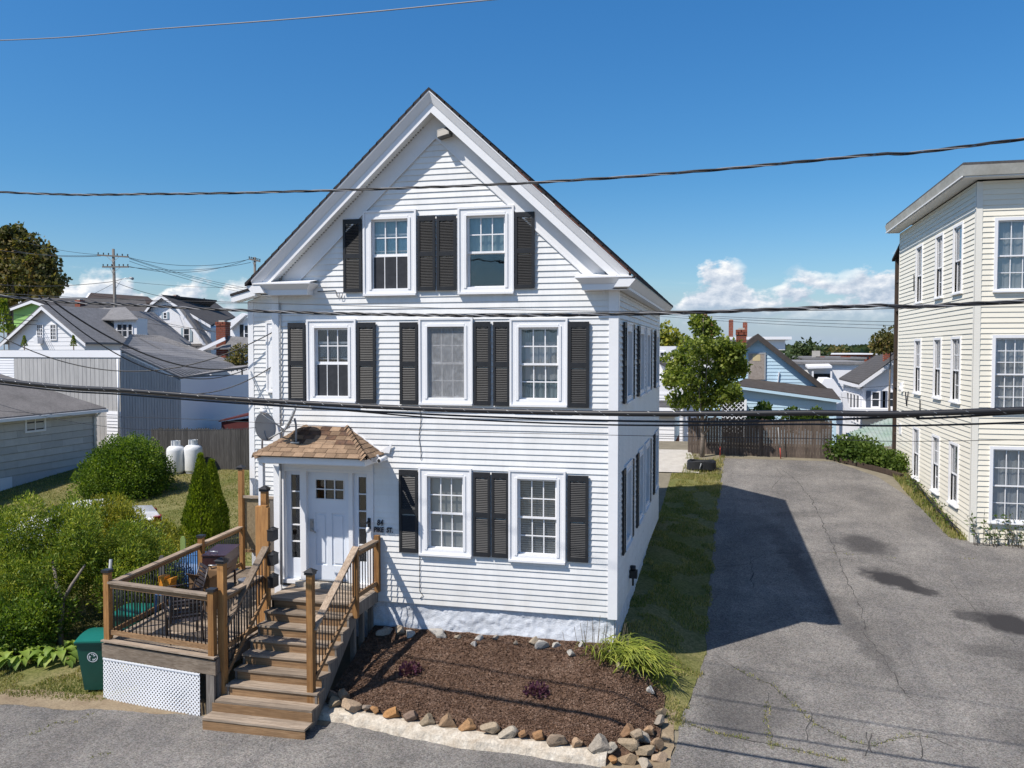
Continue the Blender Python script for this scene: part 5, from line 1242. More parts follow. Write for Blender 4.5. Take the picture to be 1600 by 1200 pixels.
# ------------------------------------------------------------------ cream three-storey neighbour on the right
NX, NY0, NY1, NZ0, NZ1 = 8.80, 10.30, 21.4, .95, 11.2
nb = thing('apartment_house', 'tall cream clapboard apartment house with flat roof beside the driveway', 'apartment house', (NX + 5, NY0, NZ0))
GF_ = lambda u, v, w: (u, NY0 - v, w)
GL_ = lambda u, v, w: (NX - v, u, w)
# front: three rows of wide windows; side: three rows of slim windows
FW = [(9.235 + dx, 10.42 + dx, a, b) for dx in (0, 2.6, 5.2) for a, b in ((8.13, 10.19), (4.80, 6.94), (1.66, 3.83))]
LW = [(11.62, 12.72), (14.0, 15.05), (17.02, 18.12)]
LWIN = [(a, b, c, d) for (a, b) in LW for c, d in ((8.2, 10.3), (4.93, 6.93), (1.82, 3.72))]
siding(nb, GF_, NX + .13, NX + 2.3, NZ0 + .12, NZ1, .148, [hole(w, .04) for w in FW], M_CREAM, joints=False, butt=.03)
siding(nb, GL_, NY0 + .02, NY1, NZ0 + .12, NZ1, .148, [hole(w, .04) for w in LWIN], M_CREAM, joints=False, butt=.03)
siding(nb, GF_, NX + 2.3, NX + 12, NZ0 + .12, NZ1, .148, [hole(w, .04) for w in FW], M_CREAM, joints=False, butt=.03, stuff=True); siding_rest(nb)
MB(GF_).box(NX - .03, NX + .13, -.02, .034, NZ0 + .1, NZ1).build('corner_board', M_CREAMTRIM, nb); MB(GL_).box(NY0 + .0, NY0 + .13, -.02, .03, NZ0 + .1, NZ1).build('corner_board', M_CREAMTRIM, nb)
MB(GL_).box(NY1 - .1, NY1, -.02, .03, NZ0 + .9, NZ1).build('corner_board', M_CREAMTRIM, nb)
for i, w in enumerate(FW): window(nb, GF_, *w, fill=('white', 'blind', 'white')[(i * 2 + 1) % 3] if i else 'white', grille=(3, 2) if i % 3 == 0 else (4, 3) if i % 3 == 1 else (3, 2), cw=.085, inner=False, casing_mat=M_TRIM)
for i, w in enumerate(LWIN): window(nb, GL_, *w, fill=('white', 'grey', 'half', 'white')[i % 4], grille=(2, 2) if i % 2 else None, cw=.075, inner=False, casing_mat=M_TRIM)
m = MB(); m.box(NX - .02, NX + 12, NY0 + .02, NY1 - .02, .3, NZ0 + .16); m.build('foundation', M_CONC, nb)
m = MB(); m.box(NX + .05, NX + 12, NY1 - .1, NY1, NZ0, NZ1); m.box(NX + 11.9, NX + 12, NY0, NY1 - .1, NZ0, NZ1); m.build('rear_wall', M_CREAM, nb)
OV = .5
m = MB(); m.box(NX - OV, NX + 12.5, NY0 - OV, NY1 + .3, NZ1 + .38, NZ1 + .46); m.build('roof', M_ROOFCH, nb)
M_GUT = mat('weathered_gutter', (.50, .49, .44), .6, .3, col2=(.36, .34, .29), vscale=1.6, fine=.1, fscale=10)
m = MB()
b = m.pts([(NX - OV + .02, NY0 - OV + .02, NZ1 + .10), (NX - OV + .02, NY1 + .28, NZ1 + .10), (NX - OV - .04, NY1 + .3, NZ1 + .378), (NX - OV - .04, NY0 - OV - .04, NZ1 + .378), (NX - OV + .05, NY0 - OV + .05, NZ1 + .10), (NX - OV + .05, NY1 + .26, NZ1 + .10), (NX - OV + .05, NY1 + .26, NZ1 + .378), (NX - OV + .05, NY0 - OV + .05, NZ1 + .378)])
m.fc += [tuple(b + i for i in q) for q in BOXF]; m.build('fascia', M_GUT, nb)
m = MB()
b = m.pts([(NX - OV + .02, NY0 - OV + .02, NZ1 + .10), (NX + 12.4, NY0 - OV + .02, NZ1 + .10), (NX + 12.5, NY0 - OV - .04, NZ1 + .378), (NX - OV - .04, NY0 - OV - .04, NZ1 + .378), (NX - OV + .05, NY0 - OV + .05, NZ1 + .10), (NX + 12.4, NY0 - OV + .05, NZ1 + .10), (NX + 12.4, NY0 - OV + .05, NZ1 + .376), (NX - OV + .05, NY0 - OV + .05, NZ1 + .376)])
m.fc += [tuple(b + i for i in q) for q in BOXF]; m.build('fascia', M_GUT, nb)
MB().bar((NX - OV - .01, NY0 - OV + .05, NZ1 + .085), (NX - OV - .01, NY1 + .25, NZ1 + .085), .03, .03).build('soffit_bead', M_TRIM, nb)
m = MB(); m.box(NX - OV + .05, NX - .0, NY0 - OV + .05, NY1 + .25, NZ1 + .06, NZ1 + .095); m.box(NX, NX + 12.3, NY0 - OV + .05, NY0, NZ1 + .06, NZ1 + .095); m.build('soffit', M_SOFFIT, nb)
m = MB()
for i in range(3): m.bar((NX + 1.4 + 3 * i, NY0 - OV - .045, NZ1 + .12), (NX + 1.4 + 3 * i, NY0 - OV - .05, NZ1 + .37), .02, .02)
m.build('gutter_joint', M_GREYPL, nb)
# brown back porches behind: posts, decks, rails
M_DKWOOD = wood('dark_brown_wood', (.085, .06, .045), (.04, .028, .02), 2)
bx = atX(1400, 600, NX - .02)
for z in (2.0, 5.2, 8.4):
    MB().box(NX + .16, NX + 3.4, NY1 + .02, NY1 + 1.9, z - .25, z).build('porch_deck', M_DKWOOD, nb)
    MB().box(NX + .17, NX + .23, NY1 + .1, NY1 + 1.8, z + .95, z + 1.06).build('porch_rail', M_DKWOOD, nb)
    for k in range(9): MB().box(NX + .18, NX + .22, NY1 + .2 + .2 * k, NY1 + .24 + .2 * k, z, z + .95).build('porch_baluster', M_DKWOOD, nb)
for y in (NY1 + .12, NY1 + 1.8): MB().box(NX + .14, NX + .30, y - .08, y + .08, 1.2, 10.4).build('porch_post', M_DKWOOD, nb)
MB().slab([(NX + .05, NY1 + .05, 10.9), (NX + 3.5, NY1 + .05, 10.9), (NX + 3.5, NY1 + 2.1, 10.3), (NX + .05, NY1 + 2.1, 10.3)], (0, 0, .1)).build('porch_roof', M_ROOFDK, nb)
# meter box and looped cables on the side wall
m = MB(); m.lathe([(0, 0), (.10, 0), (.10, .12), (0, .12)], (NX - .14, 20.3, 5.0), 14, 'x'); m.box(NX - .1, NX - .02, 20.15, 20.45, 4.9, 5.25); m.build('meter', M_TRIM, nb)
for P in ([(NX - .05, 19.6, 4.9), (NX - .06, 19.3, 4.4), (NX - .06, 19.0, 4.95)], [(NX - .05, 18.4, 9.3), (NX - .06, 18.3, 8.7)], [(NX - .05, 17.0, 4.75), (NX - .06, 16.9, 4.2)]): MB().tube(P, .02, 6).build('hanging_cable', M_CABLE, nb)
MB().box(NX - .06, NX - .02, 20.3, 20.7, 3.2, 3.6).build('utility_plate', M_TRIM, nb)
tag(nb, 'tall cream clapboard apartment house with flat roof beside the driveway')

# ------------------------------------------------------------------ simple houses further off
def quad_roof(root, P, mt, th=.14, name='roof'):
    return MB().slab([tuple(p) for p in P], (0, 0, th)).build(name, mt, root)
def far_window(root, f, u0, u1, w0, w1, nx_=2, nz_=4, fr=None, pane=None, shut=None, sw=.35):
    fr = fr or M_WHITEFAR; c = .09
    m = MB(f)
    for q in ((u0 - c, u0, w0 - c, w1 + c), (u1, u1 + c, w0 - c, w1 + c), (u0, u1, w1, w1 + c), (u0, u1, w0 - c, w0)): m.box(q[0], q[1], -.01, .06, q[2], q[3])
    t = .022
    for i in range(1, nx_): x = u0 + (u1 - u0) * i / nx_; m.box(x - t, x + t, .0, .045, w0, w1)
    for j in range(1, nz_):
        z = w0 + (w1 - w0) * j / nz_
        for i in range(nx_): m.box(u0 + (u1 - u0) * i / nx_ + (t if i else 0), u0 + (u1 - u0) * (i + 1) / nx_ - (t if i < nx_ - 1 else 0), .0, .045, z - t, z + t)
    wn = m.build('window', fr, root)
    MB(f).box(u0, u1, .0, .018, w0, w1).build('pane', pane or M_PANEFAR, wn)
    if shut:
        for a, b in ((u0 - c - sw, u0 - c - .01), (u1 + c + .01, u1 + c + sw)): MB(f).box(a, b, 0, .05, w0 - c, w1 + c).build('shutter', shut, root)
    return wn
def brick_chimney(root, x, y, z0, z1, w, d, cap=True, name='chimney', by=None, ch=.24):
    """stack built of brick courses over a mortar core"""
    core = MB().box(x - w / 2 + .012, x + w / 2 - .012, y - d / 2 + .012, y + d / 2 - .012, z0, z1).build(name, M_MORTAR, root)
    n = int((z1 - z0) / ch)
    m = MB()
    for k in range(n):
        za, zb = z0 + (z1 - z0) * k / n + .012, z0 + (z1 - z0) * (k + 1) / n - .012
        o_ = .012 if k >= n - 2 and cap else 0
        nb_ = max(2, int(w / .42)); sh = .5 * (k % 2)
        for i in range(-1, nb_ + 1):
            a = max(0, (i + sh) / nb_); b = min(1, (i + 1 + sh) / nb_)
            if b - a < .08: continue
            xa, xb = x - w / 2 + w * a + .01, x - w / 2 + w * b - .01
            if cap and k >= n - 2: xa -= .03; xb += .03
            m.box(xa, xb, y - d / 2 - o_ - (.03 if o_ else 0), y + d / 2 + o_ + (.03 if o_ else 0), za, zb)
    bo = m.build('brick', M_BRICK, root if core.parent != root else core); bo['kind'] = 'stuff'
    MB().box(x - w * .3, x + w * .3, y - d * .3, y + d * .3, z1 - .05, z1 + .10).build('flue', M_CONC, core)
    return core
def walls(root, x0, x1, y0, y1, z0, z1, mt, name='wall'): return MB().box(x0, x1, y0, y1, z0, z1).build(name, mt, root)
def gable(root, x0, x1, y0, y1, z0, ze, zr, mt, roofmt, over=.35, th=.16, courses=0, f=None):
    """gable facing the street (-y), ridge along y"""
    xm = (x0 + x1) / 2; walls(root, x0, x1, y0 + .02, y1, z0, ze, mt)
    m = MB(); m.slab([(x0, y0 + .02, ze), (x1, y0 + .02, ze), (xm, y0 + .02, zr)], (0, y1 - y0 - .04, 0)); m.build('gable_wall', mt, root)
    if courses:
        z = z0
        while z < zr - .1:
            w = 0 if z + courses < ze else (z + courses - ze) / (zr - ze) * (x1 - x0) / 2
            e = z + courses
            m = MB(); m.hexa([(x0 + w, y0 - .015, z), (x1 - w, y0 - .015, z), (x1 - w, y0 + .03, z), (x0 + w, y0 + .03, z), (x0 + w, y0 + .005, e), (x1 - w, y0 + .005, e), (x1 - w, y0 + .03, e), (x0 + w, y0 + .03, e)]); m.build('clapboard', mt, root); z = e
    s = (zr - ze) / ((x1 - x0) / 2)
    for sg in (-1, 1):
        xe = (x0 if sg < 0 else x1) + sg * over
        quad_roof(root, [(xm, y0 - over, zr + .02), (xe, y0 - over, ze - s * over + .02), (xe, y1 + over, ze - s * over + .02), (xm, y1 + over, zr + .02)], roofmt, th)
        m = MB(); m.slab([(xm, y0 - over - .02, zr - .22), (xe, y0 - over - .02, ze - s * over - .18), (xe, y0 - over - .02, ze - s * over + .06), (xm, y0 - over - .02, zr + .06)], (0, .05, 0)); m.build('rake_board', M_WHITEFAR, root)

# --- grey bungalow on the left edge
WX = -26.0
bg = thing('grey_bungalow', 'low grey shingle-sided bungalow with white gutter at the left edge', 'house', (WX - 4, 10, .8))
FBx = lambda u, v, w: (WX + v, u, w)
y1b = atX(150, 640, WX)[1]; ze = atX(155, 640, WX)[2]
walls(bg, WX - 9, WX - .05, -4, y1b, .3, ze, M_DARKSHADE)  # near-black wall puts butt-line shade into the gaps between shingle courses
z = 1.45; k = 0
zt0 = 1.55
while z < ze - .05:
    y = -4. - .6 * (k % 2); 
    while y < y1b - .05:
        L = min(1.25, y1b - y); m = MB(FBx); m.hexa([(y + .002, -.02, z), (y + L - .002, -.02, z), (y + L - .002, .045, z), (y + .002, .045, z), (y + .002, -.02, z + .285), (y + L - .002, -.02, z + .285), (y + L - .002, .012, z + .285), (y + .002, .012, z + .285)]); m.build('siding_shingle', M_GREYSH, bg); y += L
    z += .30; k += 1
MB(FBx).box(-4, y1b, -.02, .015, .4, 1.44).build('foundation', mat('grey_painted_block', (.50, .50, .51), .9, .1, var=.12, vscale=2, fine=.08, fscale=20), bg)
a = atX(40, 650, WX); b = atX(68, 672, WX); far_window(bg, FBx, a[1], b[1], b[2] + .05, a[2] - .05, 2, 1)
m = MB(); ye = y1b + .25; m.slab([(WX + .35, -5, ze + .02), (WX + .35, ye, ze + .02), (WX - 4.5, ye - 3.0, ze + 2.15), (WX - 4.5, -5, ze + 2.15)], (0, 0, .07)); m.slab([(WX + .35, ye, ze + .02), (WX - 9.3, ye, ze + .02), (WX - 4.5, ye - 3.0, ze + 2.15)], (0, 0, .07)); m.build('roof', mat('brown_grey_shingle', (.22, .205, .195), .95, .1, col2=(.15, .14, .133), vscale=1.2, fine=.3, fscale=16), bg)
m = MB(); m.box(WX + .30, WX + .46, -5, ye, ze - .10, ze + .03); m.box(WX, WX + .30, -5, ye, ze - .10, ze - .07); m.build('gutter', M_WHITEFAR, bg)
m = MB(); m.tube([(WX + .38, y1b - .2, ze - .1), (WX + .09, y1b - .2, ze - .35), (WX + .09, y1b - .2, 1.4)], .055, 8); m.build('downspout', M_WHITEFAR, bg)
a = atX(0, 745, WX); MB(FBx).box(a[1] - .5, a[1] + .55, .016, .05, .75, 1.42).build('basement_panel', M_WHITEFAR, bg)

# --- tall pale-grey board building with saltbox roof
A = Vector(at(188, 548, 20)); B = Vector(at(282, 592, 22.5)); A0 = Vector(at(-6, 545, 20.6))
tb_ = thing('board_sided_building', 'pale grey vertical-board building with white band behind the bungalow', 'building', (A.x - 2, 21, 1.5))
def board_wall(P, Q, zp, zq, z0, n, mt, root, nrm, skip=None):
    P = Vector(P); Q = Vector(Q)
    for i in range(n):
        a, b = i / n, (i + 1) / n; p = P.lerp(Q, a); q = P.lerp(Q, b); g = (q - p).normalized() * .018
        za, zb = zp + (zq - zp) * a, zp + (zq - zp) * b; o = nrm * random.uniform(.018, .023)
        p = p + g * 0; q = q - g
        m = MB(); m.slab([(p.x, p.y, z0), (q.x, q.y, z0), (q.x, q.y, zb), (p.x, p.y, za)], (o.x, o.y, 0)); m.build('wall_board', mt, root)
n1 = Vector((.0, -1, 0)); d1 = (A - A0); d1.z = 0; n1 = Vector((d1.y, -d1.x, 0)).normalized(); d2 = B - A; d2.z = 0; n2 = Vector((d2.y, -d2.x, 0)).normalized()
bw = A0.lerp(A, .15)
board_wall((bw.x, bw.y, 0), (A.x, A.y, 0), A.z - .35, A.z - .35, .8, 26, M_T111, tb_, n1)
board_wall((A.x, A.y, 0), (B.x, B.y, 0), A.z - .08, B.z - .08, .8, 22, M_T111SHADE, tb_, n2)
for i in range(26):
    z = 3.4 + .13 * i
    if z > A.z - .4: break
    MB().hexa([(A0.x, A0.y - .03, z), (bw.x, bw.y - .03, z), (bw.x, bw.y + .01, z), (A0.x, A0.y + .01, z), (A0.x, A0.y - .01, z + .13), (bw.x, bw.y - .01, z + .13), (bw.x, bw.y + .01, z + .13), (A0.x, A0.y + .01, z + .13)]).build('clapboard', M_WHITEFAR, tb_)
for i in range(14):
    z = 1.3 + .16 * i; w_ = .85
    q = A - d1.normalized() * w_
    MB().hexa([(q.x, q.y - .07, z), (A.x, A.y - .07, z), (A.x, A.y - .02, z), (q.x, q.y - .02, z), (q.x, q.y - .045, z + .16), (A.x, A.y - .045, z + .16), (A.x, A.y - .02, z + .16), (q.x, q.y - .02, z + .16)]).build('clapboard', M_WHITEFAR, tb_)
m = MB(); m.slab([(A0.x, A0.y - .06, A.z - .33), (A.x + .05, A.y - .06, A.z - .33), (A.x + .05, A.y - .06, A.z + .02), (A0.x, A0.y - .06, A.z + .02)], (0, .08, 0)); m.build('fascia_band', M_WHITEFAR, tb_)
m = MB(); m.tube([(A.x - .06, A.y - .12, A.z - .4), (A.x - .06, A.y - .12, 2.2)], .05, 8); m.build('downspout', M_WHITEFAR, tb_)
m = MB(); m.slab([(A0.x, A0.y, .6), (A.x, A.y, .6), (B.x, B.y, .6), (B.x - 2, B.y + 14, .6), (A0.x, A0.y + 10, .6)], (0, 0, B.z - .75)); m.slab([(A0.x, A0.y + .01, .7), (A.x, A.y + .01, .7), (A.x - .05, A.y + .25, .7), (A0.x, A0.y + .25, .7)], (0, 0, A.z - .95)); m.slab([(A.x, A.y, .7), (B.x, B.y, .7), (B.x, B.y, B.z - .16), (A.x, A.y, A.z - .16)], (-n2.x * .1, -n2.y * .1, 0)); m.build('wall', M_T111SHADE, tb_)
P2 = Vector(at(203, 525, 26)); P3 = Vector(at(252, 527, 38)); P4 = Vector(at(379, 572, 34)); Cc = Vector(at(396, 574, 30)); Bq = B + Vector((.05, -.03, 0))
m = MB(); m.slab([tuple(A + Vector((0, -.04, .0))), tuple(Bq), tuple(P4), tuple(P3), tuple(P2)], (0, 0, .1)); m.slab([tuple(Bq), tuple(Cc), tuple(P4)], (0, 0, .1)); m.slab([tuple(A0 + Vector((0, 0, -.12))), tuple(A + Vector((0, -.04, -.12))), (A.x - .1, A.y + .6, A.z - .12), (A0.x, A0.y + .6, A.z - .12)], (0, 0, .06))
rf = m.build('roof', M_ROOFGR, tb_)
# shingle courses on the long slope
nrm = (Bq - A).cross(P3 - A).normalized(); nrm = -nrm if nrm.z < 0 else nrm
for i in range(1, 24):
    t = i / 24; p = A.lerp(P2, t) if t < .3 else P2.lerp(P3, (t - .3) / .7); q = Bq.lerp(P4, t)
    p = p + Vector((0, 0, .1)); q = q + Vector((0, 0, .1))
    MB().bar(tuple(p + nrm * .012), tuple(q + nrm * .012), .05, .028, tuple(nrm)).build('shingle_course', M_ROOFGR, rf)
d3 = Cc - B; n3 = Vector((d3.y, -d3.x, 0)).normalized()
for i in range(30):
    z = .9 + .14 * i
    zt = min(B.z, Cc.z) - .1
    if z > zt: break
    m = MB(); o1, o2 = n3 * .02, n3 * .004
    m.hexa([(B.x + o1.x, B.y + o1.y, z), (Cc.x + o1.x, Cc.y + o1.y, z), (Cc.x - .05, Cc.y, z), (B.x - .05, B.y, z), (B.x + o2.x, B.y + o2.y, z + .14), (Cc.x + o2.x, Cc.y + o2.y, z + .14), (Cc.x - .05, Cc.y, z + .14), (B.x - .05, B.y, z + .14)]); m.build('clapboard', M_WHITEFAR, tb_)
# maroon shed beyond the picket fence
p = Vector(at(346, 668, 24)); q = Vector(at(392, 645, 24))
sh = thing('maroon_shed', 'dark maroon shed roof and wall showing over the picket fence', 'shed', (p.x + .8, 25, 1.6))
M_MARW = mat('maroon_wall', (.10, .03, .03), .8, .15, var=.2, vscale=2)
walls(sh, p.x, q.x + .6, 24, 26.5, 1.2, p.z + .3, M_MARW); m = MB(); m.slab([(p.x - .1, 23.9, p.z + .3), (q.x + .7, 23.9, q.z), (q.x + .7, 26.7, q.z + .2), (p.x - .1, 26.7, p.z + .5)], (0, 0, .08)); m.build('roof', M_MARW, sh)

# --- white house with two windows, wide gable
YA = 42
ap = Vector(at(71, 480, YA)); el = Vector(at(8, 536, YA)); er = Vector(at(139, 538, YA))
wa = thing('white_gable_house', 'white gabled house with a pair of six-pane windows and long dormer', 'house', (ap.x, YA, -1))
gable(wa, el.x + .4, er.x - .4, YA, YA + 13, -3, el.z + .2, ap.z, M_WHITEFAR, M_ROOFGR, .45, .16, .33)
fA = lambda u, v, w: (u, YA - .02 - v, w)
for (a, b) in ((59, 67), (80, 88)): p = at(a, 508, YA); q = at(b, 530, YA); far_window(wa, fA, p[0], q[0], q[2], p[2], 3, 4)
p = at(62, 525, YA); q = at(68, 537, YA); m = MB(fA); m.box(p[0], q[0], .05, .6, q[2], q[2] + .5); m.build('air_conditioner', M_WHITEFAR, wa)
# dormer to its right
YD = 47
p0 = Vector(at(137, 500, YD)); p1 = Vector(at(214, 535, YD))
walls(wa, p0.x, at(178, 500, YD)[0], YD + .5, YD + 1.6, p1.z - 1, p0.z + .1, M_WHITEFAR, 'dormer_wall'); walls(wa, at(178, 500, YD)[0], p1.x, YD, YD + 1.4, p1.z - 1, p0.z + .1, M_WHITEFAR, 'dormer_wall')
t0, t1, t2 = Vector(at(136, 484, YD + 3)), Vector(at(196, 481, YD + 3)), Vector(at(216, 500, YD - .3)); t3 = Vector(at(136, 500, YD - .3)); t4 = Vector(at(181, 501, YD - .4))
m = MB(); m.slab([tuple(t3), tuple(t4), tuple(t1), tuple(t0)], (0, 0, .08)); m.slab([tuple(t4), tuple(t2), tuple(t1)], (0, 0, .08)); m.build('dormer_roof', M_ROOFGR, wa)
fD = lambda u, v, w: (u, YD - .01 - v, w)
for (a, b) in ((184, 191), (192.5, 199), (201, 207)): p = at(a, 507, YD); q = at(b, 526, YD); far_window(wa, fD, p[0], q[0], q[2], p[2], 1, 2)
# --- lime green house
YG = 56
gh = thing('green_house', 'lime green gabled house behind the white gable roof', 'house', (at(48, 500, YG)[0], YG, -1))
a, l, r = Vector(at(50, 469, YG)), Vector(at(17, 480, YG)), Vector(at(84, 479, YG))
gable(gh, l.x + .3, r.x + .3, YG, YG + 9, -3, l.z - .2, a.z - .1, M_GREEN, M_ROOFCH, .4, .2, .35)
c1, c2, c3, c4 = at(84, 484, YG), at(238, 503, YG), at(226, 470, YG + 5), at(60, 468, YG + 5)
quad_roof(gh, [c1, c2, c3, c4], M_ROOFCH, .2, 'side_roof'); walls(gh, c1[0] + 3, c2[0] - 1, YG + 1, YG + 6, -3, c2[2] - .3, M_WHITEFAR)
x, y_, z = at(125, 480, YG + 2); brick_chimney(gh, x, y_, z - 1.2, at(125, 469, YG + 2)[2], .62, .7, False)
# --- dark-roofed house behind
YE = 66
dh = thing('dark_roof_house', 'house with a long dark brown roof behind the utility pole', 'house', (at(190, 470, YE)[0], YE, -1))
m = MB(); m.slab([at(132, 474, YE), at(243, 476, YE), at(231, 466, YE + 5), at(142, 460, YE + 5)], (0, 0, .2)); m.build('roof', mat('brown_black_shingle', (.075, .06, .055), .95, .1, var=.25, vscale=1.2), dh)
MB().bar(at(131, 474.5, YE - .1), at(141, 459.5, YE + 4.9), .3, .3).build('rake_board', M_WHITEFAR, dh)
walls(dh, at(134, 474, YE)[0], at(240, 476, YE)[0], YE + .4, YE + 9, -3, at(134, 475, YE)[2], M_WHITEFAR)
# --- white gambrel house
YH = 58
gm = thing('gambrel_house', 'white gambrel-fronted house with blue-grey shutters and charcoal roof', 'house', (at(280, 510, YH)[0], YH, -1))
P = [at(px, py, YH) for px, py in ((214, 545), (214, 522), (226, 494), (238, 478), (252, 465.5), (268, 477), (300, 496), (329, 512), (330, 545))]
low = min(p[2] for p in P) - 4
V = [(P[0][0], YH, low)] + P[1:-1] + [(P[-1][0], YH, low)]
MB().slab(V, (0, 1.5, 0)).build('gable_wall', M_WHITEFAR, gm)
m = MB()
for a, b in zip(P[1:-1], P[2:-1]): pass
over = [at(px, py, YH - .5) for px, py in ((211, 522), (224, 491), (236, 475), (252, 462.5))]
for a, b in zip(over, over[1:]): m.slab([a, b, (b[0], YH + 9, b[2]), (a[0], YH + 9, a[2])], (0, 0, .14))
m.build('roof', M_ROOFCH, gm)
m = MB()
for a, b in zip(over, over[1:]): m.slab([(a[0], a[1] - .03, a[2] - .18), (b[0], b[1] - .03, b[2] - .18), (b[0], b[1] - .03, b[2] + .12), (a[0], a[1] - .03, a[2] + .12)], (0, .1, 0))
m.build('rake_board', M_WHITEFAR, gm)
e1, e2, e3, e4 = at(252, 462.5, YH - .5), at(270, 475, YH - .5), at(329, 510, YH - .5), at(368, 497, YH + 12)
r1, r2 = at(332, 471, YH + 14), at(366, 492, YH + 12.5)
m = MB(); m.slab([e1, e2, e3, e4, r1], (0, 0, .14)); m.build('roof', M_ROOFCH, gm)
m = MB(); m.slab([(e1[0], e1[1] - .03, e1[2] - .16), (e2[0], e2[1] - .03, e2[2] - .16), (e3[0], e3[1] - .03, e3[2] - .16), (e3[0], e3[1] - .03, e3[2] + .1), (e2[0], e2[1] - .03, e2[2] + .1), (e1[0], e1[1] - .03, e1[2] + .1)], (0, .1, 0)); m.build('rake_board', M_WHITEFAR, gm)
walls(gm, P[-1][0] - .2, at(352, 515, YH + 4)[0], YH + 1.5, YH + 12, low, e3[2] - .1, M_WHITEFAR)
# the steep lower slope of the front gambrel wing
s1, s2, s3, s4 = at(277, 479, YH - 1.2), at(283, 479.5, YH - 1.2), at(328, 540, YH - 1.2), at(323, 541, YH - 1.2)
MB().slab([s1, s2, s3, s4], (0, .9, 0)).build('wing_roof', M_ROOFGR, gm); MB().bar((s1[0] - .12, YH - 1.25, s1[2]), (s4[0] - .12, YH - 1.25, s4[2]), .1, .25, (0, 0, 1)).build('rake_board', M_WHITEFAR, gm)
fH = lambda u, v, w: (u, YH - .01 - v, w)
for (a, b, c, d, sw, nx_) in ((256.5, 260.5, 489, 497, .17, 1), (255, 263, 514, 530, .22, 2), (288, 296, 514, 532, .25, 1), (231, 238, 514, 522, .2, 1)):
    p = at(a, c, YH); q = at(b, d, YH); far_window(gm, fH, p[0], q[0], q[2], p[2], nx_, 2, None, None, M_BLUESH, sw)
x, y_, z = at(275, 470, YH + 7); brick_chimney(gm, x, y_, z - 1, at(275, 462, YH + 7)[2], .55, .7, False); MB().tube([at(319, 474, YH + 10), at(319, 466, YH + 10)], .09, 8).build('vent_pipe', M_BLKMET, gm)
MB().slab([at(294, 543, YH - 2), at(330, 543, YH - 2), at(322, 537, YH + 1), at(303, 537, YH + 1)], (0, 0, .12)).build('porch_roof', M_ROOFCH, gm)
# --- white house with brick chimney just left of the main house
YI = 36
ch_ = thing('white_side_house', 'white house with tall red brick chimney showing left of the main house', 'house', (at(370, 545, YI)[0], YI, 0))
x, y_, z = at(349, 545, YI); brick_chimney(ch_, x, y_, z - .6, at(349, 503, YI)[2], at(356, 540, YI)[0] - at(341, 540, YI)[0], .6, True, ch=.13)
MB().slab([at(305, 548, YI), at(355, 527, YI), at(395, 530, YI), at(395, 545, YI - .5), at(345, 546, YI - .5)], (0, 0, .1)).build('roof', M_ROOFGR, ch_)
p, q = at(330, 549, YI - .2), at(396, 575, YI - .2)
MB().slab([at(331, 556, YI), at(344, 545, YI), at(400, 545, YI), at(400, 590, YI), at(331, 590, YI)], (0, 3, 0)).build('wall', M_WHITEFAR, ch_)
MB().bar(at(303, 552, YI - .6), at(352, 529, YI - .6), .1, .22).build('rake_board', M_WHITEFAR, ch_)
YJ = 44
MB().slab([at(350, 535, YJ), at(352, 522, YJ), at(385, 497, YJ), at(402, 490, YJ), at(402, 540, YJ)], (0, 3, 0)).build('rear_wall', M_WHITEFAR, ch_)
MB().slab([at(355, 505, YJ - .4), at(378, 489, YJ - .4), at(384, 492, YJ - .4), at(358, 515, YJ - .4)], (0, .5, 0)).build('rake_board', M_WHITEFAR, ch_)
fJ = lambda u, v, w: (u, YJ - .01 - v, w); p = at(383, 509, YJ); q = at(390, 533, YJ); far_window(ch_, fJ, p[0], q[0], q[2], p[2], 1, 2, None, None, M_BLACK, .34)
# ------------------------------------------------------------------ background on the right
# --- light blue house with boarded window
YK = 30
bh = thing('blue_house', 'light blue clapboard house with boarded window behind the board fence', 'house', (at(1220, 640, YK)[0], YK, 0))
ap, l, r = Vector(at(1184, 527, YK + 3)), Vector(at(1120, 575, YK + 3)), Vector(at(1284, 606, YK + 3))
YK2 = YK + 3
zb = at(1200, 700, YK2)[2]
def blue_courses(x0, x1, z0, z1, y, clip=None, p=.19):
    z = z0
    while z < z1:
        a, b = (x0, x1) if not clip else clip(z)
        if b - a > .1: MB().hexa([(a, y - .03, z), (b, y - .03, z), (b, y + .02, z), (a, y + .02, z), (a, y - .006, z + p), (b, y - .006, z + p), (b, y + .02, z + p), (a, y + .02, z + p)]).build('clapboard', M_BLUE, bh)
        z += p
sl_ = (ap.z - r.z) / (r.x - ap.x)
xl_ = ap.x - (r.x - ap.x) * .92
blue_courses(xl_, r.x, zb, ap.z - .1, YK2, lambda z: (max(xl_, ap.x - (ap.z - z) / sl_ + .1), min(r.x, ap.x + (ap.z - z) / sl_ - .1)))
MB().slab([(xl_, YK2, zb - 3), (r.x, YK2, zb - 3), (r.x, YK2, r.z), (ap.x, YK2, ap.z - .05), (xl_, YK2, ap.z - sl_ * (ap.x - xl_))], (0, .1, 0)).build('gable_wall', M_BLUE, bh)
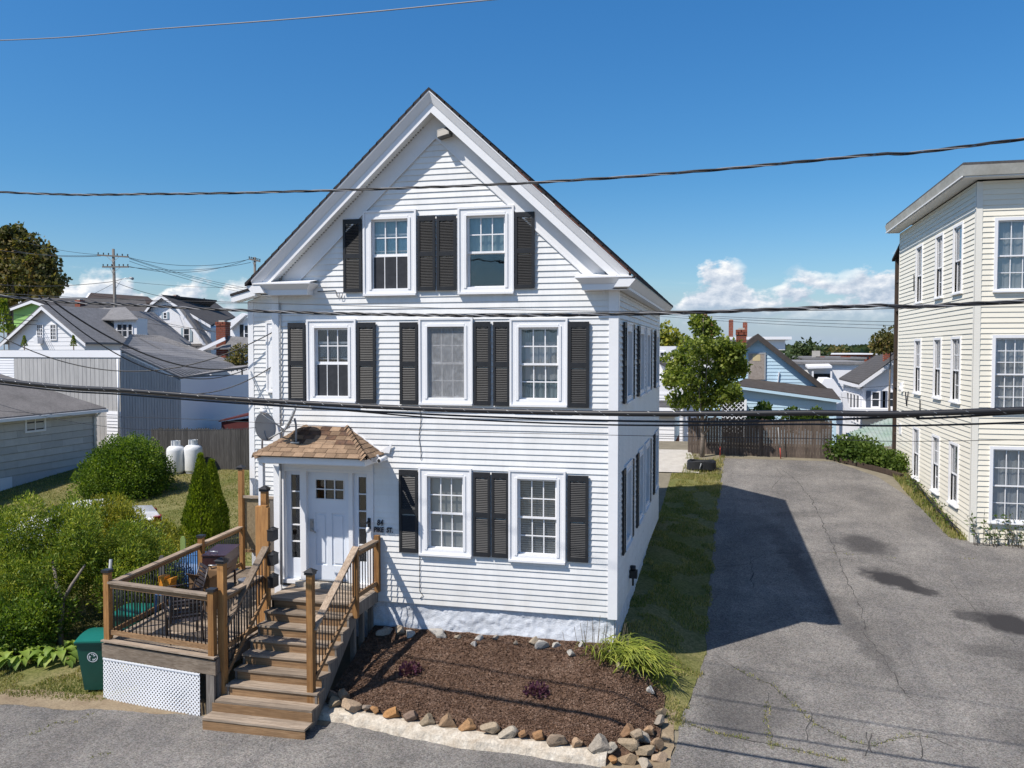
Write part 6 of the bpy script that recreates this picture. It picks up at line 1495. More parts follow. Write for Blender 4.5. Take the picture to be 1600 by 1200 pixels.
for sg, xe in ((1, r.x + .5), (-1, xl_ - .5)):
    zz = ap.z - sl_ * abs(xe - ap.x)
    quad_roof(bh, [(ap.x, YK2 - .35, ap.z + .04), (xe, YK2 - .35, zz + .04), (xe, YK2 + 9, zz + .04), (ap.x, YK2 + 9, ap.z + .04)], mat('blue_house_roof', (.085, .075, .07), .95, .1, var=.3, vscale=3) if sg > 0 else MATS['blue_house_roof'], .16)
    MB().slab([(ap.x, YK2 - .37, ap.z - .16), (xe, YK2 - .37, zz - .16), (xe, YK2 - .37, zz + .06), (ap.x, YK2 - .37, ap.z + .06)], (0, .05, 0)).build('rake_board', MATS['blue_house_roof'], bh)
fK = lambda u, v, w: (u, YK2 - .03 - v, w)
p, q = at(1170.5, 553, YK2), at(1194, 593, YK2)
MB(fK).box(p[0], q[0], 0, .05, q[2], p[2]).build('window_board', M_OSB, bh); p2, q2 = at(1176, 554, YK2), at(1188, 564, YK2); MB(fK).box(p2[0], q2[0], .052, .06, q2[2], p2[2]).build('plywood_patch', mat('pale_plywood', (.55, .45, .26), .8, .1, var=.1), bh)
m = MB(fK)
for a, b, c, d in ((p[0] - .07, p[0], q[2], p[2]), (q[0], q[0] + .07, q[2], p[2]), (p[0] - .07, q[0] + .07, p[2], p[2] + .07)): m.box(a, b, 0, .06, c, d)
m.build('window_frame', M_GREYPL, bh)
for (px, py) in ((1180, 573), (1188, 574)): a = at(px, py, YK2); MB(fK).bar((a[0] - .05, .055, a[2] + .08), (a[0] + .05, .055, a[2] - .08), .05, .01).build('hole_mark', M_BLKMET, bh)
a, b = at(1217, 581, YK2), at(1215, 597, YK2); MB(fK).bar((a[0], .05, a[2]), (b[0], .05, b[2]), .06, .05).build('vent_pipe', M_WHITEFAR, bh)
# lower lean-to
t1, t2 = Vector(at(1143, 601, YK)), Vector(at(1306, 624, YK)); u1, u2 = Vector(at(1165, 594, YK2 - .1)), Vector(at(1282, 607, YK2 - .1))
quad_roof(bh, [t1 + Vector((0, -.3, -.08)), t2 + Vector((.2, -.3, -.08)), u2 + Vector((.6, 0, -.1)), u1], MATS['blue_house_roof'], .1, 'lean_to_roof')
blue_courses(t1.x - 1.5, t2.x, zb - .8, t2.z - .12, YK, lambda z: (t1.x - 1.5, t2.x))
MB().slab([(t1.x - 1.5, YK + .02, zb - 3), (t2.x, YK + .02, zb - 3), (t2.x, YK + .02, t2.z), (t1.x - 1.5, YK + .02, t1.z + .15)], (0, 2.9, 0)).build('lean_to_wall', M_BLUE, bh)
MB().slab([(t1.x - .05, YK - .34, t1.z - .16), (t2.x + .2, YK - .34, t2.z - .16), (t2.x + .2, YK - .34, t2.z - .02), (t1.x - .05, YK - .34, t1.z - .02)], (0, .04, 0)).build('fascia', M_BLUE, bh)
MB().box(t2.x - .1, t2.x + .03, YK - .035, YK + .02, zb - 2, t2.z - .15).build('corner_board', M_BLUE, bh)
x, y_, z = at(1158, 545, YK2 + 5); brick_chimney(bh, x, y_, z - 2, at(1158, 515, YK2 + 5)[2], .62, .62, True, ch=.16); MATS['red_brick']
# dark lattice porch below it
la, lb = at(1128, 625, YK - .5), at(1163, 668, YK - .5)
lt = thing('lattice_porch', 'dark porch opening with white diagonal lattice under the maple crown', 'porch', (la[0], YK - .6, 1.2))
MB().box(la[0], lb[0], YK - .5, YK - .05, lb[2] - .5, la[2]).build('opening', M_DARKSHADE, lt)  # solid box; the shade inside the porch is its near-black colour
m = MB(); c = -1.8
while c < 3.2:
    for sg in (1, -1):
        a = [(c, 0), (c + .05, 0), (c + .05 + sg * 1.6, 1.6), (c + sg * 1.6, 1.6)]; a = clip_poly(a if sg > 0 else a[::1], [(0, 0), (1.15, 0), (1.15, 1.6), (0, 1.6)])
        if len(a) > 2: m.slab([(lb[0] - 1.15 + u, YK - .53 - (.012 if sg > 0 else 0), lb[2] - .3 + w) for u, w in a], (0, .01, 0))
    c += .22
m.build('lattice_panel', M_LATT, lt)
MB().box(lb[0] - .02, lb[0] + .1, YK - .6, YK - .5, lb[2] - .5, la[2] + .05).build('post', M_LATT, lt)
# --- white flat-roofed block with four chimneys
YL = 62
wb = thing('white_flat_block', 'white flat-roofed block with four red brick chimneys behind the maple', 'building', (at(1150, 560, YL)[0], YL, -2))
a, b = at(1040, 527, YL), at(1226, 527, YL)
zt = b[2]; walls(wb, a[0], b[0], YL, YL + 14, -6, zt - 1.4, M_WHITEFAR); walls(wb, a[0], b[0] + .05, YL - .05, YL + 14, zt - 1.1, zt - .2, M_WHITEFAR)
MB().box(a[0] - .4, b[0] + .55, YL - .5, YL + 14.4, zt - .2, zt + .05).build('cornice', M_WHITEFAR, wb)
MB().box(a[0], b[0] - 1.2, YL - .45, YL, zt - 2.4, zt - 1.35).build('bay_roof', M_ROOFGR, wb); MB().box(a[0], b[0] - .9, YL - .6, YL - .0, zt - 2.65, zt - 2.4).build('bay_cornice', M_WHITEFAR, wb)
walls(wb, a[0], b[0] - 1.3, YL - .4, YL, -6, zt - 2.65, M_WHITEFAR, 'bay')
for px, h_, yo in ((1101.5, 491, 3), (1112.5, 503, 2), (1142, 500, 3), (1164, 504, 4)):
    x, y_, z = at(px, 524, YL + yo); brick_chimney(wb, x, y_, zt - .5, at(px, h_, YL + yo)[2], .42, .5, False, ch=.22)
fL = lambda u, v, w: (u, YL - .4 - v, w)
for px in (1130, 1075): p = at(px - 5, 546, YL - .4); q = at(px + 5, 562, YL - .4); far_window(wb, fL, p[0], q[0], q[2], p[2], 1, 2)
# --- white building left of the maple, seen past the house corner
YN = 40
wl = thing('white_rear_house', 'white house with dark lean-to roof just right of the main house corner', 'house', (at(1040, 600, YN)[0], YN, 0))
p, q = at(1026, 541, YN), at(1046, 690, YN)
walls(wl, p[0] - 2, at(1056, 600, YN)[0], YN, YN + 6, -2, p[2], M_WHITEFAR); MB().slab([at(1026, 566, YN - 1.5), at(1085, 600, YN - 1.5), at(1075, 590, YN), at(1026, 560, YN)], (0, 0, .1)).build('lean_to_roof', M_ROOFCH, wl)
walls(wl, p[0] - 2, at(1068, 600, YN - 1.2)[0], YN - 1.2, YN - .02, -2, at(1068, 592, YN - 1.2)[2], M_WHITEFAR, 'lean_to_wall')
fN = lambda u, v, w: (u, YN - .01 - v, w); p = at(1032, 551, YN); q = at(1037, 562, YN); far_window(wl, fN, p[0], q[0], q[2], p[2], 1, 2)
for i in range(16): 
    z = at(1050, 612, YN - 1.2)[2] - .2 * i; MB().hexa([(wl.location.x - 3, YN - 1.23, z - .2), (at(1067, 600, YN - 1.2)[0], YN - 1.23, z - .2), (at(1067, 600, YN - 1.2)[0], YN - 1.19, z - .2), (wl.location.x - 3, YN - 1.19, z - .2), (wl.location.x - 3, YN - 1.205, z), (at(1067, 600, YN - 1.2)[0], YN - 1.205, z), (at(1067, 600, YN - 1.2)[0], YN - 1.19, z), (wl.location.x - 3, YN - 1.19, z)]).build('clapboard', M_WHITEFAR, wl)
# grey-white garage wall behind the lawn path
YP = 27.5
ga = thing('white_garage', 'plain white garage wall with brick foot at the end of the concrete path', 'garage', (at(1040, 690, YP)[0], YP, 1.9))
p, q = at(1020, 650, YP), at(1053.5, 692, YP); walls(ga, p[0] - 3, q[0], YP, YP + 5, q[2], p[2], M_WHITEFAR); MB().box(p[0] - 3, q[0], YP + .02, YP + 5, q[2] - .8, q[2] - .002).build('brick_foot', M_BRICK, ga)
for i in range(8): z = q[2] + .22 * i; MB().hexa([(p[0] - 3, YP - .03, z), (q[0], YP - .03, z), (q[0], YP + .01, z), (p[0] - 3, YP + .01, z), (p[0] - 3, YP - .006, z + .22), (q[0], YP - .006, z + .22), (q[0], YP + .01, z + .22), (p[0] - 3, YP + .01, z + .22)]).build('clapboard', M_WHITEFAR, ga)
MB().slab([(p[0] - 3, YP - .3, p[2]), (q[0] + .2, YP - .3, p[2]), (q[0] + .2, YP + 5.2, p[2] + .4), (p[0] - 3, YP + 5.2, p[2] + .4)], (0, 0, .1)).build('roof', M_ROOFCH, ga)
# --- white house with charcoal roof and row of sunroom windows
YQ = 46
wq = thing('white_sunroom_house', 'white house with charcoal roof, dark shutters and red chimney left of the cream building', 'house', (at(1370, 600, YQ)[0], YQ, -2))
a, l = at(1412, 552, YQ), at(1341, 602, YQ)
s_ = (a[2] - l[2]) / (a[0] - l[0]); xr = a[0] + (a[0] - l[0])
MB().slab([(l[0] + .3, YQ, -5), (xr, YQ, -5), (xr, YQ, l[2]), (a[0], YQ, a[2] - .1), (l[0] + .3, YQ, l[2] + .1)], (0, 8, 0)).build('gable_wall', M_WHITEFAR, wq)
lb = at(1311, 594, YQ + 7.5); ar = at(1378, 546, YQ + 8)
MB().slab([(a[0], YQ - .45, a[2]), (l[0], YQ - .45, l[2]), lb, (a[0], YQ + 8, a[2])], (0, 0, .16)).build('roof', M_ROOFCH, wq); MB().slab([(a[0], YQ - .45, a[2]), (xr + .3, YQ - .45, l[2]), (xr + .3, YQ + 8, l[2]), (a[0], YQ + 8, a[2])], (0, 0, .16)).build('roof', M_ROOFCH, wq)
MB().slab([(a[0], YQ - .48, a[2] - .2), (l[0], YQ - .48, l[2] - .2), (l[0], YQ - .48, l[2] + .08), (a[0], YQ - .48, a[2] + .08)], (0, .05, 0)).build('rake_board', M_WHITEFAR, wq)
MB().bar((l[0] + .0, YQ - .4, l[2] - .08), (lb[0], lb[1], lb[2] - .08), .12, .22).build('gutter', M_WHITEFAR, wq)
lw = at(1318, 600, YQ + 7)
MB().slab([(l[0] + .25, YQ + .02, -5), (lb[0] + .3, YQ + 7.4, -5), (lb[0] + .3, YQ + 7.4, lb[2] - .2), (l[0] + .25, YQ + .02, l[2] - .2)], (.1, 0, 0)).build('side_wall', M_WHITEFAR, wq)
dS = Vector((lb[0] - l[0], 7.4, 0)).normalized()
fS = lambda u, v, w: (l[0] + .25 + dS.x * u - dS.y * v, YQ + .02 + dS.y * u + dS.x * v, w)
for i in range(5): far_window(wq, fS, .8 + 1.25 * i, 1.6 + 1.25 * i, l[2] - 2.6, l[2] - .75, 1, 1)
fQ = lambda u, v, w: (u, YQ - .01 - v, w)
for a_, b_, in ((1363, 1373), (1389, 1399)): p = at(a_, 613, YQ); q = at(b_, 635, YQ); far_window(wq, fQ, p[0], q[0], q[2], p[2], 1, 2, None, None, mat('slate_shutter', (.09, .11, .15), .6, .2) if 'slate_shutter' not in MATS else MATS['slate_shutter'], .3)
x, y_, z = at(1385, 560, YQ + 2); brick_chimney(wq, x, y_, z - 1.5, at(1385, 539, YQ + 2)[2], .42, .5, True, ch=.14)
MB().bar(at(1318, 612, YQ - 4), at(1326, 660, YQ - 4), .35, .3).build('stair_rail', M_WHITEFAR, wq); MB().box(at(1330, 640, YQ - 1)[0], at(1400, 640, YQ - 1)[0], YQ - 1.2, YQ - .02, at(1330, 644, YQ - 1)[2] - .3, at(1330, 638, YQ - 1)[2]).build('porch_deck', M_WHITEFAR, wq)
# --- distant flat roofs
def flat(name, lab, px0, px1, pyt, pyb, Y, d, mt, rmt, cat='building'):
    a, b = at(px0, pyt, Y), at(px1, pyb, Y); t = thing(name, lab, cat, ((a[0] + b[0]) / 2, Y, -5)); walls(t, a[0], b[0], Y, Y + d, -7, a[2], mt); MB().box(a[0] - .3, b[0] + .3, Y - .3, Y + d, a[2], a[2] + .25).build('roof', rmt, t); return t
f1 = flat('white_flat_house', 'low white flat-roofed house with a covered porch, beyond the blue gable', 1250, 1352, 569, 620, 75, 20, M_WHITEFAR, M_ROOFGR)
p, q = at(1262, 576, 72), at(1300, 580, 72); MB().slab([(p[0], 72, p[2]), (q[0], 72, q[2] + .3), (q[0], 75, q[2] + .5), (p[0], 75, p[2] + .2)], (0, 0, .2)).build('porch_roof', M_WHITEFAR, f1)
p, q = at(1271, 584, 74.9), at(1298, 592, 74.9); MB().box(p[0], q[0], 74.9, 74.98, q[2], p[2]).build('porch_shade', M_DARKSHADE, f1)  # slab before the wall, near-black to paint the shade under the porch
for px in (1270, 1299): a_ = at(px, 580, 72.1); MB().box(a_[0] - .08, a_[0] + .08, 72.1, 72.25, -5, a_[2]).build('porch_post', M_WHITEFAR, f1)
MB().slab([at(1280, 605, 62), at(1288, 592, 62), at(1302, 592, 62), at(1325, 625, 62), at(1280, 640, 62)], (0, 5, 0)).build('rear_wing', M_WHITEFAR, f1)
f2 = flat('grey_flat_building', 'long grey flat-roofed building with pale chimney in front of the mill', 1262, 1350, 561, 575, 110, 30, M_GREYSH, M_ROOFGR)
x, y_, z = at(1275, 560, 112); MB().box(x - .5, x + .5, y_ - .5, y_ + .5, z - 1, at(1275, 548, 112)[2]).build('chimney', M_CONC, f2)
for px in (1281, 1321): x, y_, z = at(px, 562, 112); MB().box(x - .6, x + .6, y_ - .5, y_ + .5, z - 1, z + .45).build('chimney', M_BRICK, f2)
f3 = flat('brick_mill', 'red brick mill with white parapet far off before the wooded hill', 1296, 1380, 554, 572, 190, 40, M_BRICK, M_WHITEFAR, 'mill')
fM = lambda u, v, w: (u, 189.97 - v, w)
for i in range(9): p = at(1318 + 6 * i, 557, 189.97); q = at(1321 + 6 * i, 560.5, 189.97); MB(fM).box(p[0], q[0], 0, .1, q[2], p[2]).build('window', M_PANEFAR, f3)
# green metal shed roof
YR = 33
gs = thing('green_metal_shed', 'low shed with pale green metal roof beyond the vine hedge', 'shed', (at(1370, 680, YR)[0], YR, 0))
a, b, c, d = at(1362, 718, YR - 3), at(1410, 688, YR - 1), at(1412, 648, YR + 5), at(1322, 680, YR + 4)
a2 = at(1345, 703, YR)
def ribs(P0, P1, P2, P3, n):
    P0, P1, P2, P3 = map(Vector, (P0, P1, P2, P3))
    for i in range(n + 1): MB().bar(tuple(P0.lerp(P1, i / n) + Vector((0, 0, .13))), tuple(P3.lerp(P2, i / n) + Vector((0, 0, .13))), .05, .05).build('rib', M_METROOF, gs)
quad_roof(gs, [a, b, c, d], M_METROOF, .1); ribs(a, b, c, d, 14)
for i in range(8): 
    z = b[2] - .2 - .2 * i; e = Vector(a).lerp(Vector(b), min(1, .15 * i) * 0); MB().hexa([(a[0] + .25 * max(0, 4 - i) * .6, YR - 2.9, z - .2), (b[0], YR - 1, z - .2), (b[0], YR - .9, z - .2), (a[0] + .25 * max(0, 4 - i) * .6, YR - 2.8, z - .2), (a[0] + .25 * max(0, 4 - i) * .6, YR - 2.87, z), (b[0], YR - .97, z), (b[0], YR - .9, z), (a[0] + .25 * max(0, 4 - i) * .6, YR - 2.8, z)]).build('clapboard', M_WHITEFAR, gs)
# ------------------------------------------------------------------ fences
def fence(name, lab, P, Q, h, n, mt, pointed, jag=.03):
    P = Vector((*P, 0)); Q = Vector((*Q, 0)); t = thing(name, lab, 'fence', ((P.x + Q.x) / 2, (P.y + Q.y) / 2, hgt((P.x + Q.x) / 2, (P.y + Q.y) / 2))); d = (Q - P) / n; dn = d.normalized(); nr = Vector((dn.y, -dn.x, 0))
    for i in range(n):
        p = P + d * i; w = d.length * .94; zb = hgt(p.x, p.y) - .05; zt = zb + h + random.uniform(-jag, jag); q = p + dn * w; o = nr * random.uniform(.0, .012)
        ps = [(p.x, p.y, zb), (q.x, q.y, zb), (q.x, q.y, zt - (.07 if pointed else 0))] + ([((p.x + q.x) / 2, (p.y + q.y) / 2, zt)] if pointed else []) + [(p.x, p.y, zt - (.07 if pointed else 0))]
        MB().slab([(a + o.x, b + o.y, c) for a, b, c in ps], (-nr.x * .02, -nr.y * .02, 0)).build('picket' if pointed else 'fence_board', mt, t)
    for k in (.25, .8): MB().bar((P.x - nr.x * .06, P.y - nr.y * .06, hgt(P.x, P.y) + h * k), (Q.x - nr.x * .06, Q.y - nr.y * .06, hgt(Q.x, Q.y) + h * k), .04, .09).build('fence_rail', mt, t)
    return t
fence('picket_fence', 'weathered grey stockade picket fence behind the white gas tanks', (-22.4, 16.55), (-14.0, 16.75), 1.86, 74, M_FENCEL, True)
fence('board_fence', 'dark brown board fence closing the far end of the driveway', (.45, 21.9), (6.32, 21.5), 1.62, 50, M_FENCER, False)
# low rough timber edging at the driveway end and red-tipped markers
lg = thing('timber_edging', 'rough timber edging below the vine hedge at the driveway end', 'edging', (7.2, 20.3, 1.9))
for (a, b) in (((6.40, 21.25), (7.35, 19.95)), ((7.30, 20.02), (8.05, 18.95)), ((8.02, 19.0), (8.42, 18.2))):
    MB().bar((*a, hgt(*a) + .10), (*b, hgt(*b) + .10), .16, .17).build('timber', M_DKWOOD, lg)
M_REDP = mat('red_marker', (.42, .07, .05), .5, .3)
for (px, lab) in ((1125, 'thin red-footed marker rod beside the maple trunk'), (1220, 'leaning red-footed marker rod at the fence right of the maple')):
    p = at(px, 714, 21.3); t = thing('marker_rod', lab, 'marker', (p[0], 21.3, hgt(p[0], 21.3))); z = hgt(p[0], 21.3)
    k = -.12 if px > 1200 else .0
    MB().tube([(p[0], 21.3, z), (p[0] + k * .3, 21.32, z + .45)], .022, 6).build('rod_foot', M_REDP, t); MB().tube([(p[0] + k * .3, 21.32, z + .45), (p[0] + k, 21.36, z + 1.3)], .018, 6).build('rod', M_GREYPL, t)
# black tyre-like planter / folded tarp at the driveway end
bt = thing('black_tub', 'low black plastic tub lying on the grass at the driveway end', 'tub', (1.15, 18.6, hgt(1.15, 18.6)))
z = hgt(1.15, 18.6)
m = MB(); n = 26; rings = []
for (r, w) in ((.40, .02), (.52, .06), (.50, .36), (.44, .40), (.36, .36), (.34, .12)):
    rings.append(m.pts([(1.12 + r * 1.12 * math.copysign(abs(math.cos(t)) ** .75, math.cos(t)), 18.6 + r * .8 * math.copysign(abs(math.sin(t)) ** .75, math.sin(t)), z + w + .02 * math.sin(3 * t)) for t in [2 * math.pi * k / n for k in range(n)]]))
for a, b in zip(rings, rings[1:]):
    for k in range(n): m.fc.append((a + k, a + (k + 1) % n, b + (k + 1) % n, b + k))
m.fc += [tuple(rings[0] + k for k in range(n)), tuple(rings[-1] + k for k in range(n))]
m.build('tub', mat('black_rubber', (.016, .017, .019), .6, .35, var=.3, vscale=6), bt); MB().tube([(1.12, 18.15, z + .33), (1.06, 18.14, z + .1)], .02, 6).build('strap', M_GREYPL, bt)
# ------------------------------------------------------------------ gas tanks
def tank(lab, x, y):
    z = hgt(x, y) + .03; t = thing('gas_tank', lab, 'gas tank', (x, y, z), 'white gas tanks by the fence')
    MB().lathe([(0, .0), (.3, .0), (.36, .06), (.38, .12), (.38, .95), (.36, 1.06), (.28, 1.14), (.12, 1.19), (0, 1.2)], (x, y, z), 28).build('vessel', mat('tank_white', (.74, .75, .75), .45, .4, var=.12, vscale=3, fine=.04, fscale=12) if 'tank_white' not in MATS else MATS['tank_white'], t)
    m = MB(); n = 16
    for k in range(n):
        if k % 8 == 3: continue
        a, b = 2 * math.pi * k / n, 2 * math.pi * (k + 1) / n
        m.slab([(x + .19 * math.cos(q), y + .19 * math.sin(q), z + w) for q, w in ((a, 1.14), (b, 1.14), (b, 1.38), (a, 1.38))], (-.012 * math.cos(a), -.012 * math.sin(a), 0))
    m.build('collar', MATS['tank_white'], t); MB().lathe([(0, 0), (.04, 0), (.04, .1), (.02, .14), (0, .14)], (x, y, z + 1.18), 10).build('valve', M_METAL, t)
    MB().lathe([(.30, 0), (.34, 0), (.34, .04), (.30, .04)], (x, y, z - .03), 20).build('foot_ring', M_GREYPL, t)
tank('left white propane tank half hidden by the round bush', -20.62, 15.75); tank('right white propane tank in front of the picket fence', -19.95, 16.0)
# ------------------------------------------------------------------ white car behind the hedge
M_CAR = mat('white_car_paint', (.78, .79, .80), .18, .5); M_TYRE = mat('tyre', (.02, .02, .02), .8, .2); M_LAMP = mat('red_lamp', (.28, .012, .012), .2, .5)
def car(x, y, rz):
    z = hgt(x, y) + .03; c, s = math.cos(rz), math.sin(rz); f = lambda u, v, w: (x + u * c - v * s, y + u * s + v * c, z + w)
    t = thing('parked_car', 'white saloon car parked on the lawn behind the yellowish hedge', 'car', (x, y, z))
    prof = [(-2.25, .35), (-2.3, .62), (-2.24, .86), (-1.5, 1.0), (-.95, 1.08), (-.2, 1.40), (.75, 1.42), (1.55, 1.12), (2.15, 1.08), (2.28, .9), (2.3, .55), (2.22, .32)]
    m = MB(f); rows = []
    for v, k in ((-.86, .0), (-.80, .6), (-.62, 1.), (.62, 1.), (.80, .6), (.86, 0.)):
        rows.append(m.pts([(u * (.985 if k < .5 else 1), v * (1 if w < 1.05 else .84), min(w, .93) + (w - min(w, .93)) * (1 if k else .0) if w > .93 else w) for u, w in prof]))
    n = len(prof)
    for a, b in zip(rows, rows[1:]):
        for i in range(n): m.sm.append(len(m.fc)); m.fc.append((a + i, a + (i + 1) % n, b + (i + 1) % n, b + i))
    m.fc += [tuple(rows[0] + i for i in range(n)), tuple(rows[-1] + i for i in reversed(range(n)))]
    m.build('body', M_CAR, t)
    m = MB(f); m.slab([(-.92, -.55, 1.10), (-.25, -.5, 1.385), (-.25, .5, 1.385), (-.92, .55, 1.10)], (-.012, 0, .02)); m.slab([(.85, -.5, 1.405), (1.5, -.55, 1.15), (1.5, .55, 1.15), (.85, .5, 1.405)], (.012, 0, .02)); m.build('windscreen', M_PANEFAR, t)
    for sg in (-1, 1): MB(f).slab([(-.85, .70 * sg, 1.06), (1.4, .70 * sg, 1.10), (.72, .66 * sg, 1.36), (-.2, .66 * sg, 1.36)], (0, .03 * sg, 0)).build('side_window', M_PANEFAR, t)
    for sg in (-1, 1):
        MB(f).hexa([(2.16, sg * .55, .78), (2.315, sg * .55, .78), (2.25, sg * .87, .78), (2.05, sg * .875, .78), (2.16, sg * .55, .98), (2.29, sg * .55, .98), (2.22, sg * .87, .98), (2.0, sg * .875, .98)]).build('tail_lamp', M_LAMP, t)
        MB(f).box(-2.29, -2.2, sg * .62 - .14, sg * .62 + .14, .66, .8).build('headlight', M_METAL, t)
        for u in (-1.4, 1.38):
            w_ = MB(f).lathe([(0, -.1), (.30, -.1), (.33, -.06), (.33, .06), (.30, .1), (0, .1)], (u, sg * .80, .33), 22, 'y').build('wheel', M_TYRE, t); MB(f).lathe([(0, -.115), (.2, -.115), (.2, .115), (0, .115)], (u, sg * .80, .33), 18, 'y').build('rim', M_METAL, w_)
cx_, cy_, cz_ = at(222, 790, 9.0)
car(-16.85, 5.55, .75)
# ------------------------------------------------------------------ plants
def leafcloud(name, P, D, size, mt, parent, aspect=.5, curl=.35, kind=None):
    """diamond leaves: P positions, D growth directions, size lengths"""
    n = len(P); D = D / np.linalg.norm(D, axis=1, keepdims=True)
    R = RNG.normal(size=(n, 3)); Sd = np.cross(D, R); Sd /= np.linalg.norm(Sd, axis=1, keepdims=True) + 1e-9
    N = np.cross(Sd, D); L = size[:, None]; w = L * aspect * .5
    V = np.stack([P, P + D * L * .5 + Sd * w + N * L * curl * .12, P + D * L - N * L * curl * .2, P + D * L * .5 - Sd * w + N * L * curl * .12], 1).reshape(-1, 3)
    return npmesh(name, V, np.arange(4 * n).reshape(-1, 4), mt, parent)
def crown_pts(blobs, n, lump=.22, shell=.55, seed=0, freq=2.2):
    """points through the outer part of lumpy ellipsoids, with outward directions"""
    vol = np.array([b[3] * b[4] + b[4] * b[5] + b[3] * b[5] for b in blobs]); cnt = (n * vol / vol.sum()).astype(int)
    PP, DD = [], []
    for (cx, cy, cz, rx, ry, rz), k in zip(blobs, cnt):
        d = RNG.normal(size=(k, 3)); d /= np.linalg.norm(d, axis=1, keepdims=True)
        r = 1 - shell * RNG.random(k) ** 2.0
        l = np.array([noise.noise((q[0] * freq + cx + seed, q[1] * freq + cy, q[2] * freq + cz)) + .5 * noise.noise((q[0] * freq * 2.6, q[1] * freq * 2.6 + seed, q[2] * freq * 2.6)) for q in d])
        r = r * (1 + lump * l)
        keep = l > -.42 + .25 * RNG.random(k) * 0
        PP.append((np.array([cx, cy, cz]) + d * r[:, None] * np.array([rx, ry, rz]))[keep]); DD.append(d[keep])
    return np.concatenate(PP), np.concatenate(DD)
def clusters(blobs, k, f, squash=1.):
    """break each big lobe into many small tufts over its surface, so that gaps and shade fall between them"""
    out = []
    for (cx, cy, cz, rx, ry, rz) in blobs:
        n = max(4, int(k * (rx * ry + ry * rz + rx * rz) / 3)) if k > 20 else k
        for i in range(n):
            t = math.acos(1 - 2 * (i + .5) / n); p = i * 2.39996 + random.uniform(-.3, .3); d = (math.sin(t) * math.cos(p), math.sin(t) * math.sin(p), math.cos(t)); q = random.uniform(.62, .95); s = f * random.uniform(.65, 1.3)
            out.append((cx + d[0] * rx * q, cy + d[1] * ry * q, cz + d[2] * rz * q, s, s, s * squash))
        out.append((cx, cy, cz, rx * .42, ry * .42, rz * .5))
    return out
def ground_cut(P, D, dz=.02):
    ok = np.array([p[2] > hgt(p[0], p[1]) + dz for p in P]); return P[ok], D[ok]
def shrub(name, lab, cat, base, blobs, n, size, mt, up=.8, trunk=None, aspect=.5, group=None, lump=.25, jit=.55, tuft=.28, bark=None, seed=0, freq=2.2):
    t = thing(name, lab, cat, base, group)
    if tuft: blobs = clusters(blobs, 34, tuft, 1.25)
    P, D = crown_pts(blobs, n, lump, .6, seed, freq); P, D = ground_cut(P, D)
    D = D + np.array([0, 0, up]) + RNG.normal(size=D.shape) * jit
    leafcloud('crown', P, D, size * RNG.uniform(.6, 1.4, len(P)), mt, t, aspect)
    for path, r in (trunk or []): MB().tube(path, r, 8).build('trunk', bark or M_BARKG, t)
    return t
gz = hgt
# row of arborvitae bushes left of the deck
b0 = (-12.6, .1, 0)
shrub('arborvitae_bush', 'big leggy arborvitae with forked bare trunk at the left edge', 'shrub', (-12.3, -.5, gz(-12.3, -.5)),
      [(-14.7, .6, 1.6, .62, .6, 1.2), (-13.75, .2, 1.78, .58, .6, 1.2), (-12.95, .7, 1.8, .52, .55, 1.1), (-12.25, .2, 1.75, .5, .5, .95), (-11.6, .9, 1.6, .5, .5, .85), (-13.25, -.65, 1.15, .52, .5, .75), (-14.15, -.6, .9, .52, .5, .75), (-15.4, -.2, 1.0, .6, .6, .9), (-13.3, 1.2, 1.9, .6, .6, 1.0), (-12.6, -.5, 1.2, .5, .5, .8)], 66000, .08, L_ARB, .5,
      [([(-11.95, -.75, -.1), (-11.98, -.72, .5), (-12.02, -.6, 1.0)], [.07, .06, .055]), ([(-12.02, -.6, 1.0), (-12.25, -.5, 1.35), (-12.5, -.3, 1.8)], [.05, .04, .03]), ([(-12.02, -.6, 1.0), (-11.9, -.45, 1.35), (-11.75, -.2, 1.75)], [.045, .035, .025])], .34, lump=.38, freq=2.6)
shrub('arborvitae_bush', 'low bushy green shrub right above the yellow hostas', 'shrub', (-12.5, -1.0, gz(-12.5, -1)),
      [(-12.6, -1.0, .62, .85, .65, .62), (-13.2, -1.1, .45, .7, .6, .5), (-12.2, -.95, .85, .45, .45, .45)], 13000, .075, L_BUSH, .6, None, .5, lump=.3, seed=3)
shrub('arborvitae_bush', 'yellow-tipped arborvitae in the middle of the hedge row', 'shrub', (-12.2, 3.0, gz(-12.2, 3)),
      [(-13.8, 3.3, 1.75, .62, .6, 1.05), (-13.1, 2.8, 1.5, .5, .5, .85), (-14.5, 3.6, 1.6, .5, .55, .85), (-13.45, 2.2, 1.0, .5, .5, .65), (-12.6, 2.4, .95, .45, .45, .6), (-13.45, 3.0, 1.9, .45, .45, .6), (-14.3, 2.9, 1.55, .5, .5, .7)], 40000, .08, L_ARBY, .6,
      [([(-11.7, 2.0, .0), (-11.75, 2.1, .6), (-12.0, 2.4, 1.2)], [.05, .045, .03]), ([(-11.2, 1.4, .05), (-11.5, 1.7, .7), (-11.9, 2.0, 1.3)], [.04, .03, .02])], .34, lump=.36, seed=8, freq=2.6)
shrub('arborvitae_bush', 'dark green arborvitae between the leggy and the yellow-tipped one', 'shrub', (-11.3, .9, gz(-11.3, .9)),
      [(-11.6, 1.3, 1.35, .85, .8, .95), (-11.0, 1.0, .95, .7, .7, .8), (-11.2, .4, 1.2, .6, .6, .7)], 17000, .08, L_ARB, .5, [([(-10.75, .3, 0.), (-10.95, .5, .5), (-11.2, .8, 1.0)], [.045, .04, .03])], .34, lump=.36, seed=12)
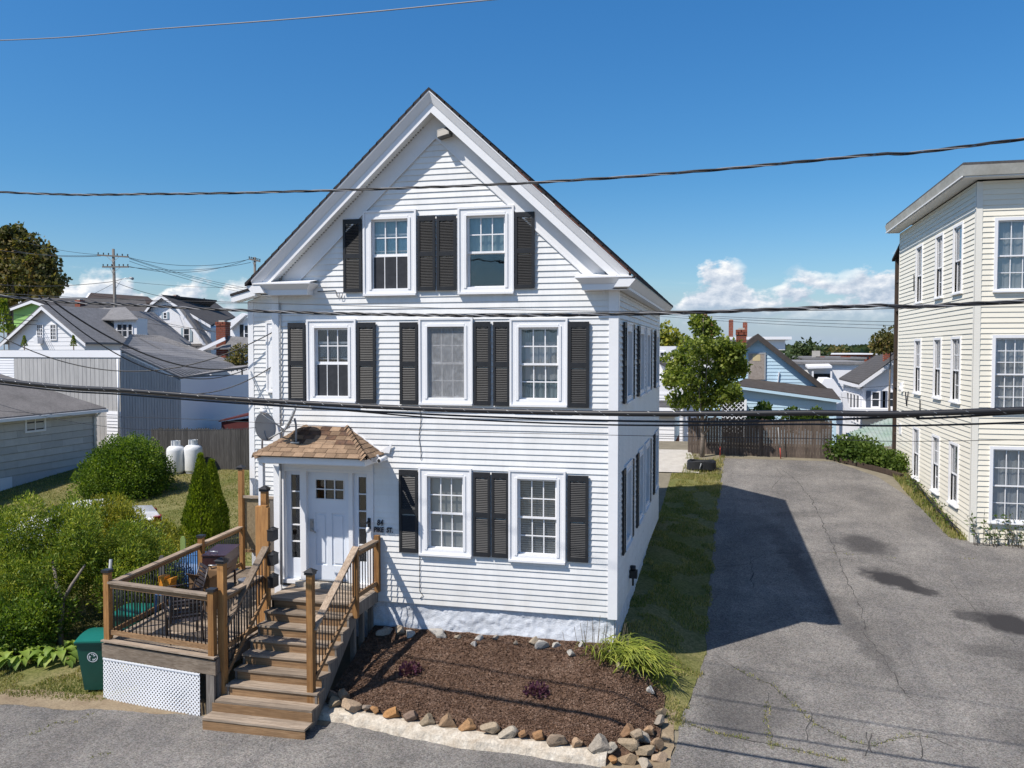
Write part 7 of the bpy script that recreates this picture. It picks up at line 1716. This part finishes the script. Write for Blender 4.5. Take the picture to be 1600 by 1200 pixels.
shrub('arborvitae_bush', 'small yellow-green arborvitae at the right end of the hedge row', 'shrub', (-12.2, 3.2, gz(-12.2, 3.2)),
      [(-12.35, 3.3, 1.15, .65, .65, .8), (-11.8, 2.7, .85, .55, .6, .65), (-12.75, 3.5, 1.2, .5, .55, .6)], 19000, .08, L_ARBY, .6, None, .34, lump=.33, seed=17)
shrub('round_bush', 'large rounded deep green bush before the grey bungalow', 'bush', (-19.2, 11.9, gz(-19.2, 11.9)),
      [(-20.35, 12.4, 1.7, 1.5, 1.5, 1.4), (-20.8, 12.2, 1.5, 1.25, 1.35, 1.15), (-19.65, 12.0, 1.4, .95, 1.15, 1.1), (-20.4, 12.3, 2.3, .95, 1.05, .6)], 85000, .08, L_BUSH, .3, None, .6, lump=.2, freq=2.8, tuft=.42)
def cone(lab, x, y, h, r, n):
    t = thing('cone_arborvitae', lab, 'arborvitae', (x, y, gz(x, y)), 'pointed arborvitae on the lawn'); z0 = gz(x, y)
    tt = RNG.random(n) ** .8; a = RNG.uniform(0, 6.283, n)
    rr = r * np.minimum(1, (1 - tt) * 1.25 + .01) * (1 - .5 * RNG.random(n) ** 2) * (1 + .16 * np.array([noise.noise((math.cos(q) * 1.6 + x, math.sin(q) * 1.6, w * h * 1.6)) for q, w in zip(a, tt)]))
    P = np.stack([x + rr * np.cos(a), y + rr * np.sin(a), z0 + .05 + tt * h], 1); D = np.stack([np.cos(a) * .7, np.sin(a) * .7, np.full(n, 1.3)], 1) + RNG.normal(size=(n, 3)) * .35
    leafcloud('crown', P, D, .095 * RNG.uniform(.6, 1.4, n), L_CONE, t, .45); MB().tube([(x, y, z0 - .1), (x, y, z0 + h * .7)], [.06, .02], 8).build('trunk', M_BARK, t)
cone('front pointed arborvitae standing alone on the lawn', -13.15, 6.3, 2.75, .58, 14000)
cone('taller-skirted arborvitae just behind and right of the front pointed one', -13.5, 7.4, 2.35, .5, 12000)
cone('slim arborvitae partly hidden behind the house corner', -11.6, 12.4, 3.3, .55, 8000)
# hostas
ht = thing('hosta_plant', 'broad yellow-green hosta clump at the foot of the left hedge', 'plant', (-11.9, -1.45, gz(-11.9, -1.45)))
def hosta(cx, cy, n, r, hs=.2):
    V, Fq = [], []
    for _ in range(n):
        a = random.uniform(0, 6.283); q = random.uniform(.2, 1) * r; L = random.uniform(.18, .32); wd = L * .36
        b = Vector((cx + q * .4 * math.cos(a), cy + q * .4 * math.sin(a), 0)); d = Vector((math.cos(a), math.sin(a), 0)); sd = Vector((-d.y, d.x, 0)); z = hgt(b.x, b.y)
        base = len(V); h0 = random.uniform(.12, .34) * (1.2 - .5 * q / r)
        for t, wv, up_ in ((0, .35, 0), (.3, .95, .05), (.6, .85, .03), (.85, .45, -.04), (1.0, .03, -.12)):
            for s in (-1, 0, 1): p = b + d * (q * .45 + L * t) + sd * wd * wv * s; V.append((p.x, p.y, z + h0 + up_ + (.025 if s else 0)))
        for i in range(4):
            for s in (0, 1): Fq.append((base + 3 * i + s, base + 3 * i + s + 1, base + 3 * i + s + 4, base + 3 * i + s + 3))
    return npmesh('leaves', np.array(V), np.array(Fq), L_HOSTA, ht, smooth=True)
hosta(-12.35, -1.5, 70, .6); hosta(-11.55, -1.25, 46, .45); hosta(-12.9, -1.6, 40, .45)
# day lilies at the house corner
dl = thing('daylily_clump', 'arching yellow-green daylily clump at the right corner of the foundation', 'plant', (.35, -.35, bed_z(.35, -.35)))
V, Fq = [], []
for _ in range(520):
    cx, cy = random.gauss(.30, .27), random.gauss(-.42, .15); a = random.gauss(-.5, 1.6); L = random.uniform(.35, .78); z = (bed_z(cx, cy) if cx < 1 else hgt(cx, cy)) - .02
    d = Vector((math.cos(a), math.sin(a), 0)); sd = Vector((-d.y, d.x, 0)); base = len(V); k = random.uniform(.55, 1.15)
    for i in range(7):
        t = i / 6; p = Vector((cx, cy, z)) + d * (L * .85 * t ** 1.25) + Vector((0, 0, L * k * (1.25 * t - 1.05 * t * t))); w = .014 * (1 - t) ** .6 + .001
        V += [tuple(p - sd * w), tuple(p + sd * w + Vector((0, 0, .006)))]
    for i in range(6): q = base + 2 * i; Fq.append((q, q + 1, q + 3, q + 2))
npmesh('leaves', np.array(V), np.array(Fq), L_LILY, dl)
V, Fq = [], []
for _ in range(26):
    cx, cy = random.gauss(-.15, .3), random.gauss(-.28, .08); z = bed_z(cx, cy); h = random.uniform(.3, .6); b = len(V); lx = random.uniform(-.1, .1)
    V += [(cx - .005, cy, z), (cx + .005, cy, z), (cx + lx + .004, cy, z + h), (cx + lx - .004, cy, z + h)]; Fq.append((b, b + 1, b + 2, b + 3))
npmesh('dry_stems', np.array(V), np.array(Fq), M_BARK, dl)['kind'] = 'stuff'
for (x, y, lab, r) in ((-3.62, -1.42, 'small dark purple plant beside the stair rail shadow', .2), (-1.15, -1.75, 'small purple seedling in the middle of the mulch bed', .2)):
    z = bed_z(x, y); t = thing('purple_plant', lab, 'plant', (x, y, z), 'purple plants in the mulch')
    P, D = crown_pts([(x, y, z + .05, r, r * .8, .13)], 420, .3, .8); D = D + np.array([0, 0, .7]) + RNG.normal(size=D.shape) * .5; leafcloud('leaves', P, D, .055 * RNG.uniform(.6, 1.4, len(P)), L_PURP, t, .7)
# maple at the end of the drive
def tree(name, lab, x, y, h, blobs, n, size, mt, tr, bark, limbs=8, aspect=.8, group=None, lump=.3, up=-.1, seed=0, freq=2.4, cat='tree'):
    z0 = gz(x, y); t = thing(name, lab, cat, (x, y, z0), group)
    P, D = crown_pts(blobs, n, lump, .85, seed, freq); D = D * .6 + np.array([0, 0, up]) + RNG.normal(size=D.shape) * .8
    leafcloud('crown', P, D, size * RNG.uniform(.6, 1.4, len(P)), mt, t, aspect)
    top = max(b[2] for b in blobs); m = MB(); m.tube([(x, y, z0 - .2), (x + .03, y, z0 + h * .25), (x - .04, y, z0 + h * .5), (x, y, top)], [tr, tr * .8, tr * .6, tr * .2], 10)
    for b in (blobs[:limbs * 10:max(1, len(blobs) // 10)] if limbs > 1 else ()): s = random.uniform(.2, .45); p = Vector((x, y, z0 + h * s)); q = Vector(b[:3]); m.tube([tuple(p), tuple(p.lerp(q, .5) + Vector((0, 0, -.1))), tuple(q)], [tr * .45, tr * .3, tr * .08], 6)
    m.build('trunk', bark, t); return t
mx, my = 1.07, 21.2
mb = []
for (px, py, rx, rz) in ((1100, 516, .9, .7), (1090, 545, 1.25, .95), (1122, 545, 1.1, .9), (1060, 560, .8, .8), (1075, 590, 1.3, 1.0), (1110, 590, 1.4, 1.1), (1140, 562, .8, .65), (1135, 590, .85, .8), (1100, 625, 1.4, .7), (1065, 625, .95, .6), (1140, 615, .75, .5), (1094, 503, .42, .4), (1050, 590, .55, .6), (1150, 548, .5, .4), (1155, 575, .4, .4)):
    p = at(px, py, my); s = .62; mb.append((p[0], my + random.uniform(-.8, .8), p[2], rx * s, rx * s * .95, rz * s))
tree('maple_tree', 'young green maple with slim trunk at the end of the driveway', mx, my, 3.6, clusters(mb, 9, .25, .85), 15500, .13, L_MAPLE, .11, M_BARKG, 11, .85, lump=.4, freq=3.)
# tall tree far left
tl = []
for (px, py, r) in ((15, 390, 4.2), (50, 392, 3.4), (20, 425, 4.6), (60, 425, 3.8), (82, 440, 3.0), (-20, 420, 5), (10, 460, 4.6), (50, 455, 3.6), (30, 372, 2.6), (78, 410, 2.0), (-15, 385, 4), (90, 452, 1.8)):
    p = at(px, py, 74); tl.append((p[0], 74 + random.uniform(-2, 2), p[2], r * .72, r * .72, r * .62))
tree('tall_tree', 'tall rusty-green tree rising above the roofs at the left edge', at(20, 500, 74)[0], 74, 13, clusters(tl, 8, 1.0, .7), 13000, .5, L_OAK, .5, M_BARK, 10, .8, lump=.5, freq=3.4)
# shrubs and trees along the right background
def bushat(name, lab, px, py, Y, r, rz, n, size, mt, cat='bush', group=None, extra=()):
    p = at(px, py, Y); bl = [(p[0], Y, p[2], r, r, rz)] + [(p[0] + dx, Y + random.uniform(-.3, .3), p[2] + dz, r * k, r * k, rz * k) for dx, dz, k in extra]
    t = thing(name, lab, cat, (p[0], Y, hgt(p[0], Y)), group); P, D = crown_pts(bl, n, .4, .8, px, 3.); D = D * .7 + np.array([0, 0, .3]) + RNG.normal(size=D.shape) * .6
    leafcloud('crown', P, D, size * RNG.uniform(.6, 1.4, len(P)), mt, t, .75); z = hgt(p[0], Y); MB().tube([(p[0], Y, z - .1), (p[0], Y, p[2])], [.05, .02], 6).build('trunk', M_BARK, t); return t
bushat('leafy_shrub', 'tall leafy shrub rising above the board fence right of the maple', 1190, 655, 23.2, .55, .45, 1400, .13, L_VINE, extra=((.1, .5, .5),))
bushat('leafy_shrub', 'pale leafy shrub over the middle of the board fence', 1242, 660, 23.2, .6, .4, 1500, .13, L_VINE, extra=((-.1, .45, .5), (.5, .1, .7)))
bushat('leafy_shrub', 'yellowish shrub over the right end of the board fence', 1273, 658, 23.0, .5, .4, 1300, .13, L_VINE, extra=((.1, .35, .5),))
vh = thing('vine_hedge', 'tangle of vines over low timbers between the fence and the cream building', 'hedge', (7.4, 20.4, 1.8))
bl = []
for i in range(9): t = i / 8; x_, y_ = 6.55 + 2.0 * t, 21.5 - 2.3 * t; bl.append((x_, y_, hgt(x_, y_) + .45 - .1 * t, .55, .5, .5 - .1 * t))
p = at(1335, 697, 21.6); bl += [(p[0], 21.6, p[2], .7, .5, .45), (p[0] + .5, 21.3, p[2] - .15, .6, .5, .45)]
P, D = crown_pts(bl, 6500, .4, .9, 5, 3.); P, D = ground_cut(P, D); D = D * .6 + np.array([0, 0, .4]) + RNG.normal(size=D.shape) * .6; leafcloud('leaves', P, D, .12 * RNG.uniform(.6, 1.4, len(P)), L_VINE, vh, .8)
def weeds(lab, x0, y0, x1, y1, n, h, seed):
    t = thing('weed_clump', lab, 'weeds', ((x0 + x1) / 2, (y0 + y1) / 2, hgt((x0 + x1) / 2, (y0 + y1) / 2)), 'weeds along the cream wall'); m = MB(); PP, DD = [], []
    for _ in range(n):
        s = random.random(); x, y = x0 + (x1 - x0) * s + random.gauss(0, .08), y0 + (y1 - y0) * s + random.gauss(0, .08); z = hgt(x, y); hh = h * random.uniform(.4, 1.1); lx, ly = random.gauss(0, .25) * hh, random.gauss(0, .25) * hh
        path = [(x, y, z), (x + lx * .4, y + ly * .4, z + hh * .55), (x + lx, y + ly, z + hh)]; m.tube(path, [.008, .006, .003], 4)
        for k in range(9): u = random.uniform(.25, 1); PP.append((x + lx * u, y + ly * u, z + hh * u)); DD.append((random.gauss(0, 1), random.gauss(0, 1), random.gauss(.2, .6)))
    m.build('stems', M_BARK, t)['kind'] = 'stuff'; leafcloud('leaves', np.array(PP), np.array(DD), .11 * RNG.uniform(.5, 1.4, len(PP)), L_VINE, t, .4)
weeds('thin weeds growing at the corner of the cream apartment house', 8.75, 10.05, 10.2, 9.95, 34, .95, 1); weeds('low dry weeds along the cream side wall', 8.55, 11.2, 8.5, 18, 46, .45, 2)
blades('dry_edge_grass', scatter(5000, 8.15, 8.75, 9.9, 19, lambda x, y: x > drive_r(y) - .15), .04, .2, .012)
m = MB(); 
for k in range(5):
    pts = [(8.6 - .1 * random.random(), 10.6 + i * .8 + random.uniform(-.2, .2), hgt(8.5, 10.6 + i * .8) + .12 + .2 * random.random()) for i in range(9)]; m.tube(pts, .012, 5)
lv = m.build('ground_cables', M_CABLE); tag(lv, 'tangle of loose black cables lying along the foot of the cream wall', 'cables')
# distant woods and town trees
fw = []
def far_wood():
    PP, DD = [], []
    for i in range(15000):
        az = random.uniform(-.55, .48) - .05; dist = random.uniform(900, 2700); x, y = CAM[0] + dist * math.sin(az), CAM[1] + dist * math.cos(az)
        PP.append((x, y, hgt(x, y) + random.uniform(-4, 2.) + 3.0 * noise.noise((az * 60, dist * .004, 2)))); DD.append((random.gauss(0, .6), random.gauss(-.5, .5), random.uniform(.4, 1.2)))
    P = np.array(PP); sz = RNG.uniform(8, 17, len(P)); o = leafcloud('far_woods', P - np.array(DD) * 0, np.array(DD), sz, L_FAR, None, .95, .3); o['kind'] = 'stuff'
far_wood()
def town_wood():
    C, D, Z = [], [], []
    for _ in range(170):
        az = math.radians(random.uniform(-27.5, -6.5)); dist = random.uniform(75, 420); x, y = CAM[0] + dist * math.sin(az), CAM[1] + dist * math.cos(az); r = random.uniform(2.2, 4.2); h = random.uniform(2.5, 5)
        q = RNG.normal(size=(60, 3)); q /= np.linalg.norm(q, axis=1, keepdims=True); C.append(np.array([x, y, hgt(x, y) + h]) + q * np.array([r, r, r * .8]) * RNG.uniform(.6, 1, (60, 1))); D.append(q + np.array([0, 0, .3]))
    P = np.concatenate(C); o = leafcloud('town_woods', P, np.concatenate(D), RNG.uniform(1.0, 2.2, len(P)), L_FAR, None, .9); o['kind'] = 'stuff'
town_wood()
for i, (px, py, Y, r, lab) in enumerate(((1262, 553, 150, 3.0, 'round dark tree in front of the wooded hill beyond the blue gable'), (1228, 572, 120, 2.4, 'dark tree hidden behind the blue roof slope'), (1242, 562, 170, 2.2, 'olive tree right of the white block'), (1034, 528, 58, 1.6, 'yellowing round tree left of the maple crown'), (1306, 556, 260, 3.4, 'rusty tree at the left end of the brick mill'), (1392, 531, 44, 1.0, 'dark tree top beside the brown back porches'))):
    p = at(px, py, Y); tree('town_tree', lab, p[0], Y, max(3, p[2] - hgt(p[0], Y)), [(p[0], Y, p[2], r, r, r * .8), (p[0] + r * .6, Y, p[2] - r * .3, r * .7, r * .7, r * .6), (p[0] - r * .6, Y, p[2] - r * .25, r * .7, r * .7, r * .6)], 1500, r * .22, L_ARBY if i == 3 else L_FAR if i < 3 else L_OAK, .12, M_BARK, 1, .8, 'trees in the town beyond')
p = at(378, 555, 33); t = thing('flowering_shrub', 'brownish flowering shrub by the white house chimney', 'shrub', (p[0], 33, 1)); P, D = crown_pts([(p[0], 33, p[2], .75, .7, .7), (p[0] - .5, 33, p[2] - .5, .6, .6, .5)], 1500, .4, .8); leafcloud('crown', P, D + RNG.normal(size=D.shape) * .6, .14 * RNG.uniform(.6, 1.4, len(P)), L_OAK, t, .8); MB().tube([(p[0], 33, .5), (p[0], 33, p[2])], .05, 6).build('trunk', M_BARK, t)
for px, lab in ((38, 'left tiny dark cone shrub on the white band roof'), (115, 'right tiny dark cone shrub on the white band roof'), (6, 'dark cypress at the left edge beside the green house')):
    Y = 40 if px > 10 else 50; h = .8 if px > 10 else 3.; p = at(px, 539 if px > 10 else 520, Y); t = thing('cone_shrub', lab, 'shrub', (p[0], Y, p[2]), 'cone shrubs before the far roofs'); n = 500; tt = RNG.random(n); a = RNG.uniform(0, 6.28, n); r = h * .3 * (1 - tt) * RNG.uniform(.5, 1, n); PQ = np.stack([p[0] + r * np.cos(a), Y + r * np.sin(a), p[2] - .1 + tt * h], 1)
    leafcloud('crown', PQ, np.stack([np.cos(a), np.sin(a), np.full(n, 1.)], 1), h * .12 * RNG.uniform(.6, 1.4, n), L_ARB, t, .6); MB().tube([(p[0], Y, -1.), (p[0], Y, p[2] + h * .5)], .04, 6).build('trunk', M_BARK, t)
# ------------------------------------------------------------------ poles and wires
M_POLE = mat('grey_pole_wood', (.20, .185, .17), .9, .1, var=.25, vscale=3, stretch=(6, 6, .5))
def upole(lab, px, pyt, Y, arms, tilt=0.):
    p = at(px, pyt, Y); z0 = hgt(p[0], Y); t = thing('utility_pole', lab, 'utility pole', (p[0], Y, z0))
    MB().tube([(p[0] + tilt, Y, z0 - .5), (p[0], Y, p[2])], [.17, .12], 12).build('pole', M_POLE, t)
    for (py, x0, x1, sl) in arms:
        a, b = at(x0, py + sl, Y - .15), at(x1, py - sl, Y - .15); MB().bar(a, b, .10, .13).build('crossarm', M_POLE, t)
        for k in (.03, .2, .36, .64, .8, .97):
            q = Vector(a).lerp(Vector(b), k); MB().lathe([(0, 0), (.05, 0), (.035, .08), (.06, .12), (.06, .17), (0, .2)], (q.x, q.y, q.z + .06), 8).build('insulator', M_BLKMET, t)
        m = MB(); c = (p[0], Y - .13)
        for s in (.28, .72): q = Vector(a).lerp(Vector(b), s); m.bar((c[0], c[1] - .05, q.z - .55), (q.x, q.y - .03, q.z), .03, .03)
        m.build('brace', M_GREYPL, t)
    return t, p
YP1 = 52
p1, P1 = upole('tall grey utility pole with two crossarms and street lamp on the left', 177, 389, YP1, [(400, 152, 201, -1.5), (417, 160, 201, 0)], .25)
m = MB(); a = at(178, 440, YP1); b = at(190, 436, YP1 - .2); c = at(203, 434, YP1 - .4); m.tube([a, b, c], .03, 6); m.tube([at(178, 455, YP1), at(190, 436.5, YP1 - .2)], .02, 5); m.build('lamp_arm', M_METAL, p1); MB().tube([c, at(207.5, 435.5, YP1 - .5)], [.09, .13], 10).build('lamp_head', M_GREYPL, p1)
m = MB(); m.tube([at(153, 483.5, YP1 - 1), at(172, 481, YP1 - 1)], .12, 8); m.build('splice_case', M_BLKMET, p1)
p2, P2_ = upole('slim utility pole with tilted crossarm behind the white house eave', 398, 402, 60, [(406.5, 389, 406.5, -2)])
def sag_path(A, B, sag, n=24):
    A, B = Vector(A), Vector(B); return [tuple(A.lerp(B, i / n) - Vector((0, 0, sag * 4 * (i / n) * (1 - i / n)))) for i in range(n + 1)]
def smooth_path(pts, n=14):
    P = [Vector(p) for p in pts]; out = []
    for i in range(len(P) - 1):
        a = P[max(i - 1, 0)]; b = P[i]; c = P[i + 1]; d = P[min(i + 2, len(P) - 1)]
        for k in range(n):
            t = k / n; out.append(.5 * ((2 * b) + (c - a) * t + (2 * a - 5 * b + 4 * c - d) * t * t + (3 * b - a - 3 * c + d) * t ** 3))
    out.append(P[-1]); return out
def street_cable(lab, pts, c, r, strands=1, pitch=.55, lash=0, mt=None, group='cables along the street'):
    W_ = [atW(px, py, c) for px, py in pts]
    # carry the cable on beyond both picture edges towards its poles
    A, B = Vector(W_[0]), Vector(W_[1]); Y_, Z_ = Vector(W_[-1]), Vector(W_[-2])
    d0 = (A - B).normalized(); d1 = (Y_ - Z_).normalized()
    P = smooth_path([tuple(A + d0 * 9 + Vector((0, 0, .35)))] + W_ + [tuple(Y_ + d1 * 9 + Vector((0, 0, .35)))])
    t = thing('street_cable', lab, 'cable', tuple(P[0]), group)
    if strands == 1: MB().tube([tuple(p) for p in P], r, 10).build('cable', mt or M_CABLE, t)
    else:
        Ls = [0.]
        for a, b in zip(P, P[1:]): Ls.append(Ls[-1] + (b - a).length)
        N = int(Ls[-1] / .07); fine = []
        j = 0
        for i in range(N + 1):
            s = Ls[-1] * i / N
            while j < len(Ls) - 2 and Ls[j + 1] < s: j += 1
            fine.append((P[j].lerp(P[j + 1], (s - Ls[j]) / (Ls[j + 1] - Ls[j] + 1e-9)), s))
        for k in range(strands):
            m = MB(); rr = r * .95; pp = []
            for q, s in fine:
                th = 2 * math.pi * (s / pitch + k / strands) + .8 * math.sin(s * 1.1); pp.append(tuple(q + Vector((.1 * rr * math.cos(th), rr * math.cos(th), rr * math.sin(th)))))
            m.tube(pp, r * (.75 if k else .55), 6).build('strand', M_CABLE if k else M_WIRE, t)
    if lash:
        m = MB(); tot = len(P); pp = []
        acc = 0.
        for a, b in zip(P, P[1:]):
            L = (b - a).length; n = max(1, int(L / .06))
            for i in range(n):
                s = acc + L * i / n; q = a.lerp(b, i / n); th = 2 * math.pi * s / lash; pp.append(tuple(q + Vector((0, math.cos(th), math.sin(th))) * (r + .002)))
            acc += L
        m.tube(pp, .0032, 4).build('lashing_wire', M_METAL, t)
    return t
street_cable('thin pale wire across the top left of the sky', [(0, 63), (250, 45), (500, 26), (765, 0), (1000, -24)], -5.4, .009, mt=M_WIRE)
street_cable('twisted three-strand cable crossing the upper gable', [(0, 300), (250, 303), (500, 298), (800, 287), (1060, 270), (1350, 243), (1600, 217)], -5.4, .0125, 3, 1.15)
street_cable('twisted cable crossing just below the attic windows', [(0, 462), (200, 476), (430, 487), (620, 491.5), (780, 493), (1050, 489), (1350, 478), (1600, 470)], -5.4, .015, 3, .8)
street_cable('thickest lashed telephone cable crossing below the upper windows', [(0, 594), (200, 610), (400, 625), (650, 638), (960, 646), (1250, 645), (1600, 640)], -5.4, .035, 1, lash=.32)
street_cable('black cable slung just below the thickest one', [(0, 600), (200, 617), (400, 632), (640, 646), (900, 656), (1100, 659), (1250, 657), (1420, 651), (1600, 645)], -5.35, .013, 1)
street_cable('lowest black cable sagging across the middle of the house', [(0, 597), (200, 614), (430, 632), (560, 643), (700, 654), (960, 664), (1250, 663), (1600, 660)], -5.3, .011, 1)
street_cable('hair-thin wire below the other cables', [(0, 642), (300, 655), (640, 672), (960, 680), (1250, 685), (1600, 687)], -5.25, .0035, 1)
street_cable('hair-thin wire above the telephone cable', [(0, 458), (430, 474), (640, 480), (800, 484), (1050, 486), (1600, 474)], -5.45, .0045, 1)
def wire(lab, A, B, sag, r=.02, group=None, name='wire', mt=None):
    t = thing(name, lab, 'wire', tuple(A), group); MB().tube(sag_path(A, B, sag), r, 5).build('cable', mt or M_CABLE, t); return t
g_ = 'wires strung between the far poles'
wire('upper pair wire from the tall pole to the left', at(20, 372, 62), at(156, 398, YP1), .3, .018, g_); wire('second upper wire from the tall pole past the tall tree', at(20, 391, 62), at(158, 400, YP1), .3, .022, g_); wire('third upper wire left of the tall pole', at(-20, 388, 62), at(162, 399, YP1), .3, .02, g_)
wire('wire from the tall pole top arm to the slim pole', at(200, 402, YP1), at(390, 405, 60), .7, .02, g_); wire('wire from the tall pole lower arm to the slim pole', at(200, 417, YP1), at(392, 410, 60), .5, .02, g_); wire('middle wire between the two poles', at(201, 416, YP1), at(391, 404, 60), .9, .02, g_)
for k, (y0, y1, lab) in enumerate(((403, 451, 'first descending wire right of the tall pole'), (404, 455, 'second descending wire right of the tall pole'), (408, 459, 'third descending wire right of the tall pole'))): wire(lab, at(202, y0, YP1), at(392, y1, 66), .25, .018, g_)
wire('low wire from the tall pole to the left edge', at(-10, 444, 56), at(176, 440, YP1), .3, .025, g_); wire('guy line down from the tall pole to the right', at(178, 440, YP1), at(270, 466, 58), .2, .022, g_); wire('slack line from the tall pole down to the dark roof', at(176, 444, YP1), at(141, 462, 60), .0, .018, g_)
wire('thin wire above the dark roof toward the slim pole', at(140, 461, YP1), at(392, 474, 60), .3, .018, g_); wire('upper thin wire over the cloud bank', at(200, 440, YP1), at(392, 449, 62), .2, .014, g_)
for k, (a, b, lab) in enumerate((((0, 490), (175, 480), 'upper of the wires crossing the lime green house'), ((0, 498), (180, 488), 'middle of the wires crossing the lime green house'), ((0, 503), (180, 497), 'lowest of the wires crossing the lime green house'))): wire(lab, at(*a, 38), at(*b, YP1), .4, .02, g_)
wire('long wire from the tall pole over the gambrel house', at(180, 484, YP1), at(345, 520, 50), .2, .02, g_); wire('lower wire from the tall pole over the gambrel house', at(180, 497, YP1), at(345, 518, 50), .1, .018, g_)
g2_ = 'service drops to the white house'
dz = Vector(at(75, 465, -3)); hook = Vector(at(386, 573, 3.2)); wire('thick service drop running from upper left to the left bay', tuple(dz), tuple(hook), .5, .016, g2_, 'service_drop'); wire('second service drop running beside the thick one', at(60, 462, -3), at(386, 577, 3.2), .75, .012, g2_, 'service_drop')
wire('long flat service drop from the left edge to the upper bay', at(0, 525, 2), at(428, 518, 3.2), .95, .014, g2_, 'service_drop')
wire('short black drop looping to the bay window', at(255, 612, 2.5), at(426, 572, 3.25), .3, .013, g2_, 'service_drop')
wire('thin wire from the left edge to the satellite dish', at(0, 632, 3), at(400, 668, -.6), .3, .006, g2_, 'service_drop')
g3_ = 'wires beyond the maple'
for k, (a, b, lab) in enumerate((((1030, 494, 45), (1420, 515, 30), 'lowest wire over the right-hand clouds'), ((1030, 491, 45), (1420, 509, 30), 'middle wire over the right-hand clouds'), ((1030, 489, 45), (1420, 503, 30), 'top wire over the right-hand clouds'), ((1310, 604, 36), (1410, 600, 30), 'wire before the sunroom house gable'), ((1310, 620, 36), (1410, 625, 30), 'wire across the sunroom house shutters'))): wire(lab, at(*a), at(*b), .1, .012, g3_)
